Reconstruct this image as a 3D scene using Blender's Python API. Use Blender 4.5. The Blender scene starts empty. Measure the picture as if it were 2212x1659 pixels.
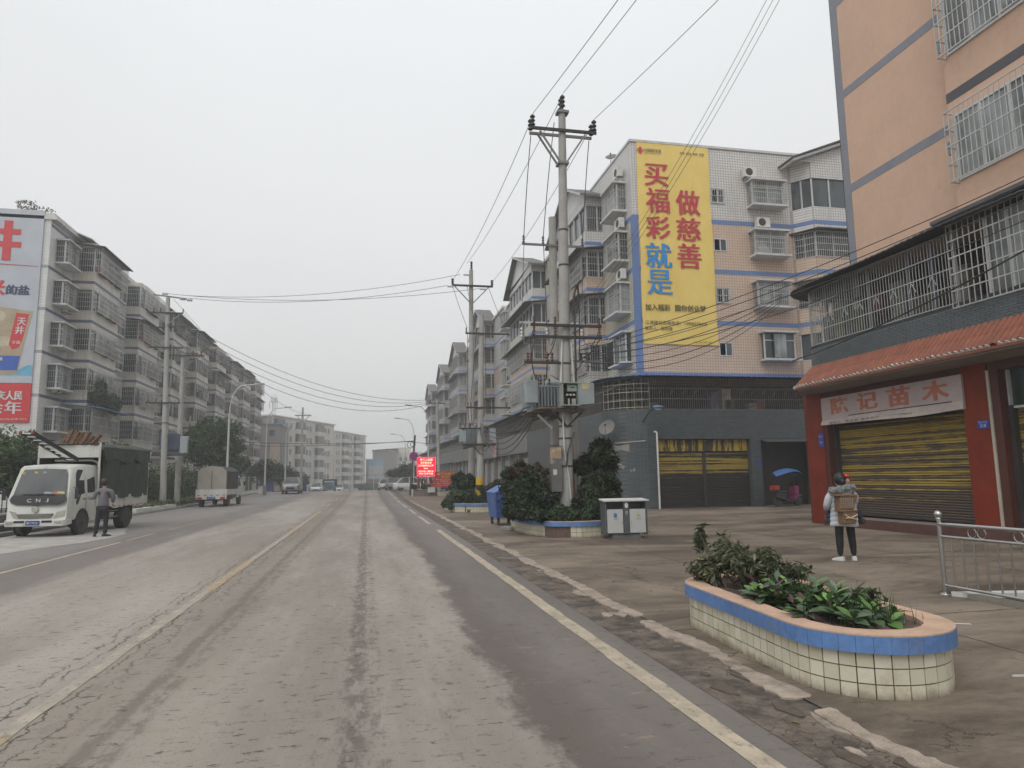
import bpy, bmesh, math, random
import numpy as np
from mathutils import Vector, Matrix, Euler

SC = bpy.context.scene
COL = SC.collection
R = math.radians
rnd = random.Random(7)

# ------------------------------------------------------------------ camera
F_PX, W_PX, H_PX = 1500.0, 2212.0, 1659.0
PITCH, YAW, ROLL = R(7.586), R(-11.833), 0.015
def _cam_dir(x, y):            # x right, y up on the sensor (already levelled)
    cp, sp = math.cos(PITCH), math.sin(PITCH)
    d = (x, cp*F_PX - sp*y, sp*F_PX + cp*y)
    c, s = math.cos(YAW), math.sin(YAW)
    return Vector((c*d[0]-s*d[1], s*d[0]+c*d[1], d[2]))
_fwd = _cam_dir(0, 0).normalized()
_r0 = (_cam_dir(1, 0)-_cam_dir(0, 0)).normalized()
_u0 = (_cam_dir(0, 1)-_cam_dir(0, 0)).normalized()
_right = (_r0*math.cos(ROLL) - _u0*math.sin(ROLL)).normalized()
_up = (_r0*math.sin(ROLL) + _u0*math.cos(ROLL)).normalized()
cam_data = bpy.data.cameras.new('camera')
cam = bpy.data.objects.new('camera', cam_data); COL.objects.link(cam)
m = Matrix((( _right.x, _up.x, -_fwd.x, 0), (_right.y, _up.y, -_fwd.y, 0), (_right.z, _up.z, -_fwd.z, 1.65), (0,0,0,1)))
cam.matrix_world = m
cam_data.sensor_width = 36.0; cam_data.lens = 36.0*F_PX/W_PX
cam_data.clip_start = 0.1; cam_data.clip_end = 3000
SC.camera = cam

# ------------------------------------------------------------------ sky, sun, exposure
world = bpy.data.worlds.new('World'); SC.world = world; world.use_nodes = True
nt = world.node_tree; nt.nodes.clear()
out = nt.nodes.new('ShaderNodeOutputWorld'); bg = nt.nodes.new('ShaderNodeBackground')
sky = nt.nodes.new('ShaderNodeTexSky'); sky.sky_type = 'NISHITA'; sky.sun_disc = False
SUN_EL, SUN_AZ = R(50), R(215)
sky.sun_elevation = SUN_EL; sky.sun_rotation = SUN_AZ; sky.air_density = 1.0; sky.dust_density = 4.0
hs = nt.nodes.new('ShaderNodeHueSaturation'); hs.inputs['Saturation'].default_value = 0.08
tc = nt.nodes.new('ShaderNodeTexCoord'); sx = nt.nodes.new('ShaderNodeSeparateXYZ')
cr = nt.nodes.new('ShaderNodeValToRGB')       # overcast cloud deck: brighter towards the zenith
cr.color_ramp.elements[0].position = 0.0; cr.color_ramp.elements[0].color = (0.80, 0.805, 0.80, 1)
cr.color_ramp.elements[1].position = 1.0; cr.color_ramp.elements[1].color = (1.16, 1.19, 1.21, 1)
e = cr.color_ramp.elements.new(0.5); e.color = (0.90, 0.92, 0.94, 1)
sc10 = nt.nodes.new('ShaderNodeVectorMath'); sc10.operation = 'SCALE'; sc10.inputs['Scale'].default_value = 10.0
cn = nt.nodes.new('ShaderNodeTexNoise'); cn.inputs['Scale'].default_value = 1.6; cn.inputs['Detail'].default_value = 3
cm = nt.nodes.new('ShaderNodeMapRange'); cm.inputs['From Min'].default_value = .3; cm.inputs['From Max'].default_value = .7
cm.inputs['To Min'].default_value = .955; cm.inputs['To Max'].default_value = 1.03
cs = nt.nodes.new('ShaderNodeVectorMath'); cs.operation = 'SCALE'
mx = nt.nodes.new('ShaderNodeMix'); mx.data_type = 'RGBA'; mx.inputs['Factor'].default_value = 0.93
L = nt.links.new
L(tc.outputs['Generated'], sx.inputs[0]); L(sx.outputs['Z'], cr.inputs['Fac'])
L(tc.outputs['Generated'], cn.inputs['Vector']); L(cn.outputs['Fac'], cm.inputs['Value'])
L(cr.outputs['Color'], cs.inputs[0]); L(cm.outputs['Result'], cs.inputs['Scale'])
L(cs.outputs[0], sc10.inputs[0])
L(sky.outputs[0], hs.inputs['Color']); L(hs.outputs[0], mx.inputs['A']); L(sc10.outputs[0], mx.inputs['B'])
L(mx.outputs['Result'], bg.inputs['Color']); bg.inputs['Strength'].default_value = 0.1
L(bg.outputs[0], out.inputs['Surface'])
sun_d = bpy.data.lights.new('sun', 'SUN'); sun_d.energy = 1.3; sun_d.angle = R(38); sun_d.color = (1, .97, .93)
sun = bpy.data.objects.new('sun', sun_d); COL.objects.link(sun)
sun.rotation_euler = (math.pi/2-SUN_EL, 0, math.pi-SUN_AZ)   # light travels towards +x +y
SC.view_settings.view_transform = 'Standard'; SC.view_settings.look = 'None'
SC.view_settings.exposure = 0.0; SC.view_settings.gamma = 1.0; SC.view_settings.use_curve_mapping = False

# ------------------------------------------------------------------ helpers
def gz(y):
    """height of the ground along the street: level, a low crest at 80 m, then falling"""
    if y < 45: return 0.0
    if y < 80:
        t = (y-45)/35; return 0.28*t*t*(3-2*t)
    t = y-80
    return max(0.28 - 0.02*t*min(1, t/25), -2.6)

class MB:
    """collects verts and faces"""
    def __init__(s): s.v = []; s.f = []; s.smooth = False; s.parts = []
    def add(s, vs, fs):
        n = len(s.v); s.parts.append((n, len(s.f))); s.v += [tuple(v) for v in vs]; s.f += [tuple(i+n for i in f) for f in fs]; return s
    def box(s, x0, x1, y0, y1, z0, z1):
        if x0 > x1: x0, x1 = x1, x0
        if y0 > y1: y0, y1 = y1, y0
        if z0 > z1: z0, z1 = z1, z0
        return s.add([(x0,y0,z0),(x1,y0,z0),(x1,y1,z0),(x0,y1,z0),(x0,y0,z1),(x1,y0,z1),(x1,y1,z1),(x0,y1,z1)],
            [(0,3,2,1),(4,5,6,7),(0,1,5,4),(1,2,6,5),(2,3,7,6),(3,0,4,7)])
    def obox(s, c, h, M):      # centre, half sizes, 3x3 matrix
        c = Vector(c); vs = []
        for z in (-1, 1):
            for x, y in ((-1,-1),(1,-1),(1,1),(-1,1)): vs.append(c + M @ Vector((x*h[0], y*h[1], z*h[2])))
        return s.add(vs, [(0,3,2,1),(4,5,6,7),(0,1,5,4),(1,2,6,5),(2,3,7,6),(3,0,4,7)])
    def bar(s, a, b, w, h=None):       # box bar from a to b
        a = Vector(a); b = Vector(b); d = b-a; l = d.length
        if l < 1e-6: return s
        h = h or w
        q = d.to_track_quat('Y', 'Z').to_matrix()
        return s.obox((a+b)/2, (w/2, l/2, h/2), q)
    def tube(s, pts, r, n=6, caps=True):
        pts = [Vector(p) for p in pts]; rs = r if isinstance(r, (list, tuple)) else [r]*len(pts)
        b = len(s.v); up = Vector((0,0,1))
        t0 = (pts[1]-pts[0]).normalized()
        a = up.cross(t0)
        if a.length < .05: a = Vector((1,0,0)).cross(t0)
        a.normalize()
        for i, p in enumerate(pts):
            t = (pts[min(i+1, len(pts)-1)]-pts[max(i-1, 0)]).normalized()
            a = (a - t*a.dot(t)); a.normalize(); c = t.cross(a)
            for k in range(n):
                th = 2*math.pi*k/n
                s.v.append(tuple(p + (a*math.cos(th)+c*math.sin(th))*rs[i]))
        for i in range(len(pts)-1):
            for k in range(n):
                s.f.append((b+i*n+k, b+i*n+(k+1)%n, b+(i+1)*n+(k+1)%n, b+(i+1)*n+k))
        if caps:
            s.f.append(tuple(b+k for k in range(n))[::-1]); s.f.append(tuple(b+(len(pts)-1)*n+k for k in range(n)))
        return s
    def lathe(s, prof, c=(0,0,0), n=16, axis='Z'):
        b = len(s.v)
        for r_, z in prof:
            for k in range(n):
                th = 2*math.pi*k/n; x, y = r_*math.cos(th), r_*math.sin(th)
                if axis == 'Z': p = (c[0]+x, c[1]+y, c[2]+z)
                elif axis == 'X': p = (c[0]+z, c[1]+x, c[2]+y)
                else: p = (c[0]+y, c[1]+z, c[2]+x)
                s.v.append(p)
        for i in range(len(prof)-1):
            for k in range(n):
                s.f.append((b+i*n+k, b+i*n+(k+1)%n, b+(i+1)*n+(k+1)%n, b+(i+1)*n+k))
        s.f.append(tuple(b+k for k in range(n))[::-1]); s.f.append(tuple(b+(len(prof)-1)*n+k for k in range(n)))
        return s
    def prism(s, poly, z0, z1, close=True):       # poly in xy, counter-clockwise
        n = len(poly); vs = [(p[0],p[1],z0) for p in poly]+[(p[0],p[1],z1) for p in poly]
        fs = [(i,(i+1)%n,(i+1)%n+n,i+n) for i in range(n)]
        if close: fs += [tuple(range(n))[::-1], tuple(range(n,2*n))]
        return s.add(vs, fs)
    def sphere(s, c, r, nu=10, nv=7, sc=(1,1,1)):
        prof = []
        b = len(s.v)
        for j in range(nv+1):
            ph = math.pi*j/nv
            for k in range(nu):
                th = 2*math.pi*k/nu
                s.v.append((c[0]+r*sc[0]*math.sin(ph)*math.cos(th), c[1]+r*sc[1]*math.sin(ph)*math.sin(th), c[2]-r*sc[2]*math.cos(ph)))
        for j in range(nv):
            for k in range(nu):
                s.f.append((b+j*nu+k, b+j*nu+(k+1)%nu, b+(j+1)*nu+(k+1)%nu, b+(j+1)*nu+k))
        return s
    def sheet(s, pts): return s.add(pts, [tuple(range(len(pts)))])

def root_loc(p):
    while p.parent: p = p.parent
    return p
def build(name, mb, mat, parent=None, world=True, smooth=False, bevel=0, split=False, **kw):
    """link the collected geometry as one mesh object; world=True means coordinates are world ones"""
    if split and len(mb.parts) > 1:      # pieces that lie apart become objects of their own
        ends = mb.parts[1:] + [(len(mb.v), len(mb.f))]
        for (v0, f0), (v1, f1) in zip(mb.parts, ends):
            q = MB(); q.add(mb.v[v0:v1], [tuple(i-v0 for i in f) for f in mb.f[f0:f1]])
            r_ = build(name, q, mat, parent, world, smooth, bevel, **kw)
        return r_
    me = bpy.data.meshes.new(name)
    vs = mb.v
    if parent is not None and world:
        l = root_loc(parent).location; vs = [(x-l.x, y-l.y, z-l.z) for x, y, z in vs]
    me.from_pydata(vs, [], mb.f); me.update()
    if mat: me.materials.append(mat)
    o = bpy.data.objects.new(name, me); COL.objects.link(o)
    if parent is not None: o.parent = parent
    if smooth or mb.smooth:
        for p in me.polygons: p.use_smooth = True
        if smooth != 'full':
            try: me.set_sharp_from_angle(angle=R(40))
            except Exception: pass
    if bevel:
        bm = o.modifiers.new('bevel', 'BEVEL'); bm.width = bevel; bm.segments = 2; bm.limit_method = 'ANGLE'
    for k, v in kw.items(): o[k] = v
    return o
def thing(name, label, cat, loc=(0,0,0), rotz=0, group=None):
    o = bpy.data.objects.new(name, None); COL.objects.link(o)
    o.location = loc; o.rotation_euler = (0,0,rotz); o.empty_display_size = .3
    o['label'] = label; o['category'] = cat
    if group: o['group'] = group
    return o
def tag(o, label, cat, group=None):
    o['label'] = label; o['category'] = cat
    if group: o['group'] = group
    return o
def dup(src, loc=None, rotz=None, scale=None, label=None, group=None):
    def cp(o, parent):
        c = o.copy(); COL.objects.link(c); c.parent = parent
        for ch in kids.get(o.name, ()): cp(ch, c)
        return c
    kids = {}
    def walk(o):
        kids[o.name] = [x for x in o.children]
        for x in o.children: walk(x)
    walk(src)
    r = cp(src, None)
    if loc is not None: r.location = loc
    if rotz is not None: r.rotation_euler = (0,0,rotz)
    if scale is not None: r.scale = scale
    if label: r['label'] = label
    if group: r['group'] = group
    return r
def inst(name, mesh, loc, parent=None, rot=(0,0,0), scale=(1,1,1), world=True, **kw):
    """one more object on a shared mesh"""
    o = bpy.data.objects.new(name, mesh); COL.objects.link(o)
    l = Vector(loc)
    if parent is not None:
        if world: l = l - root_loc(parent).location
        o.parent = parent
    o.location = l; o.rotation_euler = rot; o.scale = scale
    for k, v in kw.items(): o[k] = v
    return o
def mesh_of(mb, mat, name='piece', smooth=False):
    me = bpy.data.meshes.new(name); me.from_pydata(mb.v, [], mb.f); me.update(); me.materials.append(mat)
    if smooth:
        for p in me.polygons: p.use_smooth = True
    return me

# ------------------------------------------------------------------ materials
class NT:
    def __init__(s, name):
        s.m = bpy.data.materials.new(name); s.m.use_nodes = True
        s.t = s.m.node_tree; s.b = s.t.nodes['Principled BSDF']; s._pos = None
    def n(s, t): return s.t.nodes.new(t)
    def l(s, a, b): s.t.links.new(a, b)
    def pos(s):
        if s._pos is None:
            s._pos = s.n('ShaderNodeNewGeometry').outputs['Position']
        return s._pos
    def math(s, op, a, b=None, c=None, clamp=False):
        n = s.n('ShaderNodeMath'); n.operation = op; n.use_clamp = clamp
        for i, x in enumerate((a, b, c)):
            if x is None: continue
            if isinstance(x, (int, float)): n.inputs[i].default_value = x
            else: s.l(x, n.inputs[i])
        return n.outputs[0]
    def scale(s, v, k):
        n = s.n('ShaderNodeVectorMath'); n.operation = 'MULTIPLY'; s.l(v, n.inputs[0]); n.inputs[1].default_value = k
        return n.outputs[0]
    def noise(s, scale=1.0, detail=4, rough=.6, vec=None, k=None, dist=0):
        v = vec or s.pos()
        if k: v = s.scale(v, k)
        n = s.n('ShaderNodeTexNoise'); n.inputs['Scale'].default_value = scale; n.inputs['Detail'].default_value = detail
        n.inputs['Roughness'].default_value = rough; n.inputs['Distortion'].default_value = dist
        s.l(v, n.inputs['Vector']); return n.outputs['Fac']
    def ramp(s, x, a, b, lo=0.0, hi=1.0):
        n = s.n('ShaderNodeMapRange'); n.clamp = True; n.interpolation_type = 'SMOOTHSTEP'
        s.l(x, n.inputs['Value']) if not isinstance(x, (int, float)) else None
        n.inputs['From Min'].default_value = a; n.inputs['From Max'].default_value = b
        n.inputs['To Min'].default_value = lo; n.inputs['To Max'].default_value = hi
        return n.outputs['Result']
    def mix(s, f, a, b):
        n = s.n('ShaderNodeMix'); n.data_type = 'RGBA'
        if isinstance(f, (int, float)): n.inputs['Factor'].default_value = f
        else: s.l(f, n.inputs['Factor'])
        for key, x in (('A', a), ('B', b)):
            if isinstance(x, (tuple, list)): n.inputs[key].default_value = (*x[:3], 1)
            else: s.l(x, n.inputs[key])
        return n.outputs['Result']
    def bump(s, h, strength=.3, dist=.01):
        n = s.n('ShaderNodeBump'); n.inputs['Strength'].default_value = strength; n.inputs['Distance'].default_value = dist
        s.l(h, n.inputs['Height']); s.l(n.outputs[0], s.b.inputs['Normal'])
    def done(s, col, rough=.8, metal=0, spec=None):
        if isinstance(col, (tuple, list)): s.b.inputs['Base Color'].default_value = (*col[:3], 1)
        else: s.l(col, s.b.inputs['Base Color'])
        if isinstance(rough, (int, float)): s.b.inputs['Roughness'].default_value = rough
        else: s.l(rough, s.b.inputs['Roughness'])
        s.b.inputs['Metallic'].default_value = metal
        if spec is not None: s.b.inputs['Specular IOR Level'].default_value = spec
        return s.m
def dk(c, k): return tuple(x*k for x in c)

def mat(name, col, rough=.75, var=.22, scale=1.5, metal=0, bump=0, bscale=60, dirt=0, dirtcol=(.09,.075,.06), streak=False, spec=None):
    """paint, plaster, metal: base colour with broad and fine variation, and dirt or run-off streaks"""
    T = NT(name)
    a = T.noise(scale, 5, .65); f = T.noise(scale*14, 3, .6)
    k = T.math('ADD', T.math('MULTIPLY', a, .65), T.math('MULTIPLY', f, .35))
    c = T.mix(T.ramp(k, .3, .7), dk(col, 1-var), dk(col, 1+var*.6))
    if dirt:
        d = T.noise(2.2, 6, .7, k=(1, 1, .22) if streak else None)
        c = T.mix(T.math('MULTIPLY', T.ramp(d, .48, .75), dirt), c, dirtcol)
    if bump: T.bump(T.noise(bscale, 3, .6), bump, .01)
    return T.done(c, rough, metal, spec)

def tile_mat(name, col, col2=None, tw=.12, th=.12, mortar=.012, mcol=(.16,.15,.14), offset=0, rough=.45, dirt=.3, bump=.4, streak=True):
    T = NT(name)
    sp = T.n('ShaderNodeSeparateXYZ'); T.l(T.pos(), sp.inputs[0])
    cb = T.n('ShaderNodeCombineXYZ'); T.l(T.math('ADD', sp.outputs['X'], sp.outputs['Y']), cb.inputs['X']); T.l(sp.outputs['Z'], cb.inputs['Y'])
    br = T.n('ShaderNodeTexBrick'); T.l(cb.outputs[0], br.inputs['Vector'])
    br.offset = offset; br.squash = 1
    br.inputs['Scale'].default_value = 1; br.inputs['Brick Width'].default_value = tw; br.inputs['Row Height'].default_value = th
    br.inputs['Mortar Size'].default_value = mortar; br.inputs['Mortar Smooth'].default_value = .1
    col2 = col2 or dk(col, .9)
    br.inputs['Color1'].default_value = (*col, 1); br.inputs['Color2'].default_value = (*col2, 1); br.inputs['Mortar'].default_value = (*mcol, 1)
    c = br.outputs['Color']
    a = T.noise(.7, 5, .65)
    c = T.mix(T.ramp(a, .35, .7, 0, .3), c, dk(col, .6))
    if dirt:
        d = T.noise(1.6, 6, .7, k=(1, 1, .16) if streak else None)
        c = T.mix(T.math('MULTIPLY', T.ramp(d, .5, .78), dirt), c, (.10,.09,.075))
    if bump: T.bump(T.math('MULTIPLY', br.outputs['Fac'], -1.0), bump, .004)
    return T.done(c, rough)

def glass_mat(name, col=(.045,.055,.06), rough=.08, var=.5):
    T = NT(name)
    a = T.noise(1.1, 3, .5, k=(1,1,.4)); c = T.mix(T.ramp(a, .4, .62), dk(col, 1-var), dk(col, 1+var))
    return T.done(c, rough, 0, .6)

def leaf_mat(name, c1, c2, c3=None, rough=.45, trans=.25):
    T = NT(name)
    g = T.n('ShaderNodeNewGeometry'); ri = g.outputs['Random Per Island']
    c = T.mix(T.ramp(ri, 0, 1), c1, c2)
    if c3: c = T.mix(T.ramp(ri, .88, .95), c, c3)
    c = T.mix(T.ramp(T.noise(2.5, 3), .4, .65, 0, .6), c, dk(c1, .8))
    T.b.inputs['Transmission Weight'].default_value = 0
    m_ = T.done(c, rough, 0, .35)
    tr = T.n('ShaderNodeBsdfTranslucent'); mx_ = T.n('ShaderNodeMixShader'); mx_.inputs[0].default_value = trans
    T.l(c, tr.inputs['Color'])
    o = T.t.nodes['Material Output']; T.l(T.b.outputs[0], mx_.inputs[1]); T.l(tr.outputs[0], mx_.inputs[2]); T.l(mx_.outputs[0], o.inputs['Surface'])
    return m_
def emit_mat(name, col, strength):
    T = NT(name); T.b.inputs['Emission Color'].default_value = (*col, 1); T.b.inputs['Emission Strength'].default_value = strength
    return T.done(dk(col, .3), .4)

# ------------------------------------------------------------------ text as flat print
def text_mb(s, size, bold=0.0, wide=0, spacing=1.0):
    """glyph outlines as a flat mesh in the xy plane, centred; wide thickens upright strokes only"""
    cu = bpy.data.curves.new('lettering', 'FONT'); cu.body = s; cu.size = 1.0; cu.offset = bold
    cu.align_x = 'CENTER'; cu.align_y = 'CENTER'; cu.space_character = spacing; cu.resolution_u = 3
    o = bpy.data.objects.new('lettering', cu)
    COL.objects.link(o)
    dg = bpy.context.evaluated_depsgraph_get(); dg.update()
    me = bpy.data.meshes.new_from_object(o.evaluated_get(dg))
    vs = [v.co.copy() for v in me.vertices]; fs = [tuple(p.vertices) for p in me.polygons]
    bpy.data.objects.remove(o); bpy.data.curves.remove(cu); bpy.data.meshes.remove(me)
    mb = MB()
    if not vs: return mb
    x0 = min(v.x for v in vs); x1 = max(v.x for v in vs); y0 = min(v.y for v in vs); y1 = max(v.y for v in vs)
    cx, cy = (x0+x1)/2, (y0+y1)/2
    shifts = [0] if not wide else [-wide, -wide*.5, 0, wide*.5, wide]
    for i, dx in enumerate(shifts):
        mb.add([((v.x-cx+dx)*size, (v.y-cy)*size, i*.0008) for v in vs], fs)
    mb.w = (x1-x0)*size; mb.h = (y1-y0)*size
    return mb
def place_text(s, c, U, N, w=None, h=None, bold=.0, wide=0, tilt=0):
    """text fitted to w x h metres, centred at c, running along U on a surface with outward normal N"""
    mb = text_mb(s, 1.0, bold, wide)
    if not mb.v: return mb
    U = Vector(U).normalized(); N = Vector(N).normalized(); V = N.cross(U)
    if V.z < 0: V = -V
    kx = w/mb.w if w else None; ky = h/mb.h if h else None
    kx = kx or ky; ky = ky or kx
    c = Vector(c); out_ = MB()
    ct, st = math.cos(tilt), math.sin(tilt)
    out_.add([c + U*((x*kx)*ct-(y*ky)*st) + V*((x*kx)*st+(y*ky)*ct) + N*z for x, y, z in mb.v], mb.f)
    return out_

# ------------------------------------------------------------------ facade frame
class Face:
    """facade coordinates: u along the wall, n outwards, z up"""
    def __init__(s, o, U, N): s.o = Vector(o); s.U = Vector(U); s.N = Vector(N)
    def p(s, u, n, z): q = s.o + s.U*u + s.N*n; return (q.x, q.y, q.z+z)
    def box(s, mb, u0, u1, n0, n1, z0, z1):
        vs = [s.p(u,n,z) for z in (z0,z1) for u,n in ((u0,n0),(u1,n0),(u1,n1),(u0,n1))]
        return mb.add(vs, [(0,3,2,1),(4,5,6,7),(0,1,5,4),(1,2,6,5),(2,3,7,6),(3,0,4,7)])
    def prism(s, mb, poly, z0, z1):
        n = len(poly); vs = [s.p(u,q,z0) for u,q in poly]+[s.p(u,q,z1) for u,q in poly]
        return mb.add(vs, [(i,(i+1)%n,(i+1)%n+n,i+n) for i in range(n)]+[tuple(range(n))[::-1], tuple(range(n,2*n))])
def grille_path(mb, F, path, z0, z1, step=.13, rails=4, w=.018, rw=.026, thin_from=None):
    """window bars along a path of (u, n) points: uprights and rails"""
    segs = []; 
    for a, b in zip(path[:-1], path[1:]):
        L_ = math.hypot(b[0]-a[0], b[1]-a[1]); n = max(1, round(L_/step))
        for i in range(n):
            t = i/n; u = a[0]+(b[0]-a[0])*t; q = a[1]+(b[1]-a[1])*t
            mb.bar(F.p(u,q,z0), F.p(u,q,z1), w)
        for k in range(rails):
            z = z0 + (z1-z0)*k/(rails-1)
            mb.bar(F.p(a[0],a[1],z), F.p(b[0],b[1],z), rw)
    mb.bar(F.p(path[-1][0],path[-1][1],z0), F.p(path[-1][0],path[-1][1],z1), w*1.4)
    return mb

def foliage(name, blobs, n, size, mt, parent, seed=1, up=.3, long=1.6, world=True, core=.55, **kw):
    """leaf faces spread through ellipsoid clumps: (cx,cy,cz,rx,ry,rz,weight)"""
    g = np.random.default_rng(seed)
    ws = np.array([b[6] if len(b) > 6 else b[3]*b[4]*b[5] for b in blobs], float); ws /= ws.sum()
    idx = g.choice(len(blobs), n, p=ws)
    B = np.array([b[:6] for b in blobs], float)[idx]
    d = g.normal(size=(n,3)); d /= np.linalg.norm(d, axis=1)[:,None]
    r = core + (1-core)*g.random(n)**.7; r *= 1+g.normal(size=n)*.07
    P = B[:,:3] + d*r[:,None]*B[:,3:6]
    nr = d + g.normal(size=(n,3))*.6 + np.array([0,0,up]); nr /= np.linalg.norm(nr, axis=1)[:,None]
    t = g.normal(size=(n,3)); t -= nr*(t*nr).sum(1)[:,None]; t /= np.linalg.norm(t, axis=1)[:,None]
    b_ = np.cross(nr, t)
    s = size*(.6+.8*g.random(n))[:,None]
    v0 = P - t*s*long*.5; v1 = P + b_*s*.32 + nr*s*.08; v2 = P + t*s*long*.5 - nr*s*.12; v3 = P - b_*s*.32 + nr*s*.08
    V = np.stack([v0,v1,v2,v3], 1).reshape(-1,3)
    if parent is not None and world:
        l = root_loc(parent).location; V = V - np.array([l.x,l.y,l.z])
    me = bpy.data.meshes.new(name); nf = n
    me.vertices.add(nf*4); me.vertices.foreach_set('co', V.ravel())
    me.loops.add(nf*4); me.loops.foreach_set('vertex_index', np.arange(nf*4, dtype=np.int32))
    me.polygons.add(nf); me.polygons.foreach_set('loop_start', np.arange(0, nf*4, 4, dtype=np.int32)); 
    me.update(calc_edges=True); me.validate()
    me.materials.append(mt)
    o = bpy.data.objects.new(name, me); COL.objects.link(o)
    if parent is not None: o.parent = parent
    for k, v in kw.items(): o[k] = v
    return o

# shared materials
M = {}
M['white_paint'] = mat('white_paint', (.62,.63,.62), .5, .12, dirt=.25)
M['alu'] = mat('window_aluminium', (.55,.56,.56), .45, .12, dirt=.2)
M['steel'] = mat('stainless_steel', (.46,.455,.44), .33, .12, metal=1)
M['bars'] = mat('grille_steel', (.52,.52,.50), .4, .2, metal=.5, dirt=.3)
M['bars_dark'] = mat('rusty_grille', (.20,.18,.16), .6, .35, dirt=.4, dirtcol=(.10,.05,.03))
M['glass'] = glass_mat('window_glass')
M['glass_curtain'] = glass_mat('curtained_glass', (.22,.24,.24), .12, .45)
M['glass_green'] = glass_mat('green_glass', (.035,.06,.05), .12, .4)
M['black'] = mat('black_plastic', (.02,.02,.022), .5, .2)
M['dark_iron'] = mat('dark_iron', (.035,.032,.03), .6, .3)
M['iron'] = mat('galvanised_iron', (.22,.22,.215), .5, .25, metal=.4, dirt=.4, dirtcol=(.12,.06,.03))
M['concrete_pole'] = mat('pole_concrete', (.36,.355,.335), .85, .18, 2.0, bump=.3, bscale=40, dirt=.35, streak=True)
M['rubber'] = mat('tyre_rubber', (.045,.042,.04), .85, .3, 5, dirt=.7, dirtcol=(.17,.15,.12))
M['ac'] = mat('air_conditioner_white', (.62,.62,.58), .5, .1, dirt=.3)
M['dark'] = mat('painted_shade', (.03,.03,.03), .9, .3)  # near-black colour stands in for the shade of interiors and gaps
M['tin'] = mat('dark_tin_roof', (.075,.08,.085), .6, .3, dirt=.4)
M['blue_tin'] = mat('blue_tin_roof', (.10,.17,.34), .5, .2, dirt=.3)
M['slab'] = mat('white_slab', (.56,.56,.54), .7, .15, dirt=.4)
M['wood'] = mat('raw_wood', (.30,.15,.06), .8, .4, 5, dirt=.3)
M['soil'] = mat('soil', (.055,.04,.03), .95, .4, 12, bump=1, bscale=40)
M['porcelain'] = mat('brown_porcelain', (.10,.04,.03), .3, .2)
M['porcelain_white'] = mat('white_porcelain', (.55,.55,.55), .3, .1)
M['cable'] = mat('black_cable', (.03,.03,.032), .5, .2)
M['wire'] = mat('bare_wire', (.16,.165,.17), .5, .1, metal=.3)
# ------------------------------------------------------------------ ground, road, pavements
def strip(x0, x1, y0, y1, dz, step=3.0, xs=None):
    mb = MB(); ys = []; y = y0
    while y < y1-1e-6: ys.append(y); y += step
    ys.append(y1)
    xs = xs or [x0, x1]
    for y in ys:
        for x in xs: mb.v.append((x, y, gz(y)+dz))
    n = len(xs)
    for i in range(len(ys)-1):
        for k in range(n-1): mb.f.append((i*n+k, i*n+k+1, (i+1)*n+k+1, (i+1)*n+k))
    return mb
def ground_mat(name, col, var=.2, **k): return mat(name, col, .95, var, **k)

T = NT('earth')
T.done(T.mix(T.ramp(T.noise(.3, 6), .4, .65), (.13,.115,.09), (.19,.17,.14)), .95)
gb = strip(-320, 320, -60, 400, -.06, 6.0, [-320,-120,-60,-30,30,60,120,320])
build('ground', gb, T.m, kind='structure')

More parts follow.
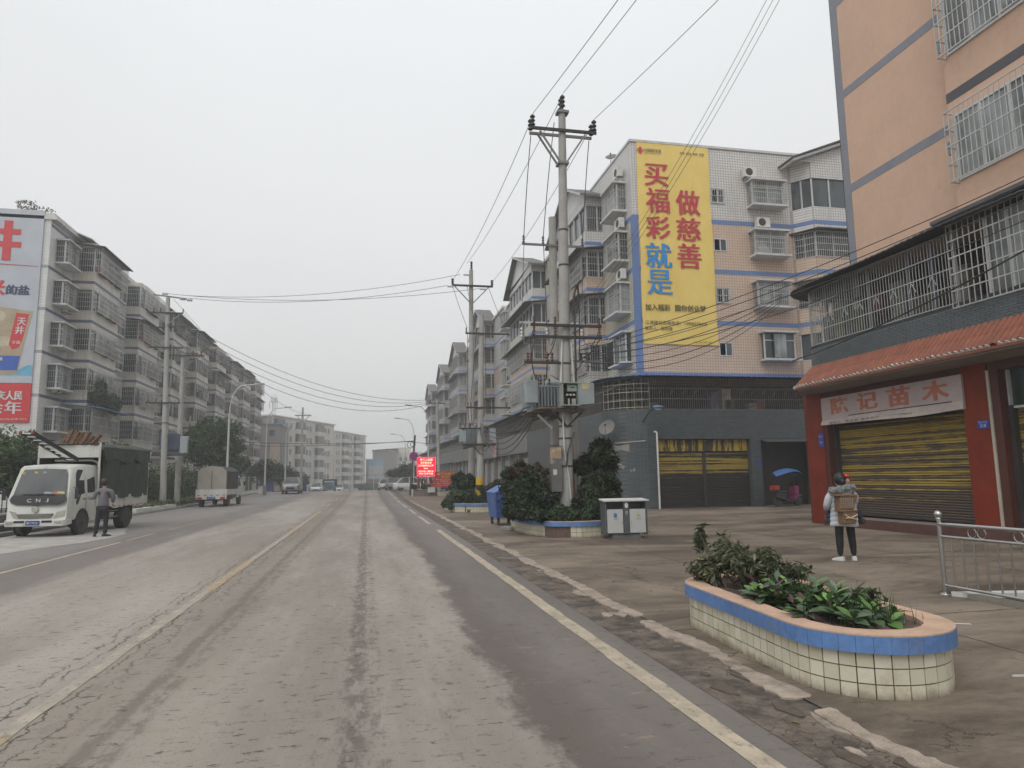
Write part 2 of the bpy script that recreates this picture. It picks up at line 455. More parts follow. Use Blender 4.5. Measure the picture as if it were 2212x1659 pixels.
def road_material():
    T = NT('worn_asphalt')
    sp = T.n('ShaderNodeSeparateXYZ'); T.l(T.pos(), sp.inputs[0]); X, Y = sp.outputs['X'], sp.outputs['Y']
    edge = T.math('MULTIPLY', T.math('SUBTRACT', T.noise(1.3, 7, .75, k=(1,.35,1)), .5), 1.1)
    fine = T.math('MULTIPLY', T.math('SUBTRACT', T.noise(9, 4, .7), .5), .28)
    xe = T.math('ADD', X, T.math('ADD', edge, fine))
    inL = T.ramp(xe, -5.55, -5.2); inR = T.ramp(xe, 1.02, 1.22, 1, 0)
    dust = T.math('MULTIPLY', inL, inR)
    # base asphalt
    gr = T.noise(220, 2, .6); gr2 = T.noise(60, 3, .7, k=(1,.4,1))
    asp = T.mix(T.ramp(T.noise(.5, 6, .7, k=(1,.25,1)), .35, .7), (.112,.097,.088), (.172,.150,.137))
    asp = T.mix(T.ramp(gr, .35, .75, 0, .5), asp, (.26,.235,.21))
    # brown wet strip next to the dust on the right, and grey by the left
    nearR = T.math('MULTIPLY', T.ramp(xe, .9, 1.2), T.ramp(xe, 1.3, 1.75, 1, 0))
    asp = T.mix(T.math('MULTIPLY', nearR, .55), asp, (.085,.066,.053))
    left = T.ramp(T.math('ADD', X, T.math('MULTIPLY', edge, 1.5)), -6.6, -7.4)
    asp = T.mix(T.math('MULTIPLY', left, .4), asp, (.26,.25,.24))
    # fine dust film
    d1 = T.mix(T.ramp(T.noise(.35, 6, .7, k=(1,.2,1)), .38, .64), (.225,.202,.175), (.345,.318,.283))
    warm = T.ramp(T.noise(.8, 4, .6, k=(1,.15,1)), .45, .7, 0, .6)
    d1 = T.mix(warm, d1, (.285,.248,.208))
    d1 = T.mix(T.ramp(gr, .55, .8, 0, .35), d1, (.42,.39,.35)); d1 = T.mix(T.ramp(gr2, .55, .70, 0, .65), d1, (.165,.145,.125)); d1 = T.mix(T.ramp(T.noise(26, 4, .75, k=(1,.3,1)), .56, .70, 0, .45), d1, (.17,.15,.13))
    c = T.mix(dust, asp, d1)
    def track(x0, w, amp=.1, thr=.45, sc=.4, strength=.8, y0=None, y1=None):
        wob = T.math('MULTIPLY', T.math('SUBTRACT', T.noise(sc*2, 3, .6, k=(.2,.7,1)), .5), amp*2)
        dx = T.math('ABSOLUTE', T.math('SUBTRACT', T.math('ADD', X, T.math('ADD', wob, T.math('MULTIPLY', fine, .35))), x0))
        a = T.ramp(dx, w*.35, w, 1, 0)
        brk = T.ramp(T.noise(sc*3, 6, .78, k=(3,1,1)), thr-.06, thr+.08)
        r = T.math('MULTIPLY', T.math('MULTIPLY', a, brk), strength)
        if y0 is not None: r = T.math('MULTIPLY', r, T.ramp(Y, y0, y1))
        return r
    dark = (.115,.10,.087)
    for args in ((-.06, .12, .10, .46, 1.1, .75), (-.02, .26, .12, .58, 2.2, .55), (.10, .07, .05, .54, .9, .7), (.57, .06, .06, .57, 1.2, .7),
                 (-1.68, .09, .05, .42, .6, .7), (-1.52, .10, .06, .50, .8, .65), (-1.9, .5, .1, .56, .7, .40),
                 (-.28, .30, .1, .60, 1.4, .6), (-3.9, .25, .2, .66, .8, .35)):
        c = T.mix(T.math('MULTIPLY', track(*args), dust), c, dark)
    # browner dirt zone beside the yellow line, and darker band in the distance
    c = T.mix(T.math('MULTIPLY', track(-1.95, .75, .2, .3, .3, .45), dust), c, (.185,.152,.122))
    # speckle near the camera
    sp_ = T.math('MULTIPLY', T.ramp(T.noise(28, 3, .7, k=(1,.35,1)), .63, .72), T.ramp(T.noise(1.2, 4), .45, .62))
    c = T.mix(T.math('MULTIPLY', sp_, .7), c, (.12,.105,.09))
    # cracks either side of the yellow line
    def crack(x0, amp, sc, w=.012):
        wob = T.math('MULTIPLY', T.math('SUBTRACT', T.noise(sc, 7, .72, k=(.6,1,1)), .5), amp)
        dx = T.math('ABSOLUTE', T.math('SUBTRACT', T.math('ADD', X, wob), x0))
        return T.math('MULTIPLY', T.ramp(dx, w*.4, w*1.4, 1, 0), T.ramp(T.noise(.7, 3), .38, .46))
    for a in ((-2.5, .45, 1.6), (-2.22, .4, 1.9), (-2.62, .55, 1.1, .008), (-2.05, .5, 2.3, .008)):
        c = T.mix(T.math('MULTIPLY', crack(*a), .8), c, (.055,.040,.029)); c = T.mix(T.ramp(T.noise(9, 6, .8, k=(.6,1.2,1)), .56, .66, 0, .5), c, (.085,.062,.045)); c = T.mix(T.ramp(T.noise(3.3, 7, .8, k=(.5,1.4,1)), .60, .70, 0, .55), c, (.28,.215,.155))
    # far away the traffic polishes a darker band
    T.bump(T.math('ADD', T.math('MULTIPLY', gr, .6), gr2), .35, .006)
    rough = T.ramp(dust, 0, 1, .62, .9)
    return T.done(c, rough, 0, .35)
xs = [-11.2, -5, 0, 2.95]
build('road', strip(0, 0, -12, 300, 0, 2.5, xs), road_material(), kind='structure')

# painted lines: worn, each a sheet 4 mm above the road
def line_mat(name, col, wear):
    T = NT(name)
    w = T.ramp(T.noise(14, 6, .8, k=(1,.6,1)), wear-.08, wear+.06)
    c = T.mix(T.ramp(T.noise(3, 5), .35, .7), dk(col, .72), col)
    return T.done(T.mix(w, (.20,.18,.155), c), .8)
lm_w = line_mat('worn_edge_line', (.47,.40,.30), .43); lm_y = line_mat('worn_yellow_line', (.44,.33,.20), .46); lm_f = line_mat('faded_line', (.40,.355,.29), .44)
def ragged(x0, x1, y0, y1, dz, jit=.02, step=.35):
    mb = MB(); y = y0; rows = []
    while y < y1: rows.append(y); y += step*(1+y*.02)
    rows.append(y1)
    for y in rows:
        mb.v += [(x0+rnd.uniform(-jit,jit), y, gz(y)+dz), (x1+rnd.uniform(-jit,jit), y, gz(y)+dz)]
    for i in range(len(rows)-1): mb.f.append((2*i, 2*i+1, 2*i+3, 2*i+2))
    return mb
build('edge_line', ragged(2.17, 2.33, -6, 22.5, .004, .012), lm_w, kind='structure')
y = 25.5
while y < 78:
    build('edge_line', ragged(2.17, 2.31, y, y+5.2, .004, .01, 1.0), lm_w, kind='structure'); y += 7.3
for a, b in ((3.5, 5.45), (11.5, 15.6), (22.2, 26.6), (33.2, 38), (44, 48.5), (56, 60), (67, 71)):
    build('centre_line', ragged(-2.40, -2.26, a, b, .004, .012), lm_y, kind='structure')
build('centre_line_faded', ragged(-2.39, -2.27, 5.45, 11.5, .004, .01), lm_f, kind='structure')
build('centre_line_faded', ragged(-2.39, -2.27, 15.6, 22.2, .004, .01), lm_f, kind='structure')
build('centre_line_faded', ragged(-2.39, -2.27, 26.6, 33.2, .004, .01), lm_f, kind='structure')
for a, b in ((2, 21.5), (22, 24.6), (26.2, 31.6), (32.4, 36), (46, 50), (56, 60)):
    build('lane_line', ragged(-6.72, -6.62, a, b, .004, .01, .8), lm_y if a > 20 else lm_w, kind='structure')

# pale dust apron on the left shoulder
T = NT('dust_apron'); T.done(T.mix(T.ramp(T.noise(2, 6), .35, .7), (.30,.28,.255), (.39,.375,.35)), .9)
ap = MB(); pts = []
outline = [(-11.1,10),(-8.0,12.5),(-7.3,15.5),(-7.9,17.2),(-8.6,18.6),(-7.9,21),(-7.5,24),(-8.2,27.5),(-9.5,28),(-11.1,26.5)]
for i, (x, y) in enumerate(outline):
    nx, ny = outline[(i+1) % len(outline)]
    for k in range(4):
        t = k/4; pts.append((x+(nx-x)*t+rnd.uniform(-.12,.12)*(x > -11), y+(ny-y)*t+rnd.uniform(-.15,.15), .004))
build('dust_patch', ap.sheet(pts), T.m, kind='structure')

# broken asphalt margin and pale kerb along the right pavement
T = NT('broken_margin')
v = T.n('ShaderNodeTexVoronoi'); v.feature = 'DISTANCE_TO_EDGE'; v.inputs['Scale'].default_value = 3.4
nv = T.n('ShaderNodeVectorMath'); nv.operation = 'ADD'; nn = T.n('ShaderNodeTexNoise'); nn.inputs['Scale'].default_value = 3; nn.inputs['Detail'].default_value = 5
T.l(T.pos(), nn.inputs['Vector']); T.l(T.pos(), nv.inputs[0]); T.l(T.scale(nn.outputs['Color'], (1.1,1.1,0)), nv.inputs[1]); T.l(nv.outputs[0], v.inputs['Vector'])
base = T.mix(T.ramp(T.noise(2.2, 7, .75), .36, .66), (.050,.038,.030), (.185,.150,.118))
base = T.mix(T.ramp(T.noise(70, 4, .75), .5, .66, 0, .55), base, (.045,.035,.028)); base = T.mix(T.ramp(T.noise(5, 5, .7), .6, .68, 0, .7), base, (.24,.20,.165))
ck = T.ramp(v.outputs['Distance'], .0, .022, 1, 0); ck = T.math('MULTIPLY', ck, T.ramp(T.noise(1.1, 3), .54, .62))
T.bump(T.math('SUBTRACT', T.noise(12, 5, .7), T.math('MULTIPLY', ck, 1.5)), .8, .02)
T.done(T.mix(T.math('MULTIPLY', ck, .8), base, (.03,.025,.022)), .85)
build('road_margin', strip(0, 0, -12, 90, .003, 1.0, [2.55, 2.75, 2.95, 3.3]), T.m, kind='structure')

def pavement_material():
    T = NT('dirty_concrete')
    a = T.noise(.30, 9, .74, k=(.75,1.5,1), dist=.8); b = T.noise(1.1, 8, .78, k=(.45,1.5,1))
    c = T.mix(T.ramp(a, .33, .66), (.066,.050,.036), (.250,.202,.155))
    c = T.mix(T.ramp(b, .5, .72, 0, .55), c, (.060,.043,.030))
    c = T.mix(T.ramp(T.noise(.6, 5, .6, k=(1.4,.4,1)), .58, .72, 0, .35), c, (.28,.21,.15))
    c = T.mix(T.ramp(T.noise(120, 2), .5, .8, 0, .35), c, (.24,.18,.13))
    c = T.mix(T.ramp(T.noise(40, 3, .7), .62, .75, 0, .4), c, (.055,.040,.029)); c = T.mix(T.ramp(T.noise(9, 6, .8, k=(.6,1.2,1)), .56, .66, 0, .5), c, (.085,.062,.045)); c = T.mix(T.ramp(T.noise(3.3, 7, .8, k=(.5,1.4,1)), .60, .70, 0, .55), c, (.28,.215,.155))
    sp = T.n('ShaderNodeSeparateXYZ'); T.l(T.pos(), sp.inputs[0])
    for ax, off, per in (('Y', .7, 5.2), ('X', 1.1, 4.6)):       # slab joints
        q = T.math('ADD', sp.outputs[ax], T.math('MULTIPLY', T.math('SUBTRACT', T.noise(2.5, 5), .5), .12))
        q = T.math('ABSOLUTE', T.math('SUBTRACT', T.math('FRACT', T.math('DIVIDE', T.math('ADD', q, off+per*20), per)), .5))
        c = T.mix(T.math('MULTIPLY', T.ramp(q, .001, .0055, 1, 0), .9), c, (.04,.03,.024))
    vv = T.n('ShaderNodeTexVoronoi'); vv.feature = 'DISTANCE_TO_EDGE'; vv.inputs['Scale'].default_value = .42
    n2 = T.n('ShaderNodeTexNoise'); n2.inputs['Scale'].default_value = 1.8; n2.inputs['Detail'].default_value = 7; n2.inputs['Roughness'].default_value = .7; T.l(T.pos(), n2.inputs['Vector'])
    av = T.n('ShaderNodeVectorMath'); av.operation = 'ADD'; T.l(T.pos(), av.inputs[0]); T.l(T.scale(n2.outputs['Color'], (.9,.9,0)), av.inputs[1]); T.l(av.outputs[0], vv.inputs['Vector'])
    crk = T.math('MULTIPLY', T.ramp(vv.outputs['Distance'], .001, .0065, 1, 0), T.ramp(T.noise(.5, 3), .47, .53)); c = T.mix(T.math('MULTIPLY', crk, .85), c, (.035,.027,.021))
    T.bump(T.math('ADD', T.noise(90, 3), T.math('MULTIPLY', a, 2)), .3, .006)
    return T.done(c, T.ramp(a, .3, .6, .55, .85), 0, .4)
build('pavement_right', strip(0, 0, -12, 95, .014, 2.0, [3.14, 6, 10, 16, 22, 40]), pavement_material(), kind='structure')

# the pale broken kerb strip: irregular slabs that follow one another
kt = mat('broken_kerb_concrete', (.34,.28,.225), .9, .4, 5, bump=.6, bscale=30, dirt=.8, dirtcol=(.12,.09,.07))
y = 2.6; i = 0
while y < 60:
    ln = rnd.uniform(.7, 1.9)*(1 + y*.03); gap = rnd.choice([.005, .01, .02, .25 if rnd.random() < .35 else .02])
    n = max(10, int(ln/.06)); top = []; bot = []
    for k in range(n+1):
        yy = y+ln*k/n; xa = 3.12+.02*math.sin(yy*1.3)+.02*math.sin(yy*4.1+1); w1 = .10+.03*math.sin(yy*2.9)+rnd.uniform(-.02,.02); w2 = .09+.03*math.sin(yy*3.7+2)+rnd.uniform(-.02,.02)
        if k in (0, n): w1 *= .6; w2 *= .6
        top.append((xa-w1, yy+rnd.uniform(-.02,.02))); bot.append((xa+w2, yy+rnd.uniform(-.02,.02)))
    poly = bot + top[::-1]
    z = gz(y); mb = MB().prism(poly, z-.01, z+.0175+rnd.uniform(-.001,.001))
    build('kerb_slab', mb, kt, kind='structure')
    y += ln + gap; i += 1

# loose broken fragments in the crumbling margin
fr_m = [kt, mat('dark_fragment', (.10,.078,.06), .95, .4, 8, bump=.6, bscale=60), mat('brown_fragment', (.15,.115,.088), .95, .4, 8, bump=.6, bscale=60)]
for k in range(70):
    y = 3.2+rnd.random()**1.6*22; x = rnd.uniform(2.72, 3.2); s = rnd.uniform(.03,.15)*(1.4 if x > 2.95 else 1); m_ = rnd.randint(5,8); a0 = rnd.random()*6
    poly = [(x+s*.55*rnd.uniform(.6,1.2)*math.cos(a0+6.283*i/m_), y+s*1.3*rnd.uniform(.6,1.2)*math.sin(a0+6.283*i/m_)) for i in range(m_)]
    q = MB().prism(poly, .0, rnd.uniform(.006,.015)); cx_ = sum(p[0] for p in poly)/m_
    build('kerb_fragment', q, fr_m[rnd.randrange(3)], kind='structure')
# left: kerb, raised platform with white nosing, verge
kl = mat('left_paving', (.30,.29,.27), .9, .2, dirt=.4)
build('pavement_left', strip(0, 0, 40, 300, .12, 4.0, [-24, -17, -11.2]), kl, kind='structure')
kb = MB()
y = 8
while y < 128:
    kb.add([(-11.2,y,gz(y)-.02),(-11.2,y+3,gz(y+3)-.02),(-11.2,y+3,gz(y+3)+.13),(-11.2,y,gz(y)+.13),
            (-11.35,y,gz(y)-.02),(-11.35,y+3,gz(y+3)-.02),(-11.35,y+3,gz(y+3)+.13),(-11.35,y,gz(y)+.13)],
           [(0,1,2,3),(5,4,7,6),(3,2,6,7),(0,3,7,4),(1,5,6,2)]); y += 3
build('kerb_left', kb, mat('kerb_stone', (.34,.33,.31), .85, .2, dirt=.4), kind='structure')
pl = MB().box(-24, -11.6, 8, 33.5, -.05, .30); pl.box(-24, -12.6, 8, 34, .3, .55)
build('platform_left', pl, mat('platform_concrete', (.17,.16,.15), .9, .2), kind='structure')
ns = MB().box(-11.95, -11.58, 8, 33.52, .301, .36); ns.box(-12.9, -12.58, 8, 34.02, .551, .61)
build('platform_nosing', ns, M['slab'], kind='structure')
for k, (x0, x1, z0, z1) in enumerate(((-13.6, -11.3, .12, .30), (-14.2, -11.9, .30, .46))):
    build('entrance_step', MB().box(x0, x1, 38.5+k*.3, 46-k*.8, z0-.1, z1), M['slab'], kind='structure')
build('verge', strip(0, 0, 34, 66, .14, 2.0, [-20, -14, -11.4]), mat('verge_earth', (.10,.085,.06), .95, .3, dirt=.3, dirtcol=(.04,.05,.02)), kind='structure')
# ------------------------------------------------------------------ the pink building with the shops, right
M['pink'] = mat('pink_render', (.61,.405,.295), .85, .10, .5, bump=.15, bscale=120, dirt=.12, dirtcol=(.30,.20,.15), streak=True)
M['lilac'] = mat('grey_lilac_paint', (.225,.235,.27), .8, .12)
M['greyband'] = mat('dark_grey_band', (.085,.085,.10), .8, .12)
M['redpaint'] = mat('brick_red_paint', (.19,.026,.009), .6, .3, 1.2, dirt=.45, dirtcol=(.10,.035,.022), streak=True, spec=.25)
M['darkred'] = mat('dark_red_paint', (.075,.018,.012), .6, .25)
M['greytile'] = mat('grey_glazed_tile', (.105,.125,.135), .38, .25, 3, dirt=.25)
M['grout'] = mat('grey_grout', (.05,.055,.06), .9, .2)
M['rooftile'] = mat('orange_roof_tile', (.27,.085,.045), .65, .3, 2.5, bump=.3, bscale=50, dirt=.5, dirtcol=(.10,.05,.035))
M['tile_end'] = mat('white_tile_end', (.62,.60,.56), .6, .15, 6, dirt=.35)

def shutter_mat(name, zwear, base=(.38,.275,.06), worn=(.095,.072,.056), cut=.5):
    T = NT(name)
    sp = T.n('ShaderNodeSeparateXYZ'); T.l(T.pos(), sp.inputs[0]); Z = sp.outputs['Z']
    rows = T.noise(1, 2, .5, k=(.07,.07,9)); fine = T.noise(1, 5, .7, k=(.55,.55,46)); blot = T.noise(1.7, 4, .7, k=(1,1,2.5))
    s_ = T.math('ADD', T.math('MULTIPLY', rows, .52), T.math('MULTIPLY', fine, .34)); s_ = T.math('ADD', s_, T.math('MULTIPLY', blot, .20))
    up = T.ramp(Z, zwear[0], zwear[1], -.10, .035)
    s_ = T.math('ADD', s_, up)
    y = T.ramp(s_, cut-.012, cut+.035)
    c = T.mix(y, worn, base)
    c = T.mix(T.ramp(T.noise(4, 5, .8, k=(.6,.6,5)), .55, .75, 0, .5), c, dk(base, .45))
    return T.done(c, .55, .15, .4)
M['shutter'] = shutter_mat('worn_yellow_shutter', (.3, 1.6), cut=.545)
M['shutter_far'] = shutter_mat('worn_yellow_garage', (1.35, 1.7), base=(.36,.27,.05), worn=(.030,.026,.024), cut=.535)
M['shutter_dark'] = mat('dark_shutter', (.035,.03,.026), .6, .3)

S = Face((14.2,0,0), (0,1,0), (-1,0,0))           # street side of the shop row: u = y, n = 14.2 - x
T0 = thing('apartment_building', 'pink rendered apartment block on the right with orange tiled awning over its shops', 'building', (18, 12, 0))
mb = MB().box(14.8, 26, 1.5, 18.5, 7.75, 26.5); build('wall', mb, M['pink'], T0)
mb = MB(); S.box(mb, 1.5, 13.92, -.6, -.12, 7.9, 26.5); build('bay', mb, M['pink'], T0)
mb = MB()
for z in (10.35, 13.5, 16.65, 19.8, 22.95): mb.box(14.792, 14.81, 13.9, 18.20, z, z+.26); mb.box(14.8, 20, 18.502, 18.512, z, z+.26)
build('paint_band', mb, M['lilac'], T0, split=True)
mb = MB().box(14.79, 14.81, 18.20, 18.52, 7, 26.5).box(14.79, 15.1, 18.5, 18.52, 7, 26.5); build('corner_trim', mb, M['lilac'], T0)
mb = MB()
for z in (10.86, 14.05, 17.2, 20.3): S.box(mb, 1.5, 13.93, -.121, -.108, z, z+.25)
build('paint_band', mb, M['greyband'], T0, split=True)
mb = MB().tube([(14.55,14.06,7.6),(14.55,14.06,26)], .055, 8)
for z in (9.6, 12.4, 15.3): mb.box(14.44,14.66,13.98,14.16,z,z+.35)
build('drain_pipe', mb, M['lilac'], T0, smooth=True)

def bar_window(F, parent, u0, u1, z0, z1, out=.0, glass='glass', nm=2, frame='alu', grille='bars', step=.13, rails=4, slab=False, cage=None, world=True):
    """recessed frame and panes, and if cage a projecting grille; n=0 is the wall face"""
    fr = MB(); t = .055
    F.box(fr, u0, u1, out-.05, out+.03, z0, z0+t); F.box(fr, u0, u1, out-.05, out+.03, z1-t, z1)
    F.box(fr, u0, u0+t, out-.049, out+.029, z0+t, z1-t); F.box(fr, u1-t, u1, out-.049, out+.029, z0+t, z1-t)
    for k in range(1, nm):
        u = u0+(u1-u0)*k/nm; F.box(fr, u-.03, u+.03, out-.048, out+.028, z0+t, z1-t)
    w = build('window', fr, M[frame], parent)
    for k in range(nm):
        a = u0+(u1-u0)*k/nm+.03; b = u0+(u1-u0)*(k+1)/nm-.03
        pn = MB(); F.box(pn, a, b, out-.03, out+.002*(k % 2), z0+t, z1-t); build('pane', pn, M[glass], w)
    if cage is not None:
        g = MB()
        if cage <= .06: grille_path(g, F, [(u0-.02,out+cage),(u1+.02,out+cage)], z0-.02, z1+.02, step, rails)
        else: grille_path(g, F, [(u0-.06,out),(u0-.06,out+cage),(u1+.06,out+cage),(u1+.06,out)], z0-.05, z1+.05, step, rails)
        build('grille', g, M[grille], w)
    if slab:
        s_ = MB(); F.box(s_, u0-.12, u1+.12, 0, out+(cage or 0)+.08, z0-.17, z0-.07); F.box(s_, u0-.1, u1+.1, 0, out+(cage or 0)+.05, z1+.06, z1+.13)
        build('slab', s_, M['slab'], w)
    return w
for z0, z1 in ((8.75,10.45),(12.05,13.75),(15.2,16.9)):
    for a, b in ((9.2, 13.75), (4.2, 8.8)):
        bar_window(Face((14.32,0,0),(0,1,0),(-1,0,0)), T0, a, b, z0, z1, .012, 'glass_curtain', 6, cage=.26, step=.14, rails=5)

# first-floor enclosure with the rounded end
def arc(cu, cn, r, a0, a1, n): return [(cu+r*math.sin(a0+(a1-a0)*k/n), cn+r*math.cos(a0+(a1-a0)*k/n)) for k in range(n+1)]
run = [(1.5,.3),(19.2,.3)] + arc(19.2,-.7,1.0,0,math.pi/2,7)[1:] + [(20.2,-8)]
def ring(F, path, t, z0, z1):         # wall of thickness t inside the path
    mb = MB(); n = len(path); inner = []
    for i, (u, q) in enumerate(path):
        a = path[max(i-1,0)]; b = path[min(i+1,n-1)]; d = (b[0]-a[0], b[1]-a[1]); l = math.hypot(*d)
        nx, ny = d[1]/l, -d[0]/l
        inner.append((u+nx*t*(1), q+ny*t*(1)))
    vs = [F.p(u,q,z) for z in (z0,z1) for (u,q) in path] + [F.p(u,q,z) for z in (z0,z1) for (u,q) in inner]
    fs = []
    for i in range(n-1):
        fs += [(i,i+1,n+i+1,n+i),(2*n+i,3*n+i,3*n+i+1,2*n+i+1),(n+i,n+i+1,3*n+i+1,3*n+i),(i,2*n+i,2*n+i+1,i+1)]
    return mb.add(vs, fs)
build('parapet', ring(S, run, .22, 4.8, 5.6), M['grout'], T0)
def brick_skin(F, path, z0, z1, bw, bh, gap, depth, jitter=.002, seed=3, skip=None):
    """one thin box per glazed strip tile, following the path"""
    mb = MB(); r_ = random.Random(seed); rows = int((z1-z0)/bh)
    L_ = [0]
    for a, b in zip(path[:-1], path[1:]): L_.append(L_[-1]+math.hypot(b[0]-a[0], b[1]-a[1]))
    def at(s_):
        for i in range(len(path)-1):
            if s_ <= L_[i+1] or i == len(path)-2:
                t = (s_-L_[i])/(L_[i+1]-L_[i]); a, b = path[i], path[i+1]
                d = (b[0]-a[0], b[1]-a[1]); l = math.hypot(*d)
                return (a[0]+d[0]*t, a[1]+d[1]*t), (-d[1]/l, d[0]/l)
    for k in range(rows):
        s_ = -(k % 2)*bw/2
        while s_ < L_[-1]:
            a = max(s_, 0)+gap/2; b = min(s_+bw, L_[-1])-gap/2; s_ += bw
            if b-a < .03: continue
            (p0, n0), (p1, n1) = at(a), at(b)
            za = z0+k*bh+gap/2; zb = z0+(k+1)*bh-gap/2
            if skip and skip(p0, za): continue
            d = depth + r_.uniform(-jitter, jitter)
            q = [(p0[0],p0[1]),(p1[0],p1[1]),(p1[0]+n1[0]*d,p1[1]+n1[1]*d),(p0[0]+n0[0]*d,p0[1]+n0[1]*d)]
            vs = [F.p(u,n_,z) for z in (za,zb) for u,n_ in q]
            mb.add(vs, [(1,0,4,5),(2,1,5,6),(3,2,6,7),(0,3,7,4),(4,7,6,5),(0,1,2,3)])
    return mb
build('wall_tile', brick_skin(S, [(6,.3)]+run[1:-1]+[(20.2,-3)], 4.86, 5.58, .24, .062, .012, .012), M['greytile'], T0, kind='stuff')
build('parapet_cap', ring(S, [(u, n+.01) for u, n in run], .25, 5.6, 5.64), M['grout'], T0)
g = MB(); grille_path(g, S, [(13.85,.26)]+[(19.2,.26)]+arc(19.2,-.7,.96,0,math.pi/2,5)[1:]+[(20.16,-3)], 5.66, 7.42, .108, 5, .016, .022)
for k in range(9): z = 6.4; u = 14.4+k*.66; g.bar(S.p(u,.28,z-.15), S.p(u+.12,.28,z+.1), .02); g.bar(S.p(u+.24,.28,z-.15), S.p(u+.12,.28,z+.1), .02)
build('grille', g, M['bars'], T0)
g = MB(); grille_path(g, S, [(13.82,.30),(13.82,.42),(5,.42)], 5.5, 7.55, .16, 6, .018, .026); build('grille', g, M['bars'], T0)
mb = MB(); [S.box(mb, u, u+.07, .16, .24, 5.66, 7.45) for u in (13.83, 12.9, 12.3, 11.2, 10.1, 9, 8)]; build('window_frame', mb, M['alu'], T0, split=True)
mb = MB(); S.box(mb, 6, 12.95, .12, .18, 5.66, 7.5); build('curtained_glazing', mb, M['glass_curtain'], T0)
mb = MB(); S.box(mb, 6, 19, -2.2, -1.5, 5.0, 7.7); mb.box(14.9,22,18.2,18.5,5,7.74); build('inner_wall', mb, M['dark'], T0)  # dark panels: the shade inside the enclosure is put into their colour
mb = MB()
for k, u in enumerate((14.6, 15.4, 16.9, 17.9, 18.8)): S.box(mb, u, u+.06, .1, .16, 5.6, 7.4)
build('post', mb, mat('blue_grey_post', (.16,.19,.24), .5), T0, split=True)
# clutter seen through the bars
for u, w, z, h, c in ((14.2,.5,5.7,1.1,(.25,.22,.2)),(15.2,.9,5.7,.7,(.12,.10,.08)),(16.3,.6,5.7,1.3,(.19,.20,.19)),(17.2,.5,6.3,.6,(.14,.04,.04)),(18.0,.7,5.7,.9,(.10,.13,.07)),(18.9,.5,5.7,1.3,(.20,.22,.14)),(19.5,.4,5.7,1.0,(.23,.24,.2))):
    mb = MB(); S.box(mb, u, u+w, -.9, -.5, z, z+h); build('stored_goods', mb, mat('stored_goods', c, .9, .5, 6), T0)
# dark sheet roof over the enclosure, ragged corrugated edge
rf = MB(); path = [(1.5,.75),(19.3,.75)] + arc(19.3,-.7,1.45,0,math.pi/2,7)[1:] + [(20.75,-6)]
inner = [(1.5,-.9),(17.4,-.9)] + [(17.4+.4*k/7,-.9-.3*k/7) for k in range(1,8)] + [(17.8,-6)]
sub = []; 
for (a, b), (c, d) in zip(zip(path[:-1], path[1:]), zip(inner[:-1], inner[1:])):
    l = math.hypot(b[0]-a[0], b[1]-a[1]); n = max(1, int(l/.11))
    for k in range(n):
        t = k/n; sub.append(((a[0]+(b[0]-a[0])*t, a[1]+(b[1]-a[1])*t), (c[0]+(d[0]-c[0])*t, c[1]+(d[1]-c[1])*t)))
for i, (o_, i_) in enumerate(sub):
    z = 7.50+.018*(i % 2)+.02*math.sin(i*.13)
    rf.v += [S.p(o_[0], o_[1]+rnd.uniform(-.01,.01), z), S.p(i_[0], i_[1], z+.42), S.p(o_[0], o_[1], z-.03), S.p(i_[0], i_[1], z+.39)]
for i in range(len(sub)-1):
    b = 4*i; rf.f += [(b,b+4,b+5,b+1),(b+2,b+3,b+7,b+6),(b,b+2,b+6,b+4)]
build('tin_roof', rf, M['tin'], T0)
mb = MB(); S.box(mb, 1.5, 13.9, .1, .78, 7.57, 7.66); build('roof_beam', mb, M['tin'], T0)

# tiled awning: every pan tile and white tile end a piece of its own
def awning_at(s_):      # s along the run; returns top point, edge point (u,n), edge-dir
    if s_ <= 19.2: return (s_, .3), (s_, .86), (1, 0)
    a = (s_-19.2)/1.55
    if a <= math.pi/2: return (19.2+math.sin(a), -.7+math.cos(a)), (19.2+1.56*math.sin(a), -.7+1.56*math.cos(a)), (math.cos(a), -math.sin(a))
    q = s_-19.2-1.55*math.pi/2
    return (20.2, -.7-q), (20.76, -.7-q), (0, -1)
tz0, tz1 = 4.34, 4.93
tm = MB(); n = 6         # a barrel tile: unit length along -y, width 1 in x
for yy in (0, 1):
    for k in range(n+1):
        a = math.pi*k/n; tm.v.append((-.5*math.cos(a), yy, .42*math.sin(a)))
for yy in (0, 1):
    for k in range(n+1):
        a = math.pi*k/n; tm.v.append((-.38*math.cos(a), yy, .30*math.sin(a)))
for k in range(n): tm.f += [(k,k+1,n+2+k,n+1+k),(2*n+2+k,3*n+3+k,3*n+4+k,2*n+3+k),(k,2*n+2+k,2*n+3+k,k+1)]
tile_me = mesh_of(tm, M['rooftile'], 'tile', True)
em = MB(); em.add([(-.5,0,-.25),(.5,0,-.25),(.5,0,0),(.28,0,.26),(0,0,.40),(-.28,0,.26),(-.5,0,0)]+[(-.5,.25,-.25),(.5,.25,-.25),(.5,.25,0),(.28,.25,.26),(0,.25,.40),(-.28,.25,.26),(-.5,.25,0)],
    [(0,1,2,3,4,5,6),(13,12,11,10,9,8,7)]+[(i,7+i,7+(i+1)%7,(i+1)%7) for i in range(7)])
end_me = mesh_of(em, M['tile_end'], 'tile_end')
bedm = MB(); s_ = 6.0; prev = None; i = 0; nt_ = 0
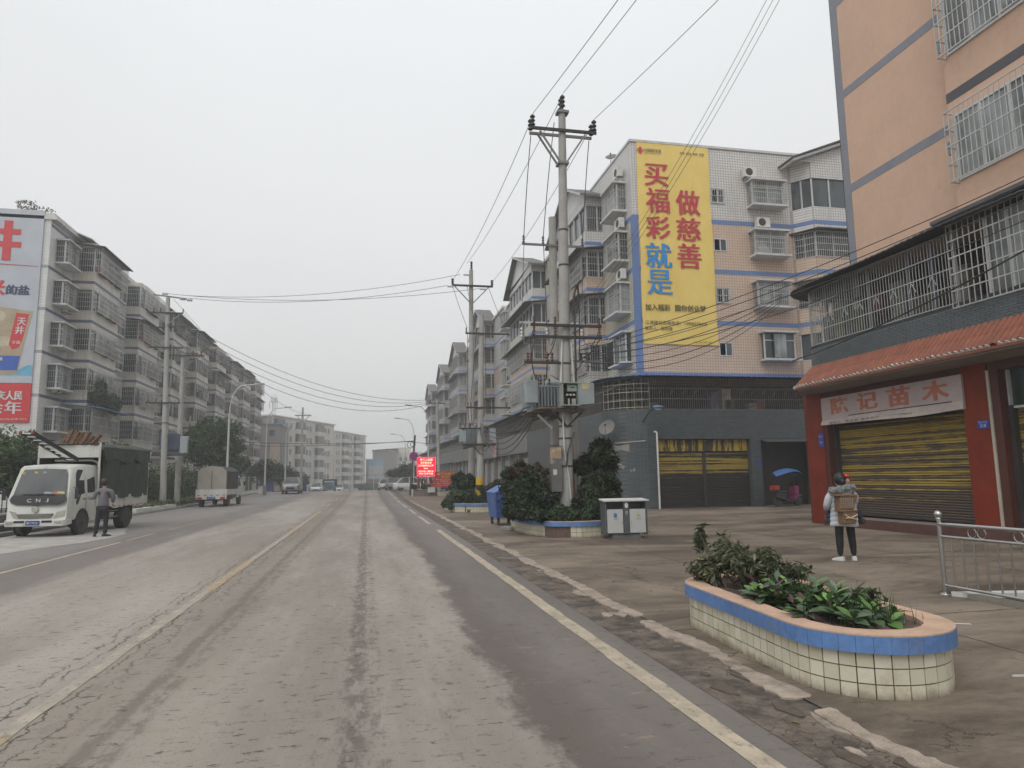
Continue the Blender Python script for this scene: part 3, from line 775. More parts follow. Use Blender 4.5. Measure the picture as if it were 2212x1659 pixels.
while s_ < 24.2:
    top, edge, d = awning_at(s_)
    P0 = Vector(S.p(edge[0], edge[1], tz0)); P1 = Vector(S.p(top[0], top[1], tz1))
    if prev:
        bedm.add([prev[0]-Vector((0,0,.03)), P0-Vector((0,0,.03)), P1-Vector((0,0,.03)), prev[1]-Vector((0,0,.03)),
                  prev[0]-Vector((0,0,.09)), P0-Vector((0,0,.09))], [(0,1,2,3),(4,5,1,0)])
    prev = (P0, P1)
    yv = (P1-P0); ln = yv.length; yv.normalize()
    xv = Vector((0,1,0))*d[0] + Vector((-1,0,0))*d[1]; xv = xv.normalized(); xv = (xv - yv*xv.dot(yv)).normalized(); zv = xv.cross(yv)
    if zv.z < 0: xv = -xv; zv = xv.cross(yv)
    rot = Matrix((xv, yv, zv)).transposed()
    for row in (1, 0):
        if nt_ < 290:
            w = .155*(1 if i < 80 else .9)
            o = inst('roof_tile', tile_me, P0 + yv*(ln*.5*row) + zv*(.004+.012*row) + xv*rnd.uniform(-.004,.004), T0, (rot.to_euler()), (w, ln*.53, w*.9)); nt_ += 1
    if rnd.random() > .06:
        q = P0 - yv*.02 + Vector((0,0,-.0)); inst('tile_end', end_me, q, T0, rot.to_euler(), (.15*rnd.uniform(.8,1), .15, .17*rnd.uniform(.75,1.15)))
    s_ += .165 if s_ < 19.2 else .15; i += 1
build('tile_bed', bedm, M['rooftile'], T0)
sof = MB(); pth = [(1.5,.80),(19.2,.80)]+arc(19.2,-.7,1.5,0,math.pi/2,8)[1:]+[(20.70,-6)]
sof_in = [(1.5,-.3),(19.2,-.3)]+arc(19.2,-.7,.4,0,math.pi/2,8)[1:]+[(19.6,-6)]
n = len(pth)
sof.add([S.p(u,q,4.20) for u,q in pth]+[S.p(u,q,4.12) for u,q in sof_in]+[S.p(u,q,4.29) for u,q in pth]+[S.p(u,q,4.8) for u,q in sof_in],
        [(i,i+1,n+i+1,n+i) for i in range(n-1)]+[(i,2*n+i,2*n+i+1,i+1) for i in range(n-1)]+[(2*n+i,3*n+i,3*n+i+1,2*n+i+1) for i in range(n-1)])
build('soffit', sof, mat('awning_soffit', (.22,.17,.14), .9, .2), T0)

# shop level
pil = MB(); S.prism(pil, [(19.6,0),(20.35,0),(20.62,-.07),(20.82,-.27),(20.9,-.55),(20.9,-1.3),(19.6,-1.3)], 0, 4.25); build('pillar', pil, M['redpaint'], T0)
pil = MB(); S.box(pil, 13.52, 14.24, -.7, 0, 0, 4.25); build('pillar', pil, M['redpaint'], T0)
pil = MB(); S.box(pil, 7.9, 8.6, -.7, 0, 0, 4.25); build('pillar', pil, M['redpaint'], T0)
mb = MB(); S.box(mb, 14.24, 19.6, -.5, -.03, 3.96, 4.25); S.box(mb, 8.6, 13.52, -.5, -.03, 3.94, 4.25); build('lintel', mb, M['darkred'], T0)
mb = MB(); S.box(mb, 13.24, 13.50, -.42, -.02, .3, 4.2); S.box(mb, 19.42, 19.6, -.42, -.02, .3, 3.9); build('door_jamb', mb, M['darkred'], T0, split=True)
mb = MB(); S.box(mb, 13.46, 13.53, -.02, .012, .05, 3.95); build('cable_duct', mb, mat('dirty_white_duct', (.42,.40,.33), .6), T0)
mb = MB(); S.box(mb, 19.30, 19.44, -.44, -.2, .3, 3.9); S.box(mb, 13.12, 13.26, -.44, -.2, .3, 3.1); build('shutter_rail', mb, M['dark_iron'], T0, split=True)
mb = MB(); mb.box(14.9, 22, 20.86, 20.9, 0, 4.3); mb.box(22, 26, 1.5, 20.86, 0, 7.2); build('side_wall', mb, M['redpaint'], T0)
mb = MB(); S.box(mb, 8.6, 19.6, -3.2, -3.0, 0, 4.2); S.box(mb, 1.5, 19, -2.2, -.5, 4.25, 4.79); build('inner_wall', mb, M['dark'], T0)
def shutter(F, parent, u0, u1, z0, z1, n0, pitch, m_, maxn=60, name='shutter'):
    sh = MB(); F.box(sh, u0, u1, n0-.03, n0-.02, z0, z1); so = build(name, sh, M['shutter_dark'], parent)
    sl = MB(); w = (u1-u0); prof = [(0,0),(.55,.25),(.75,.6),(.45,.88),(0,.96)]
    base = F.p(u0, n0, 0); rl = root_loc(parent).location
    U, N = F.U, F.N
    for q in (0, w):
        for a, b in prof: v_ = U*q + N*(a*pitch*.5); sl.v.append((v_.x, v_.y, b*pitch))
    m5 = len(prof)
    sl.f = [(i, m5+i, m5+i+1, i+1) for i in range(m5-1)]+[tuple(range(m5)), tuple(range(m5,2*m5))[::-1]]
    me = mesh_of(sl, m_, 'slat')
    k = int((z1-z0)/pitch)
    for i in range(min(k, maxn)): inst('slat', me, (base[0], base[1], z0+i*pitch), so)
    bb = MB(); F.box(bb, u0, u1, n0-.02, n0+.05, z0-.001, z0+.05); build('bottom_rail', bb, M['dark_iron'], so)
    return so
shutter(S, T0, 14.26, 19.3, .34, 3.12, -.36, .068, M['shutter'])
shutter(S, T0, 8.6, 13.14, .34, 3.06, -.36, .068, M['shutter'])
mb = MB(); S.box(mb, 8.6, 13.22, -.36, -.33, 3.10, 3.93); build('transom_pane', mb, M['glass_green'], T0)
mb = MB(); S.box(mb, 8.6, 13.22, -.33, -.24, 3.03, 3.08); S.box(mb, 13.2,13.24,-.33,-.24,3.08,3.93); build('transom_frame', mb, M['alu'], T0, split=True)
st = MB(); S.box(st, 8.0, 19.6, -.6, .22, 0, .27); build('threshold', st, mat('dark_red_step', (.10,.045,.035), .6, .3), T0)
st = MB(); S.box(st, 14.25, 19.6, -.55, .19, .27, .29); S.box(st, 8.61, 13.51, -.55, .19, .27, .29); build('threshold_cap', st, mat('worn_step_top', (.24,.20,.18), .7, .35, 4), T0, split=True)

# sign over the shutter
G0 = thing('shop_sign', 'weathered pinkish white signboard with four red characters over the worn yellow shutter', 'sign', (14.1, 16.85, 3.08))
mb = MB(); S.box(mb, 14.17, 19.54, -.02, .06, 3.10, 3.96); build('board', mb, mat('faded_pink_board', (.46,.38,.37), .6, .12, 1.2, dirt=.25, dirtcol=(.30,.22,.20)), G0)
mb = MB()   # the peeling lower sheet, curling out towards its right end
pts = [(14.17,.02,3.12,3.32),(14.8,.05,3.08,3.30),(15.6,.10,3.05,3.30),(16.6,.12,3.07,3.31),(17.6,.09,3.09,3.30),(18.5,.075,3.10,3.28),(19.54,.068,3.11,3.25)]
for u, n_, a, b in pts: mb.v += [S.p(u,.062+n_*.2,b), S.p(u,.062+n_,a), S.p(u,.055+n_,a)]
for i in range(len(pts)-1): b = 3*i; mb.f += [(b,b+1,b+4,b+3),(b+1,b+2,b+5,b+4)]
build('peeling_sheet', mb, mat('peeling_vinyl', (.47,.40,.37), .7, .2, 2, dirt=.4, dirtcol=(.25,.18,.13)), G0)
mb = MB(); S.box(mb, 14.5, 18.3, .0605, .063, 3.31, 3.335); build('tear', mb, M['dark'], G0)
CH = mat('faded_red_letters', (.46,.15,.09), .6, .2)
for ch, u, w_, zc, h_ in (('陈',18.67,.78,3.66,.52),('记',17.46,.82,3.66,.52),('苗',16.24,.84,3.66,.54),('木',14.99,.84,3.66,.52)):
    build('lettering', place_text(ch, S.p(u,.066,zc), (0,-1,0), (-1,0,0), w_, h_, .02, .025), CH, G0)
build('lettering', place_text('联系人：陈志荣  联系电话：13212370837', S.p(17.4,.145,3.15), (0,-1,0), (-1,0,0), 3.4, .085), mat('dark_letters', (.08,.07,.08)), G0)
# street number plates
BL = mat('blue_enamel', (.025,.06,.30), .35, .12)
for u0, u1, z0, z1, lab, up_, lo in ((13.57,13.88,2.60,2.80,'small blue enamel number plate on the red pillar right of the long shutter','鼎山大道','318'),
                                     (19.60,19.86,2.44,2.87,'tall narrow blue plate on the round red corner pillar','鼎山','316')):
    N0 = thing('number_plate', lab, 'plate', S.p((u0+u1)/2, 0, z0))
    mb = MB(); S.box(mb, u0, u1, .003, .018, z0, z1); build('plate', mb, BL, N0, bevel=.004)
    W_ = mat('plate_lettering', (.55,.57,.62))
    build('lettering', place_text(up_, S.p((u0+u1)/2,.021,z0+(z1-z0)*.76), (0,-1,0), (-1,0,0), (u1-u0)*.75, .05), W_, N0)
    build('lettering', place_text(lo, S.p((u0+u1)/2,.021,z0+(z1-z0)*.34), (0,-1,0), (-1,0,0), (u1-u0)*.5, .08, .01), W_, N0)
# ------------------------------------------------------------------ tiled apartment row on the right
M['t_white'] = tile_mat('white_wall_tile', (.70,.69,.67), None, .16, .16, .020, (.36,.35,.34), dirt=.22)
M['t_peach'] = tile_mat('peach_wall_tile', (.66,.50,.385), (.61,.46,.35), .16, .16, .018, (.37,.29,.23), dirt=.22)
M['t_cream'] = tile_mat('cream_wall_tile', (.60,.57,.47), None, .26, .16, .020, (.26,.24,.20), dirt=.3)
M['t_grey'] = tile_mat('slate_wall_tile', (.048,.062,.070), (.075,.092,.10), .24, .10, .009, (.10,.11,.115), offset=.5, rough=.4, dirt=.3, bump=.5)
M['t_grey_light'] = tile_mat('grey_street_tile', (.20,.205,.205), None, .24, .09, .008, (.12,.12,.12), offset=.5, dirt=.45)
M['blue_band'] = mat('blue_tile_band', (.125,.205,.41), .45, .12, dirt=.15)
M['old_white'] = tile_mat('grimy_white_tile', (.47,.455,.43), None, .2, .12, .01, (.30,.28,.26), dirt=.5)
M['old_peach'] = mat('grimy_peach', (.40,.31,.25), .85, .18, dirt=.5, streak=True)
M['shut_white'] = mat('pale_shutter', (.44,.43,.40), .7, .15, dirt=.35, streak=True)
FS = Face((14.35,0,0), (0,1,0), (-1,0,0))
FL0 = Face((0,0,0), (1,0,0), (0,-1,0))      # u = x, n = -y
BANDS = [7.02, 10.0, 12.98, 15.92]

def bay_tower(F, parent, u0, u1, depth, levels, top, parm, band='blue_band', caged=(), glaz='glass', seed=1, clutter=True, rail_step=.15, gm='bars', cage_out=.28, awn=()):
    """a projecting stack of balconies: solid parapets, a painted band, glazing between, cages in front"""
    r_ = random.Random(seed); lv = list(levels)
    if parent.get('inner') is None: pass
    core = MB(); F.box(core, u0+.12, u1-.12, 0, depth-.14, lv[0]-.4, top); build('balcony_glazing', core, M[glaz], parent)
    for i, z in enumerate(lv):
        nz = lv[i+1] if i+1 < len(lv) else top+.35
        p = MB(); F.box(p, u0, u1, 0, depth, z-.42, z+.93); build('balcony_parapet', p, M[parm[i] if isinstance(parm, (list,tuple)) else parm], parent)
        b = MB(); F.box(b, u0-.006, u1+.006, 0, depth+.006, z, z+.22)
        if band: build('painted_band', b, M[band], parent)
        fr = MB(); h0, h1 = z+.93, nz-.42; nseg = max(2, round((u1-u0)/1.3))
        for k in range(nseg+1):
            u = u0+.04+(u1-u0-.08)*k/nseg; F.box(fr, u-.035, u+.035, depth-.13, depth-.03, h0, h1)
        F.box(fr, u0+.001, u0+.06, .3, .38, h0, h1); F.box(fr, u0+.04, u1-.04, depth-.125, depth-.06, h1-.07, h1-.001)
        build('window_frame', fr, M['alu'], parent)
        if i in caged:
            g = MB(); c = cage_out
            grille_path(g, F, [(u0-c*.6,.05),(u0-c*.6,depth+c),(u1+c*.6,depth+c),(u1+c*.6,.05)], h0-.12, h1+.05, rail_step, r_.choice((4,5,6)), .020, .03)
            build('grille', g, M[gm], parent)
            if clutter:
                for k in range(r_.randint(3, 8)):
                    u = r_.uniform(u0+.3, u1-.8); w = r_.uniform(.25,1.0); h = r_.uniform(.25,1.15)
                    q = MB(); F.box(q, u, u+w, depth-.02, depth+c*.6, h0-.02, h0+h)
                    build('stored_goods', q, CL[r_.randrange(len(CL))], parent)
        if i in awn:
            a = MB(); a.add([F.p(u0-.5,0,h1+.28), F.p(u1+.5,0,h1+.28), F.p(u1+.5,depth+.75,h1+.05), F.p(u0-.5,depth+.75,h1+.05),
                             F.p(u0-.5,0,h1+.24), F.p(u1+.5,0,h1+.24), F.p(u1+.5,depth+.75,h1+.0), F.p(u0-.5,depth+.75,h1+.0)],
                            [(0,1,2,3),(7,6,5,4),(3,2,6,7),(0,3,7,4),(1,5,6,2)])
            build('tin_awning', a, M['tin'], parent)
CL = [mat('clutter_%d' % i, c, .9, .5, 5) for i, c in enumerate(((.34,.30,.26),(.14,.10,.08),(.26,.09,.07),(.10,.14,.09),(.40,.36,.29),(.12,.15,.22),(.28,.18,.11),(.20,.15,.12),(.50,.48,.45)))]
def gable(F, parent, u0, u1, um, depth, zl, zr, zp, wallm='t_white'):
    """pitched roof over a bay with its ridge running back to the wall"""
    d = depth; w = MB(); a0 = F.p(u0,d-.01,zl-.3); 
    w.add([F.p(u0,d,zl), F.p(u1,d,zr), F.p(um,d,zp-.12), F.p(u0,0,zl), F.p(u1,0,zr), F.p(um,0,zp-.12)], [(0,1,2),(5,4,3),(0,3,4,1),(1,4,5,2),(2,5,3,0)])
    build('gable', w, M['white_paint'], parent)
    for ua, za in ((u0, zl), (u1, zr)):
        du = (ua-um); ua2 = um+du*1.12; za2 = zp+(za-zp)*1.12
        rf = MB(); rf.add([F.p(um,-.3,zp+.05), F.p(um,d+.45,zp+.05), F.p(ua2,d+.45,za2+.05), F.p(ua2,-.3,za2+.05),
                           F.p(um,-.3,zp-.09), F.p(um,d+.45,zp-.09), F.p(ua2,d+.45,za2-.09), F.p(ua2,-.3,za2-.09)],
                          [(0,1,2,3),(7,6,5,4),(1,5,6,2),(2,6,7,3),(0,3,7,4)])
        build('roof_slope', rf, M['grey_roof'], parent)
        bb = MB(); bb.add([F.p(um,d+.455,zp-.10), F.p(um,d+.47,zp-.10), F.p(ua2,d+.47,za2-.10), F.p(ua2,d+.455,za2-.10),
                           F.p(um,d+.455,zp+.04), F.p(um,d+.47,zp+.04), F.p(ua2,d+.47,za2+.04), F.p(ua2,d+.455,za2+.04)],
                          [(0,1,2,3),(7,6,5,4),(1,5,6,2),(2,6,7,3),(0,3,7,4),(0,4,5,1)])
        build('bargeboard', bb, M['slab'], parent)
M['grey_roof'] = mat('grey_roof_tiles', (.13,.125,.12), .9, .3, 4, bump=.6, bscale=12, dirt=.4)

def air_con(F, u, z, n=0, label='', group=None, w=.82, h=.58, fan='front'):
    c = F.p(u, n, z); A = thing('air_conditioner', label, 'air conditioner', c, 0, group)
    b = MB(); F.box(b, u-w/2, u+w/2, n+.08, n+.40, z, z+h); build('casing', b, M['ac'], A, bevel=.01)
    r = MB(); uc = u-w*.12
    seg = 16
    for k in range(seg):
        a = 2*math.pi*k/seg; a2 = 2*math.pi*(k+1)/seg
        r.add([F.p(uc,n+.404,z+h/2), F.p(uc+.23*math.cos(a),n+.404,z+h/2+.23*math.sin(a)), F.p(uc+.23*math.cos(a2),n+.404,z+h/2+.23*math.sin(a2))], [(0,1,2)])
    build('fan_grille', r, M['dark_iron'], A)
    k = MB(); F.box(k, u-w/2+.08, u-w/2+.12, n, n+.42, z-.06, z-.005); F.box(k, u+w/2-.12, u+w/2-.08, n, n+.42, z-.06, z-.005); build('bracket', k, M['iron'], A, split=True)
    return A
def caged_box(F, parent, u0, u1, z0, z1, depth=.65, glass='glass', cage=True):
    """oriel window box between two white slabs"""
    s_ = MB(); F.box(s_, u0-.1, u1+.1, 0, depth+.14, z0-.14, z0-.02); F.box(s_, u0-.1, u1+.1, 0, depth+.10, z1+.02, z1+.12); build('slab', s_, M['slab'], parent, split=True)
    b = MB(); F.box(b, u0+.08, u1-.08, 0, depth-.22, z0-.02, z1+.02); w = build('window', b, M[glass], parent)
    fr = MB()
    for u in (u0+.05, (u0+u1)/2, u1-.05): F.box(fr, u-.035, u+.035, depth-.235, depth-.17, z0-.019, z1+.019)
    F.box(fr, u0+.05, u1-.05, depth-.23, depth-.18, (z0+z1)/2+.3, (z0+z1)/2+.35); build('frame', fr, M['alu'], w)
    if cage:
        g = MB(); grille_path(g, F, [(u0,.03),(u0,depth),(u1,depth),(u1,.03)], z0-.02, z1+.02, .13, 5, .015, .022); build('grille', g, M['bars'], w)
    return w

# --- the corner building with the yellow banner
T1 = thing('apartment_building', 'tiled peach and white corner apartment block carrying the tall yellow banner', 'building', (22, 42, 0))
mb = MB().box(14.37, 34, 35.0, 50, 6.3, 16.1); build('wall', mb, M['t_peach'], T1)
mb = MB().box(14.37, 34, 35.0, 50, 16.1, 20.36); build('wall', mb, M['t_white'], T1)
mb = MB().box(14.35, 14.37, 35.0, 50, 6.3, 16.1); build('street_wall', mb, M['t_cream'], T1)
mb = MB().box(14.35, 14.37, 35.0, 50, 16.1, 20.36); build('street_wall', mb, M['t_white'], T1)
mb = MB().box(14.3, 34.05, 34.93, 50.05, 20.36, 20.5); build('roof_coping', mb, M['slab'], T1)
FB = Face((0,35,0), (1,0,0), (0,-1,0))
mb = MB()
for z in BANDS: FB.box(mb, 14.67, 24.2, 0, .012, z-.12, z+.14)
build('painted_band', mb, M['blue_band'], T1, split=True)
mb = MB(); FB.box(mb, 14.34, 14.66, 0, .014, 6.3, 16.06); build('corner_band', mb, M['blue_band'], T1)
mb = MB(); FS.box(mb, 34.99, 35.3, 0, .014, 6.3, 16.06); build('corner_band', mb, M['blue_band'], T1)
mb = MB()
for z in BANDS: FS.box(mb, 35.32, 40.1, 0, .012, z-.12, z+.14)
build('painted_band', mb, M['blue_band'], T1, split=True)
for i, (z0, z1) in enumerate(((17.08,17.91),(14.2,14.95),(11.18,12.04),(8.13,8.92))):
    bar_window(FB, T1, 19.18, 20.0, z0, z1, .0, 'glass' if i != 1 else 'glass_green', 2, cage=.05 if i in (0,2) else None, rails=3)
for i, (z0, z1) in enumerate(((16.98,18.36),(14.02,15.36),(11.0,12.38))):
    caged_box(FB, T1, 21.5, 23.55, z0, z1, .62, 'glass_curtain')
w = caged_box(FB, T1, 21.75, 23.75, 8.0, 9.45, .5, 'glass', cage=False)
mb = MB(); FB.box(mb, 22.35, 23.1, .36, .42, 8.05, 9.4); build('sash', mb, M['glass_curtain'], T1)
air_con(FB, 21.58, 18.66, 0, 'white air conditioner above the top caged window right of the yellow banner', 'air conditioners on the tiled corner building')
air_con(FB, 22.2, 15.66, 0, 'white air conditioner on the upper blue band, between two caged windows of the banner wall', 'air conditioners on the tiled corner building')
# right-hand bay of that wall
bp = [(24.2,0),(25.05,1.0),(33,1.0),(33,0)]
for i, z in enumerate(BANDS[:]):
    nz = (BANDS+[19.0])[i+1]
    p = MB(); FB.prism(p, bp, z-.55, z+.95); build('balcony_parapet', p, M['t_peach' if i < 3 else 't_white'], T1)
    bp2 = [(24.19,0),(25.045,1.012),(33,1.012),(33,0)]
    p = MB(); FB.prism(p, bp2, z-.12, z+.14); build('painted_band', p, M['blue_band'], T1)
    gl = [(24.35,0),(25.12,.88),(33,.88),(33,0)]
    p = MB(); FB.prism(p, gl, z+.95, nz-.55 if i < 3 else nz-.3); build('balcony_glazing', p, M['glass'], T1)
    fr = MB()
    for u, n_ in ((24.3,.06),(24.7,.5),(25.08,.95),(26.2,.95),(27.4,.95),(28.6,.95)): FB.box(fr, u-.04, u+.04, n_-.06, n_, z+.95, nz-.3)
    build('window_frame', fr, M['alu'], T1, split=True)
    if i in (1, 2):
        g = MB(); grille_path(g, FB, [(24.25,.05),(25.05,1.05),(29,1.05)], z+.9, nz-.5, .13, 5); build('grille', g, M['bars'], T1)
        a = MB(); FB.prism(a, [(24.0,0),(24.95,1.45),(31,1.45),(31,0)], nz-.5, nz-.45); build('tin_awning', a, M['tin'], T1)
p = MB(); FB.prism(p, bp, 18.6, 19.55); build('upper_wall', p, M['t_white'], T1)
rf = MB(); rf.add([(23.7,33.6,19.35),(29.5,33.6,21.6),(29.5,36,21.6),(23.7,36,19.35),(23.7,33.6,19.5),(29.5,33.6,21.75),(29.5,36,21.75),(23.7,36,19.5)],
                  [(0,3,2,1),(4,5,6,7),(0,1,5,4),(3,7,6,2),(0,4,7,3)]); build('roof_slope', rf, M['slab'], T1)
rf = MB(); rf.add([(23.6,33.5,19.505),(29.5,33.5,21.80),(29.5,36,21.80),(23.6,36,19.505),(23.6,33.5,19.57),(29.5,33.5,21.9),(29.5,36,21.9),(23.6,36,19.57)],
                  [(0,3,2,1),(4,5,6,7),(0,1,5,4),(3,7,6,2),(0,4,7,3)]); build('roof_covering', rf, M['grey_roof'], T1)
g = MB(); g.add([(24.3,34.0,19.55),(29.5,34.0,19.55),(29.5,34.0,21.5),(24.3,34.9,19.55),(29.5,34.9,19.55),(29.5,34.9,21.5)],[(0,1,2),(5,4,3),(0,3,4,1),(0,2,5,3)]); build('gable', g, M['t_white'], T1)
# street side of that building
for i, z in enumerate(BANDS):
    if i: caged_box(FS, T1, 35.9, 37.9, z+.75, z+2.3, .72, 'glass_curtain' if i % 2 else 'glass')
w = caged_box(FS, T1, 35.9, 37.9, 7.9, 9.5, .5, 'glass', cage=False)
for i, zz in enumerate((18.6, 15.55, 12.55)):
    air_con(FS, 36.2, zz+.05, .1, ('white air conditioner at the top of the street wall left of the yellow banner','white air conditioner at mid height of the street wall left of the yellow banner','white air conditioner lowest of three on the street wall left of the yellow banner')[i], 'air conditioners on the tiled corner building')
bay_tower(FS, T1, 40.0, 47.5, 1.15, BANDS, 18.9, ['t_cream','t_peach','t_peach','t_white'], caged=(0,1,2), seed=4, awn=(1,2))
for i in (3,):      # barred window in the near side of the top bay
    g = MB(); grille_path(g, Face((0,40.0,0),(1,0,0),(0,-1,0)), [(13.25,.03),(14.3,.03)], 16.9, 18.5, .12, 3); build('grille', g, M['bars'], T1)
gable(FS, T1, 39.8, 47.7, 43.2, 1.15, 19.2, 18.6, 20.9)
m_ = MB(); m_.box(13.21, 14.35, 39.99, 47.5, 18.5, 19.2); build('upper_wall', m_, M['t_white'], T1)
# flat dark sheet painting the shade of the open first-floor terrace, street side
m_ = MB(); FS.box(m_, 38.6, 43, 0, .02, 7.95, 9.6); build('opening_shade', m_, M['dark'], T1)

# lower two storeys with the rounded corner
LP = [(11.6,-74),(11.6,-33.5)] + arc(13.6,-33.5,2.0,-math.pi/2,0,9)[1:] + [(32,-31.5)]
def seg_ring(path, t, z0, z1): return ring(FL0, path, t, z0, z1)
def ringn(path, t, z0, z1): return ring(FL0, path[::1], t, z0, z1)
LPn = [(11.6,-50),(11.6,-33.5)] + arc(13.6,-33.5,2.0,-math.pi/2,0,9)[1:]
m_ = MB()
core = [(11.6,50),(11.6,33.5)] + [(u,-n_) for u, n_ in arc(13.6,-33.5,2.0,-math.pi/2,0,9)[1:]] + [(32,31.5),(32,34.9),(14.2,34.9),(14.2,50)]
m_.prism(core[::1], 3.34, 4.8); build('parapet', m_, M['t_grey'], T1)
low = [(11.6,50),(11.6,33.5)] + [(u,-n_) for u, n_ in arc(13.6,-33.5,2.0,-math.pi/2,0,9)[1:]] + [(13.78,31.5),(13.78,33.2),(14.0,36),(14.0,50)]
m_ = MB().prism(low, 0, 3.34); build('corner_wall', m_, M['t_grey'], T1)
m_ = MB().box(18.68, 19.25, 31.5, 33.0, 0, 3.34); build('pillar', m_, M['t_grey'], T1)
m_ = MB().box(22.4, 32, 31.5, 33.0, 0, 3.34); build('corner_wall', m_, M['t_grey'], T1)
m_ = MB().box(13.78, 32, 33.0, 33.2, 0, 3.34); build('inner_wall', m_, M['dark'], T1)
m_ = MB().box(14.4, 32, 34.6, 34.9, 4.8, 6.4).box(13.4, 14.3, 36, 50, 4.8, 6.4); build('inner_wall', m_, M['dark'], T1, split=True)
mm = MB().prism([(11.58+.02,33.3)]+[(11.585+.3*k,33.3-.12*k) for k in range(1)]+[(12.0,32.3),(12.4,31.85),(12.36,31.80),(11.95,32.25),(11.58,33.25)][:5], 1.0, 2.9)
# where the tiles have fallen off: pale render patches, one ragged plate each
pm = mat('bare_render_patch', (.30,.28,.26), .9, .25, 3)
for k, (a0, a1, z0, z1) in enumerate(((-1.15,-.62,2.75,3.12),(-1.25,-.95,2.25,2.75),(-1.35,-1.1,1.6,2.3),(-.62,-.5,1.75,2.0),(-1.0,-.75,1.9,2.2))):
    q = MB(); n = 5
    for j in range(n+1):
        a = a0+(a1-a0)*j/n; rr = 2.006
        q.v += [FL0.p(13.6+rr*math.sin(a), -33.5+rr*math.cos(a), z0+rnd.choice((0,.06,.12))), FL0.p(13.6+rr*math.sin(a), -33.5+rr*math.cos(a), z1-rnd.choice((0,.06,.12)))]
    for j in range(n): q.f.append((2*j,2*j+2,2*j+3,2*j+1))
    build('bare_patch', q, pm, T1)
FG = Face((0,31.5,0), (1,0,0), (0,-1,0))
# garage doors: two leaves, upright boards above, slats below
m_ = MB(); FG.box(m_, 13.8, 18.66, -.3, -.26, 2.74, 3.32)
dz_ = build('door_head', m_, M['dark_iron'], T1)
bm_ = MB(); v_ = []
bd = MB().box(0, .115, 0, .03, 0, .56); bT = NT('worn_yellow_boards'); bd_me = mesh_of(bd, bT.done(bT.mix(bT.ramp(bT.math('ADD', bT.math('MULTIPLY', bT.noise(1, 3, .7, k=(5,1,.25)), .7), bT.math('MULTIPLY', bT.noise(6, 5, .8, k=(3,1,.6)), .3)), .49, .54), (.045,.036,.03), (.43,.31,.04)), .6), 'board')
for k in range(40): inst('board', bd_me, (13.83+k*.12, 31.74, 2.75), dz_)
shutter(FG, T1, 13.8, 16.18, .03, 2.72, -.32, .075, M['shutter_far'])
shutter(FG, T1, 16.32, 18.66, .03, 2.72, -.32, .075, M['shutter_far'])
m_ = MB(); FG.box(m_, 16.18, 16.32, -.36, -.2, 0, 2.74); build('door_post', m_, M['dark_iron'], T1)
m_ = MB(); FG.box(m_, 19.25, 22.4, -1.1, -1.05, 0, 3.3); build('shutter', m_, M['shutter_dark'], T1)
m_ = MB()
for k in range(27): m_.add([FG.p(19.2+k*.12,-.5,3.42),FG.p(19.26+k*.12,-.5,3.45),FG.p(19.32+k*.12,-.5,3.42),FG.p(19.32+k*.12,.7,3.14),FG.p(19.26+k*.12,.7,3.17),FG.p(19.2+k*.12,.7,3.14)],[(0,1,4,5),(1,2,3,4)])
build('shop_awning', m_, M['tin'], T1)
m_ = MB(); FG.box(m_, 18.95, 19.22, .002, .015, 2.0, 2.22); build('number_plate', m_, BL, T1)
# enclosure grille and blue sheet roof
g = MB(); gp = [(11.62,-50),(11.62,-33.5)]+arc(13.6,-33.5,1.98,-math.pi/2,0,8)[1:]+[(24,-31.52)]
grille_path(g, FL0, gp, 4.8, 6.34, .115, 4, .014, .024); 
for k in range(16):
    u = 13.9+k*.62; g.bar(FL0.p(u,-31.49,5.5), FL0.p(u+.09,-31.49,5.75), .015); g.bar(FL0.p(u+.18,-31.49,5.75), FL0.p(u+.09,-31.49,5.6), .015)
build('grille', g, M['bars_dark'], T1)
g2 = MB(); gp2 = arc(13.6,-33.5,2.03,-1.35,-.1,7); 
for z in (4.9, 5.25, 5.65, 6.05):
    for a, b in zip(gp2[:-1], gp2[1:]): g2.bar(FL0.p(*a,z), FL0.p(*b,z), .022)
for a in gp2: g2.bar(FL0.p(*a,4.82), FL0.p(*a,6.3), .018)
build('bright_grille', g2, M['bars'], T1)
rf = MB(); op = [(11.25,-50),(11.25,-33.4)]+arc(13.6,-33.4,2.35,-math.pi/2,0,8)[1:]+[(32,-31.05)]
ip = [(14.3,-50),(14.3,-37)]+[(14.3+.04*k,-37+.25*k) for k in range(1,9)]+[(32,-34.95)]
sub = []
for (a, b), (c, d) in zip(zip(op[:-1], op[1:]), zip(ip[:-1], ip[1:])):
    l = math.hypot(b[0]-a[0], b[1]-a[1]); n = max(1, int(l/.14))
    for k in range(n):
        t = k/n; sub.append(((a[0]+(b[0]-a[0])*t, a[1]+(b[1]-a[1])*t), (c[0]+(d[0]-c[0])*t, c[1]+(d[1]-c[1])*t)))
for i, (o_, i_) in enumerate(sub):
    z = 6.40+.03*(i % 2); rf.v += [FL0.p(o_[0],o_[1],z), FL0.p(i_[0],i_[1],z+.5), FL0.p(o_[0],o_[1],z-.02), FL0.p(i_[0],i_[1],z+.47)]
for i in range(len(sub)-1): b = 4*i; rf.f += [(b,b+4,b+5,b+1),(b+2,b+3,b+7,b+6),(b,b+2,b+6,b+4)]
build('sheet_roof', rf, M['blue_tin'], T1)
for k in range(9):
    u = 12.3+rnd.uniform(0,11); q = MB(); FL0.box(q, u, u+.5, -33.2, -32.8, 4.8, 5.2+rnd.random()*.8); build('stored_goods', q, CL[k % len(CL)], T1)
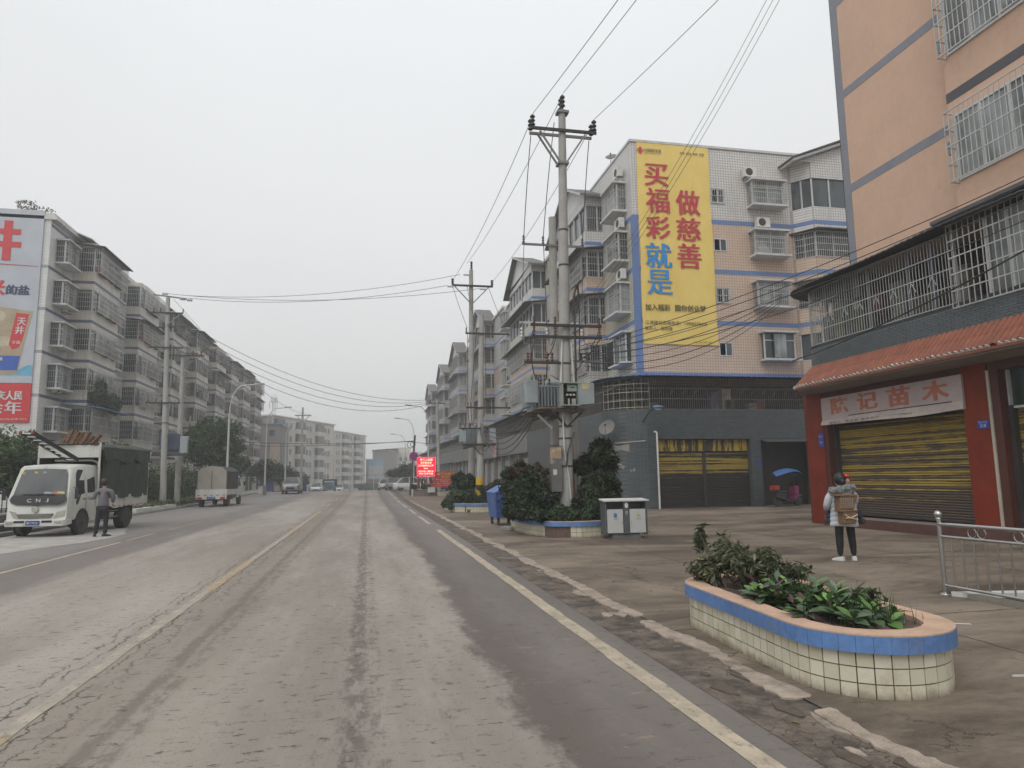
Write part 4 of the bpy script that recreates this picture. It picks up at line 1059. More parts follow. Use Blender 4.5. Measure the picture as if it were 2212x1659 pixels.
q = MB(); q.box(12.6,12.9,32.9,33,4.8,6.3).box(13.0,13.2,32.6,32.8,4.8,6.3); build('curtain', q, mat('green_curtain', (.10,.12,.04), .9, .4, 5), T1, split=True)
# white downpipe, lamp, dish, conduit
m_ = MB().tube([(13.68,31.40,0),(13.68,31.40,3.62),(13.66,31.43,3.68),(13.6,31.52,3.70)], .05, 8); build('downpipe', m_, mat('white_pipe', (.60,.58,.54), .4, .1, dirt=.3), T1, smooth=True)
m_ = MB().tube([(11.7,32.6,3.18),(12.2,31.95,3.2),(13.1,31.46,3.26)], .018, 5); build('conduit', m_, M['slab'], T1)
LMP = thing('wall_lamp', 'blue grey street lamp on a short bracket under the barred terrace at the rounded corner', 'lamp', (13.05,31.5,4.5))
m_ = MB().tube([(13.05,31.56,4.15),(13.12,31.3,4.4),(13.2,31.0,4.62),(13.3,30.8,4.72)], .035, 6); build('bracket', m_, M['dark_iron'], LMP)
m_ = MB().sphere((13.45,30.62,4.80), .22, 10, 6, (1.3,.9,.45)); build('lamp_shade', m_, M['blue_tin'], LMP, smooth='full')
m_ = MB().sphere((13.45,30.62,4.72), .15, 10, 6, (1.2,.8,.5)); build('bulb_cover', m_, M['porcelain_white'], LMP, smooth='full')
def dish(loc, r, face_, label):
    D = thing('satellite_dish', label, 'dish', loc)
    prof = [(.01,0),(r*.4,.03*r*2),(r*.7,.1*r*2),(r,.21*r*2),(r,.225*r*2),(r*.68,.12*r*2),(r*.35,.05*r*2),(.01,.03)]
    q = MB().lathe(prof, (0,0,0), 14); Mx = Vector(face_).normalized().to_track_quat('Z','Y').to_matrix()
    q.v = [tuple(Mx @ Vector(v)) for v in q.v]; build('reflector', q, mat('dish_grey', (.17,.16,.15), .6, .2), D, world=False, smooth=True)
    a = Mx @ Vector((0,0,r*.9)); q = MB().tube([Mx @ Vector((0,-r*.9,r*.4)), a], .012, 5).box(a.x-.04,a.x+.04,a.y-.04,a.y+.04,a.z-.04,a.z+.04)
    build('feed_arm', q, M['dark_iron'], D, world=False)
    q = MB().tube([(0,0,0),(0,.12,-.1),(0,.15,-.5)], .02, 6); build('mast', q, M['iron'], D, world=False)
    return D
dish((11.45,32.05,3.85), .42, (-.6,-.6,.5), 'dark satellite dish low on the rounded slate grey corner')
dish((14.5,38.4,20.95), .35, (-.3,-.5,.6), 'grey satellite dish on the roof edge left of the yellow banner')
q = MB().tube([(16.8,35.1,20.4),(16.8,35.1,20.4)], .01)

# --- yellow banner
BN = thing('banner', 'tall yellow vinyl banner with big red and blue characters hung on the tiled corner building', 'banner', (16.8, 34.95, 8.7))
q = MB(); nx, nz = 10, 30; bx0, bx1, bz0, bz1 = 14.70, 19.12, 8.72, 20.42
def bw(x, z): return 34.965 - .012*math.sin(x*7+z*1.3) - .02*math.exp(-(z-8.7)*.9)*math.sin((x-14.7)*3+z*2.5) - .015
for j in range(nz+1):
    for i in range(nx+1):
        x = bx0+(bx1-bx0)*i/nx; z = bz0+(bz1-bz0)*j/nz; q.v.append((x+(.02*math.sin(z) if i in (0,nx) else 0), bw(x,z), z))
for j in range(nz):
    for i in range(nx): a = j*(nx+1)+i; q.f.append((a,a+1,a+nx+2,a+nx+1))
T = NT('yellow_vinyl'); T.bump(T.math('ADD', T.noise(1, 5, .7, k=(2.2,1,.5), dist=1.5), 0), .5, .08)
T.done(T.mix(T.ramp(T.noise(.5, 4), .35, .7), (.76,.56,.14), (.82,.63,.18)), .5)
build('sheet', q, T.m, BN, smooth='full')
RD = mat('banner_red', (.50,.035,.06), .6, .08); BU = mat('banner_blue', (.03,.25,.62), .6, .08); TX = mat('banner_black', (.08,.06,.03), .6, .1)
def bt(s_, x0, z1, x1, z0, m_, bold=0, wide=0): build('lettering', place_text(s_, ((x0+x1)/2, 34.90, (z0+z1)/2), (1,0,0), (0,-1,0), x1-x0, z1-z0, bold, wide), m_, BN)
for ch, x0, z1, x1, z0, m_ in (('买',15.15,19.11,16.52,17.80,RD),('福',15.18,17.66,16.54,16.23,RD),('彩',15.11,16.0,16.51,14.71,RD),('就',15.04,14.45,16.52,13.03,BU),('是',15.06,12.91,16.49,11.5,BU),
                               ('做',16.98,17.66,18.40,16.21,RD),('慈',16.94,16.03,18.36,14.68,RD),('善',16.91,14.51,18.32,13.07,RD)):
    bt(ch, x0, z1, x1, z0, m_, 0, .026)
bt('加入福彩', 14.85, 10.95, 16.32, 10.58, TX, .01, .01); bt('圆你创业梦', 16.6, 10.95, 18.46, 10.58, TX, .01, .01)
bt('江津建站咨询电话：13908278414', 14.81, 10.02, 18.46, 9.80, TX, .008); bt('联系人：陈经理', 14.79, 9.69, 16.39, 9.48, TX, .008)
bt('中国福利彩票', 15.19, 19.99, 16.19, 19.79, TX, .01); bt('扶老  助残  救孤  济困', 17.34, 19.97, 18.83, 19.82, TX, .01)
bt('CHINA WELFARE LOTTERY', 15.19, 19.75, 16.19, 19.69, TX); bt('CQ-CQ-江津-7262', 17.6, 8.93, 18.73, 8.81, TX)
q = MB()      # the round red logo: four petals round a ring
for dx, dz in ((-.13,0),(.13,0),(0,.11),(0,-.11)):
    c = (14.93+dx, 34.90, 19.87+dz); n = 14
    for k in range(n):
        a = 2*math.pi*k/n; b = 2*math.pi*(k+1)/n; r0, r1 = .045, .085
        q.add([(c[0]+r0*math.cos(a),c[1],c[2]+r0*math.sin(a)),(c[0]+r1*math.cos(a),c[1],c[2]+r1*math.sin(a)),(c[0]+r1*math.cos(b),c[1],c[2]+r1*math.sin(b)),(c[0]+r0*math.cos(b),c[1],c[2]+r0*math.sin(b))], [(0,1,2,3)])
q.box(14.88,14.98,34.895,34.899,19.72,20.02)
build('emblem', q, RD, BN)

# --- the row further along the street
row = [ # y0, y1, bay u0, u1, um, dz, wall, label
 (50.2, 72.0, 54.5, 63.7, 59.8, .3, 'cream and peach tiled apartment block next to the corner building, with open sliding windows', ['t_cream','t_peach','t_cream','t_white']),
 (72.2, 96.0, 78.5, 87.6, 82.5, .9, 'third grimy tiled apartment block along the right side of the street', ['old_white','old_peach','old_white','old_white']),
 (96.2, 118.5, 101.6, 110.8, 105.5, 1.3, 'fourth weathered apartment block on the right, seen nearly edge on', ['old_white','old_peach','old_white','old_white']),
 (118.7, 141.0, 121.7, 131.2, 127, 1.3, 'fifth apartment block on the right, grey with haze', ['old_white']*4),
 (141.2, 163.0, 146, 157, 152, .9, 'last and smallest apartment block of the right row', ['old_white']*4)]
for i, (y0, y1, a, b, um, dz, lab, pm_) in enumerate(row):
    Tn = thing('apartment_building', lab, 'building', (20, (y0+y1)/2, gz((y0+y1)/2)))
    near = i == 0; wm = 't_cream' if near else 'old_white'
    lv = [z+dz for z in BANDS]; top = 18.9+dz
    m_ = MB().box(14.35, 30, y0, y1, 3.0, 18.9+dz); build('wall', m_, M[wm], Tn)
    m_ = MB().box(14.2, 30.1, y0, y1, 18.9+dz, 19.15+dz); build('roof_coping', m_, M['slab'], Tn)
    m_ = MB()
    for z in lv: FS.box(m_, y0+.1, y1-.1, 0, .012, z-.1, z+.12)
    build('painted_band', m_, M['blue_band'], Tn, split=True)
    m_ = MB()
    for z in lv[::2]: FS.box(m_, y0+.1, y1-.1, 0, .008, z-1.9, z-.12)
    build('peach_panel', m_, M['t_peach' if near else 'old_peach'], Tn, split=True)
    bay_tower(FS, Tn, a, b, 1.15, lv, 18.4+dz, pm_, caged=((0,1) if near else (0,1,2,3)), seed=20+i, rail_step=.15 if near else .3, awn=(1,2) if near else (0,2), gm='bars' if near else 'bars_dark', clutter=i < 2, glaz='glass' if i != 2 else 'glass_curtain')
    m_ = MB(); FS.box(m_, a, b, 0, 1.15, 18.3+dz, 19.0+dz); build('upper_wall', m_, M['t_white' if near else 'old_white'], Tn)
    gable(FS, Tn, a-.2, b+.2, um, 1.15, 18.95+dz, 18.6+dz, 21.1+dz)
    for z in lv:
        for u0 in ((b+1.2, y1-3.2) if i < 3 else (b+1.5,)):
            caged_box(FS, Tn, u0, u0+2.0, z+.7, z+2.3, .7, 'glass' if rnd.random() < .6 else 'glass_curtain', cage=i < 3)
        if i < 2:
            bar_window(FS, Tn, y0+.9, y0+2.2, z+.8, z+2.2, .0, 'glass', 2, cage=.06 if near else None, step=.16, rails=3)
    if i < 2:
        for k, z in enumerate(lv[1:]):
            air_con(FS, b+.7, z+.2-.0, .0, ('lower','middle','upper')[k] + (' air conditioner beside the bay of the second right-hand block' if near else ' air conditioner beside the bay of the third right-hand block'), 'air conditioners along the right-hand row')
    # shop storey: pilasters with pale shutters between, grey parapet, dark barred terrace above
    zb = gz(y0)-.3
    m_ = MB().box(11.6, 14.4, y0, y1, 3.35+dz*.3, 4.85+dz*.3); build('parapet', m_, M['t_grey_light'], Tn)
    m_ = MB().box(12.1, 14.4, y0, y1, -2.2, 3.35+dz*.3); build('shop_wall', m_, M['shut_white'], Tn)
    m_ = MB().box(12.2, 14.3, y0, y1, 4.85+dz*.3, 6.5+dz*.3); build('terrace_back', m_, M['dark' if near else 'glass'], Tn)
    g = MB(); grille_path(g, FL0, [(11.63,-y1),(11.63,-y0)], 4.85+dz*.3, 6.3+dz*.3, .15 if near else .4, 4, .015, .024); build('grille', g, M['bars_dark'], Tn)
    rf = MB(); rf.add([(11.2,y0,6.38+dz*.3),(11.2,y1,6.38+dz*.3),(14.4,y1,6.9+dz*.3),(14.4,y0,6.9+dz*.3),(11.2,y0,6.34+dz*.3),(11.2,y1,6.34+dz*.3),(14.4,y1,6.86+dz*.3),(14.4,y0,6.86+dz*.3)], [(0,3,2,1),(4,5,6,7),(0,1,5,4),(0,4,7,3)])
    build('sheet_roof', rf, M['tin'], Tn)
    y = y0
    while y < y1-.5:
        p_ = MB().box(11.75, 12.12, y, y+.35, -2.2, 3.35+dz*.3); build('pilaster', p_, M['t_grey_light'], Tn)
        if i < 2:
            sh = MB()
            for k in range(20): sh.box(12.04, 12.10, y+.36, y+3.3, gz(y)+.05+k*.15, gz(y)+.05+k*.15+.12)
            build('roller_shutter', sh, M['shut_white'], Tn, kind='stuff')
        hd = MB().box(11.98, 12.11, y+.36, y+3.3, 3.06, 3.3+dz*.3); build('lintel', hd, mat('shop_fascia', rnd.choice(((.10,.10,.10),(.22,.05,.04),(.20,.20,.20))), .7, .3), Tn)
        y += 3.65
# hanging shop boards in the row
for (y, z, w_, h_, c, lab) in ((39.5,2.4,1.1,1.0,(.50,.40,.38),'pale pink square signboard over a small canopy behind the poles'),(62.5,3.4,1.2,1.6,(.50,.36,.33),'faded pink upright signboard on the grey shop row')):
    G_ = thing('shop_sign', lab, 'sign', (11.4, y, z)); q = MB().box(11.36, 11.44, y-w_/2, y+w_/2, z, z+h_); build('board', q, mat('old_board', c, .7, .2, 2, dirt=.3, dirtcol=(.35,.08,.06)), G_)
    build('lettering', place_text('苗木', (11.35,y,z+h_*.55), (0,-1,0), (-1,0,0), w_*.7, h_*.4, .02), RD, G_)
# ------------------------------------------------------------------ left side of the street
M['l_white'] = tile_mat('left_white_tile', (.70,.70,.69), None, .30, .10, .010, (.40,.40,.39), dirt=.28)
M['l_cream'] = tile_mat('left_cream_tile', (.68,.63,.56), None, .30, .10, .010, (.47,.43,.38), dirt=.6)
M['bars_mid'] = mat('grimy_grille', (.30,.28,.26), .6, .3, dirt=.5)
M['l_band'] = mat('dull_blue_band', (.115,.125,.19), .6, .15, dirt=.2)
FLf = Face((-21.1,0,0), (0,1,0), (1,0,0))
LB = [4.4, 7.3, 10.2, 13.1, 16.0]
def left_block(y0, y1, bays, dz, label, boxes, near):
    Tn = thing('apartment_building', label, 'building', (-27, (y0+y1)/2, 0))
    top = 19.7+dz; lv = [z+dz for z in LB]
    m_ = MB().box(-34, -21.1, y0, y1, -1, top-.35); build('wall', m_, M['l_white' if near else 'l_cream'], Tn)
    m_ = MB().box(-34.1, -20.75, y0-.1, y1, top-.35, top-.12); build('cornice', m_, M['slab'], Tn)
    m_ = MB().box(-34.1, -20.9, y0-.05, y1, top-.12, top+.1); build('roof_coping', m_, M['slab'], Tn)
    m_ = MB()
    for z in lv+[top-.8]: FLf.box(m_, y0+.02, y1-.02, 0, .014, z, z+.2)
    build('painted_band', m_, M['l_band'], Tn, split=True)
    if near:
        m_ = MB()
        for z in lv: m_.box(-22.3, -21.08, y0-.012, y0, z, z+.2)
        build('painted_band', m_, mat('pale_band', (.30,.31,.33), .7), Tn, split=True)
    for k, (a, b) in enumerate(bays):
        bay_tower(FLf, Tn, a, b, 1.5, lv, 18.75+dz, 'l_cream', band='l_band', caged=(0,1,2,3,4), seed=int(a), glaz='glass', rail_step=.15 if a < 66 else .3, gm='bars' if a < 66 else 'bars_mid', awn=(4,) if k % 2 == 0 else (3,), cage_out=.45)
        m_ = MB(); FLf.box(m_, a, b, 0, 1.5, 18.7+dz, 19.05+dz); build('upper_wall', m_, M['l_cream'], Tn)
        if k % 2 and near: continue
        rf = MB(); rf.add([FLf.p(a-.4,-.2,19.95+dz),FLf.p(b+.4,-.2,19.95+dz),FLf.p(b+.4,1.3,19.3+dz),FLf.p(a-.4,1.3,19.3+dz),FLf.p(a-.4,-.2,19.88+dz),FLf.p(b+.4,-.2,19.88+dz),FLf.p(b+.4,1.3,19.23+dz),FLf.p(a-.4,1.3,19.23+dz)],[(0,1,2,3),(7,6,5,4),(3,2,6,7),(0,3,7,4),(1,5,6,2)])
        build('roof_slope', rf, M['grey_roof' if k % 2 else 'slab'], Tn)
    for (a, b) in boxes:
        for z in lv: caged_box(FLf, Tn, a, b, z+.75, z+2.25, .75, 'glass' if rnd.random() < .7 else 'glass_curtain', cage=a < 90)
    return Tn, lv
TL1, lv1 = left_block(50.5, 82.0, [(54.3,59.6),(64.8,70.4),(75.5,80.8)], .0, 'white tiled apartment block on the left with the salt billboard on its end wall', [(51.5,53.5),(60.8,63.0),(71.6,74)], True)
TL2, lv2 = left_block(82.2, 114.0, [(86,92),(97,103),(107.6,113)], .35, 'long grimy apartment block on the left beyond the transformer poles', [(83,85),(93.3,95.5),(104,106.3)], False)
TL3, lv3 = left_block(114.2, 140.0, [(118,124.5),(130,137)], .6, 'farthest left apartment block of the caged row, ending at the tall hooked lamp', [(126,128.5)], False)
for zz, y_, lab in ((14.05-.5,53.2,'upper'),(7.75,52.4,'lower'),(7.9,53.6,'bigger, lower')):
    air_con(FLf, y_, zz, .05, lab+' air conditioner between the caged windows beside the salt billboard', 'air conditioners on the left block')
air_con(FLf, 54.6, 18.35, .1, 'air conditioner under the roof edge of the left block', 'air conditioners on the left block')
# blue sheet awning over the lowest balcony, solar panels, roof plants
a = MB(); a.add([FLf.p(53.8,0,7.2),FLf.p(60,0,7.2),FLf.p(60,2.6,6.95),FLf.p(53.8,2.6,6.95),FLf.p(53.8,0,7.16),FLf.p(60,0,7.16),FLf.p(60,2.6,6.91),FLf.p(53.8,2.6,6.91)],[(0,1,2,3),(7,6,5,4),(3,2,6,7),(0,3,7,4)]); build('sheet_awning', a, mat('light_blue_sheet', (.16,.30,.50), .5), TL1)
m_ = MB().box(-23,-22.2,60,61.2,19.8,20.7); build('roof_tank', m_, M['tin'], TL1)
q = MB()
Q = thing('water_tank', 'round grey water tank on the roof edge of the left block', 'water tank', (-22.2,54.6,19.8)); build('drum', MB().sphere((-22.2,54.6,20.35), .45, 12, 8), M['iron'], Q, smooth='full'); build('stand', MB().tube([(-22.2,54.6,19.7),(-22.2,54.6,20.0)], .2, 8), M['dark_iron'], Q)
RP = thing('roof_plant', 'small bare shrub growing on the flat roof above the salt billboard', 'plant', (-22.5,51.0,19.8))
LEAF_GREY = leaf_mat('dusty_twigs', (.12,.11,.08), (.20,.18,.14)); 
foliage('foliage', [(-22.9,51,20.4,.7,.6,.45),(-21.8,51,20.15,.6,.5,.25)], 260, .13, LEAF_GREY, RP, 5)
build('stem', MB().tube([(-22.9,51,19.8),(-22.9,51,20.4)], .03, 5), M['wood'], RP)
# plants hanging out of a balcony
VP = thing('balcony_plant', 'dense dark creeper hanging from a cage on the second level of the left block', 'plant', (-19.3,56.5,8))
LEAF_D = leaf_mat('dark_leaves', (.022,.042,.016), (.05,.085,.03), (.10,.14,.05))
foliage('foliage', [(-19.2,55.2,8.2,.5,1.2,1.1),(-19.1,58,7.6,.4,1.6,.8)], 2600, .13, LEAF_D, VP, 8)

# billboard on the end wall
BB = thing('billboard', 'huge salt advertisement with red brush character covering the end wall of the left block', 'billboard', (-26, 50.4, 5.6))
yb = 50.42
T = NT('billboard_print')
sp = T.n('ShaderNodeSeparateXYZ'); T.l(T.pos(), sp.inputs[0])
T.done(T.mix(T.ramp(T.noise(.5, 3), .4, .6), (.42,.45,.50), (.46,.49,.535)), .5)
build('sheet', MB().box(-33.5, -21.52, yb-.02, 50.49, 8.17, 19.93), T.m, BB)
bred = mat('billboard_red', (.55,.03,.035), .5, .08)
build('red_panel', MB().box(-33.5, -21.52, yb-.021, 50.489, 5.6, 8.15), bred, BB)
def bbt(s_, x0, x1, z0, z1, m_, bold=.01, wide=.02): build('lettering', place_text(s_, ((x0+x1)/2, yb-.045, (z0+z1)/2), (1,0,0), (0,-1,0), x1-x0, z1-z0, bold, wide), m_, BB)
navy = mat('billboard_navy', (.03,.04,.11), .5); wht = mat('billboard_white', (.60,.60,.60), .5)
bbt('井', -25.3, -22.85, 16.3, 19.1, bred, .03, .03)
build('rule', MB().add([(-25.5,yb-.04,16.10),(-21.65,yb-.04,16.02),(-21.65,yb-.04,16.05),(-25.5,yb-.04,16.17)], [(0,1,2,3)]), bred, BB)
bbt('大', -26, -24.7, 13.95, 15.0, bred, .02, .03); bbt('米', -24.65, -23.5, 13.95, 15.05, bred, .02, .03); bbt('的盐', -23.42, -22.05, 14.05, 14.7, navy, .02, .03)
pk = MB().add([(-27,yb-.03,13.6),(-21.72,yb-.03,12.95),(-22.1,yb-.03,10.8),(-22.4,yb-.03,8.75),(-27.2,yb-.03,8.4)], [(0,1,2,3,4)]); build('packet', pk, mat('packet_brown', (.42,.33,.22), .5, .25, 1.0), BB)
for c_, r_ in (((-24.0,12.6),.7),((-23.4,10.9),.55)):
    q = MB(); n = 14; q.add([(c_[0]+r_*math.cos(2*math.pi*k/n), yb-.034, c_[1]+.6*r_*math.sin(2*math.pi*k/n)) for k in range(n)], [tuple(range(n))]); build('salt_heap', q, mat('packet_pale', (.52,.45,.33), .5), BB)
build('packet_label', MB().add([(-22.72,yb-.04,12.82),(-21.96,yb-.04,12.75),(-22.25,yb-.04,11.0),(-22.42,yb-.04,10.5),(-22.8,yb-.04,10.35),(-23.02,yb-.04,10.7),(-22.98,yb-.04,11.0)], [(0,1,2,3,4,5,6)]), bred, BB)
bbt('天', -22.62, -22.12, 12.0, 12.5, wht); bbt('井', -22.7, -22.2, 11.4, 11.95, wht); bbt('食盐', -22.85, -22.35, 10.75, 10.95, wht)
build('packet_foot', MB().add([(-27,yb-.036,9.95),(-22.3,yb-.036,9.95),(-22.43,yb-.036,9.0),(-27,yb-.036,8.9)], [(0,1,2,3)]), mat('packet_blue', (.03,.10,.42), .5, .2, 1.5), BB)
bbt('加碘', -23.75, -23.3, 9.6, 9.85, wht); 
sp_ = [(-22.5,8.64)]; 
q = MB(); xs_ = [-33.5+.25*k for k in range(49)]; top_ = [8.9+.35*math.sin(x*2.1)**2+.25*rnd.random() for x in xs_]
for x, t_ in zip(xs_, top_): q.v += [(min(x,-21.54), yb-.026, 8.64), (min(x,-21.54), yb-.026, t_)]
q.f = [(2*k,2*k+2,2*k+3,2*k+1) for k in range(len(xs_)-1)]; build('water_splash', q, mat('splash_cyan', (.14,.42,.58), .5, .35, 3), BB)
bbt('重庆人民', -23.98, -22.0, 7.05, 7.65, wht, .02, .03); bbt('余', -24.0, -23.05, 6.15, 6.98, wht, .0, .03); bbt('年', -22.95, -22.0, 6.15, 6.98, wht, .0, .03); bbt('CQ-CQ-江津-7214', -23.3, -21.65, 5.75, 5.87, wht)
bbt('1000', -25.6, -24.2, 6.2, 6.95, wht, .02)

# cream blocks on the bend further off
def bend_block(P1, P2, dep, top, label, seed, floors=6, gnd=-2.6, side='l_cream'):
    r_ = random.Random(seed); P1 = Vector(P1); P2 = Vector(P2); U = (P2-P1).normalized(); N = Vector((U.y, -U.x, 0)); Ln = (P2-P1).length
    F = Face(P1, U, N); Tn = thing('apartment_building', label, 'building', (P1.x, P1.y, gnd))
    m_ = MB(); F.box(m_, 0, Ln, -dep, 0, gnd, top); build('wall', m_, M['bend'], Tn)
    m_ = MB(); F.box(m_, -.02, 0, -dep, 0.01, gnd, top-.2); build('side_wall', m_, M['bend_grey'], Tn)
    m_ = MB(); F.box(m_, -.3, Ln+.3, -dep, .35, top, top+.28); build('cornice', m_, M['slab'], Tn)
    fh = (top-gnd-.5)/floors; ng = int(Ln//5.2)
    for f in range(floors):
        z = gnd+.3+f*fh
        for g_ in range(ng):
            u = 1.0+g_*(Ln-2)/ng
            if (g_+seed) % 2 == 0:
                m_ = MB(); F.box(m_, u, u+4.2, 0, 1.0, z-.3, z+.85); build('balcony_parapet', m_, M['bend'], Tn)
                m_ = MB(); F.box(m_, u+.15, u+4.05, 0, .75, z+.85, z+fh-.35); build('balcony_glazing', m_, M['glass'], Tn)
            else:
                for du in (.5, 2.4):
                    m_ = MB(); F.box(m_, u+du, u+du+1.1, 0, .05, z+.75, z+2.15); w_ = build('window', m_, M['glass'], Tn)
                    m_ = MB(); F.box(m_, u+du-.12, u+du+1.22, 0, .25, z+.6, z+.72); F.box(m_, u+du+.5, u+du+.58, .05, .08, z+.75, z+2.15); build('frame', m_, M['slab'], w_)
    return Tn
M['bend'] = mat('bend_cream', (.56,.53,.48), .85, .12, .3, dirt=.35, streak=True)
M['bend_grey'] = mat('bend_grey', (.20,.185,.175), .9, .15, dirt=.3)
bend_block((-22.2,172,0), (-9.2,203,0), 14, 16.8, 'cream apartment block on the bend with dark curved balconies', 2)
bend_block((-9.9,222,0), (-.5,250,0), 14, 16.4, 'farther cream block right of the first one on the bend', 3, 7)
Tn = thing('building', 'low grey block with brown side wall seen past the last caged block on the left', 'building', (-19,150,-1))
build('wall', MB().box(-30,-17.6,150,166,-2,13.0), M['bend_grey'], Tn); build('roof_coping', MB().box(-30.3,-17.3,149.7,166,13.0,13.25), M['blue_tin'], Tn)
for z in (1.5,4.6,7.7,10.6):
    for x in (-19.2,-22): build('window', MB().box(x-.5,x+.5,149.93,150,z,z+1.3), M['glass'], Tn)
build('brown_wall', MB().box(-19.5,-17.55,149.9,150,-2,9.0), M['old_peach'], Tn)
# far end of the street
Tn = thing('building', 'wide grey green building closing the far end of the street under its pale roof', 'building', (6,260,-2.6))
build('wall', MB().box(2.2,11,260,280,-3,12.0), M['bend_grey'], Tn); build('roof', MB().add([(1.8,259,12),(11.4,259,12.6),(11.4,281,12.6),(1.8,281,12),(4.0,270,13.2),(11,270,13.6)], [(0,1,5,4),(4,5,2,3),(0,4,3),(1,2,5),(0,3,2,1)]), M['slab'], Tn)
Tn = thing('building', 'stepped white building at the far end, right of the wide grey green one', 'building', (15,262,-2.6))
build('wall', MB().box(11.1,20.5,262,280,-3,11.2), M['bend'], Tn); build('roof_room', MB().box(11.3,16,263,279,11.2,13.0), M['bend'], Tn)
for z in (1.5,4.7,7.9):
    for x in (11.8,13.6,15.4,17.2,19): build('window', MB().box(x,x+1.0,261.94,262,z,z+1.5), M['glass'], Tn)
Tn = thing('billboard', 'hazy billboard with a blue top closing the street end', 'billboard', (3.2,252,-2.6))
build('panel', MB().box(.6,5.8,252,252.3,1.5,6.2), mat('far_panel', (.36,.38,.40), .7, .3, .5), Tn); build('panel', MB().box(.6,5.8,251.98,252.28,6.22,8.2), mat('far_panel_blue', (.12,.30,.42), .7), Tn, label='blue upper panel')
build('wall', MB().box(.4,8,253,253.4,-3,1.6), mat('far_brick', (.22,.12,.09), .9), Tn)
Tn = thing('building', 'narrow low building beside the far cream block', 'building', (1.2,256,-2.6)); build('wall', MB().box(-.3,2.1,256,266,-3,8.4), M['bend_grey'], Tn); build('roof', MB().box(-.5,2.3,255.7,266,8.4,8.7), M['slab'], Tn)
# telecom mast
TW = thing('telecom_mast', 'slim lattice telecom mast rising behind the bend blocks', 'mast', (-25.3,200,-2))
q = MB(); zs = [-2+2*k for k in range(14)]
for (dx, dy) in ((-.45,-.45),(.45,-.45),(.45,.45),(-.45,.45)): q.bar((-25.3+dx,200+dy,-2),(-25.3+dx*.8,200+dy*.8,25),.09)
for a_, b_ in zip(zs[:-1], zs[1:]):
    q.bar((-25.75,199.55,a_),(-24.85,199.55,b_),.06); q.bar((-24.85,199.55,a_),(-25.75,199.55,b_),.06); q.bar((-25.75,199.55,b_),(-24.85,199.55,b_),.06)
build('lattice', q, M['slab'], TW); build('platform', MB().lathe([(.9,0),(.95,.1),(.95,1.2),(.9,1.25)], (-25.3,200,23.0), 12), M['slab'], TW)
for k in range(3): build('antenna', MB().box(-25.3+(-1.0,0,1.0)[k]-.12, -25.3+(-1.0,0,1.0)[k]+.12, 199, 199.2, 21.0, 23.0), M['slab'], TW)

# ------------------------------------------------------------------ trees and hedge
LEAF_A = leaf_mat('street_tree_leaves', (.030,.060,.018), (.075,.125,.035), (.11,.17,.05))
LEAF_B = leaf_mat('far_tree_leaves', (.028,.048,.022), (.05,.075,.035))
LEAF_H = leaf_mat('hedge_leaves', (.035,.062,.02), (.09,.13,.045), (.15,.18,.07))
M['bark'] = mat('bark', (.10,.085,.07), .9, .3, 6, bump=.5)
def tree(x, y, z0, top, rad, label, seed, n=4200, leaf=.2, lm=None, group=None, trunk_h=None, sq=1.0):
    r_ = random.Random(seed); Tn = thing('tree', label, 'tree', (x, y, z0), 0, group)
    H = top-z0; th = trunk_h or H*.35; cz = z0+th+(H-th)*.5; hz = (H-th)*.5
    q = MB(); q.tube([(x,y,z0-.1),(x+.05,y,z0+th*.6),(x,y+.05,z0+th)], [.16*H/6,.12*H/6,.10*H/6], 8); build('trunk', q, M['bark'], Tn, smooth=True)
    q = MB(); bl = []
    for k in range(9):
        a = 2*math.pi*k/9+r_.random(); e = r_.uniform(.2,1.1); L_ = rad*r_.uniform(.55,.8)
        p = (x+math.cos(a)*L_*math.cos(e), y+math.sin(a)*L_*math.cos(e), cz+hz*r_.uniform(-.45,.7))
        q.tube([(x,y,z0+th*.9),((x+p[0])/2,(y+p[1])/2,(z0+th+p[2])/2+.15),p],[.07,.045,.02],5)
        bl.append((p[0],p[1],p[2],rad*r_.uniform(.38,.55),rad*r_.uniform(.38,.55),hz*r_.uniform(.35,.5)))
    for k in range(26):
        d = Vector((r_.gauss(0,1),r_.gauss(0,1),r_.gauss(.1,.8))).normalized(); f = r_.uniform(.7,.98); s_ = r_.uniform(.16,.3)
        bl.append((x+d.x*rad*f, y+d.y*rad*f, cz+d.z*hz*f, rad*s_, rad*s_, hz*s_))
    bl.append((x,y,cz,rad*.62*sq,rad*.62,hz*.75)); bl.append((x,y,cz+hz*.4,rad*.45,rad*.45,hz*.5))
    build('limb', q, M['bark'], Tn)
    foliage('crown', bl, n, leaf, lm or LEAF_A, Tn, seed, core=.2)
    return Tn
tree(-13.4, 66, .2, 7.15, 2.75, 'round dense green tree on the left pavement beyond the small covered truck', 11, 9000, .22, trunk_h=1.9)
tree(-13.3, 78, .3, 4.6, 1.5, 'small dark tree partly behind the round dense one on the left', 12, 2500, .2, group=None)
for k, (x, y, top, r_) in enumerate(((-12.7,92,4.2,2.1),(-12.7,101,3.9,1.9),(-12.9,113,3.9,2.0),(-12.9,125,3.6,2.0),(-12.6,140,2.6,2.0))):
    tree(x, y, gz(y), top, r_, ('nearest dusty street tree behind the silver family car','second dusty street tree in the hazy left row','third dusty street tree in the hazy left row','fourth dusty street tree in the hazy left row','last and smallest street tree of the hazy left row')[k], 30+k, 2200, .26, LEAF_B, 'hazy trees on the left pavement', 1.0)
for k, (x, y, top, r_) in enumerate(((6.2,104,4.0,2.1),(4.9,112,3.2,1.8))):
    tree(x, y, gz(y), top, r_, ('broad dark tree at the far right kerb behind the no stopping sign','lower tree left of the broad dark one at the far right kerb')[k], 40+k, 3200, .26, LEAF_B, None, .5)
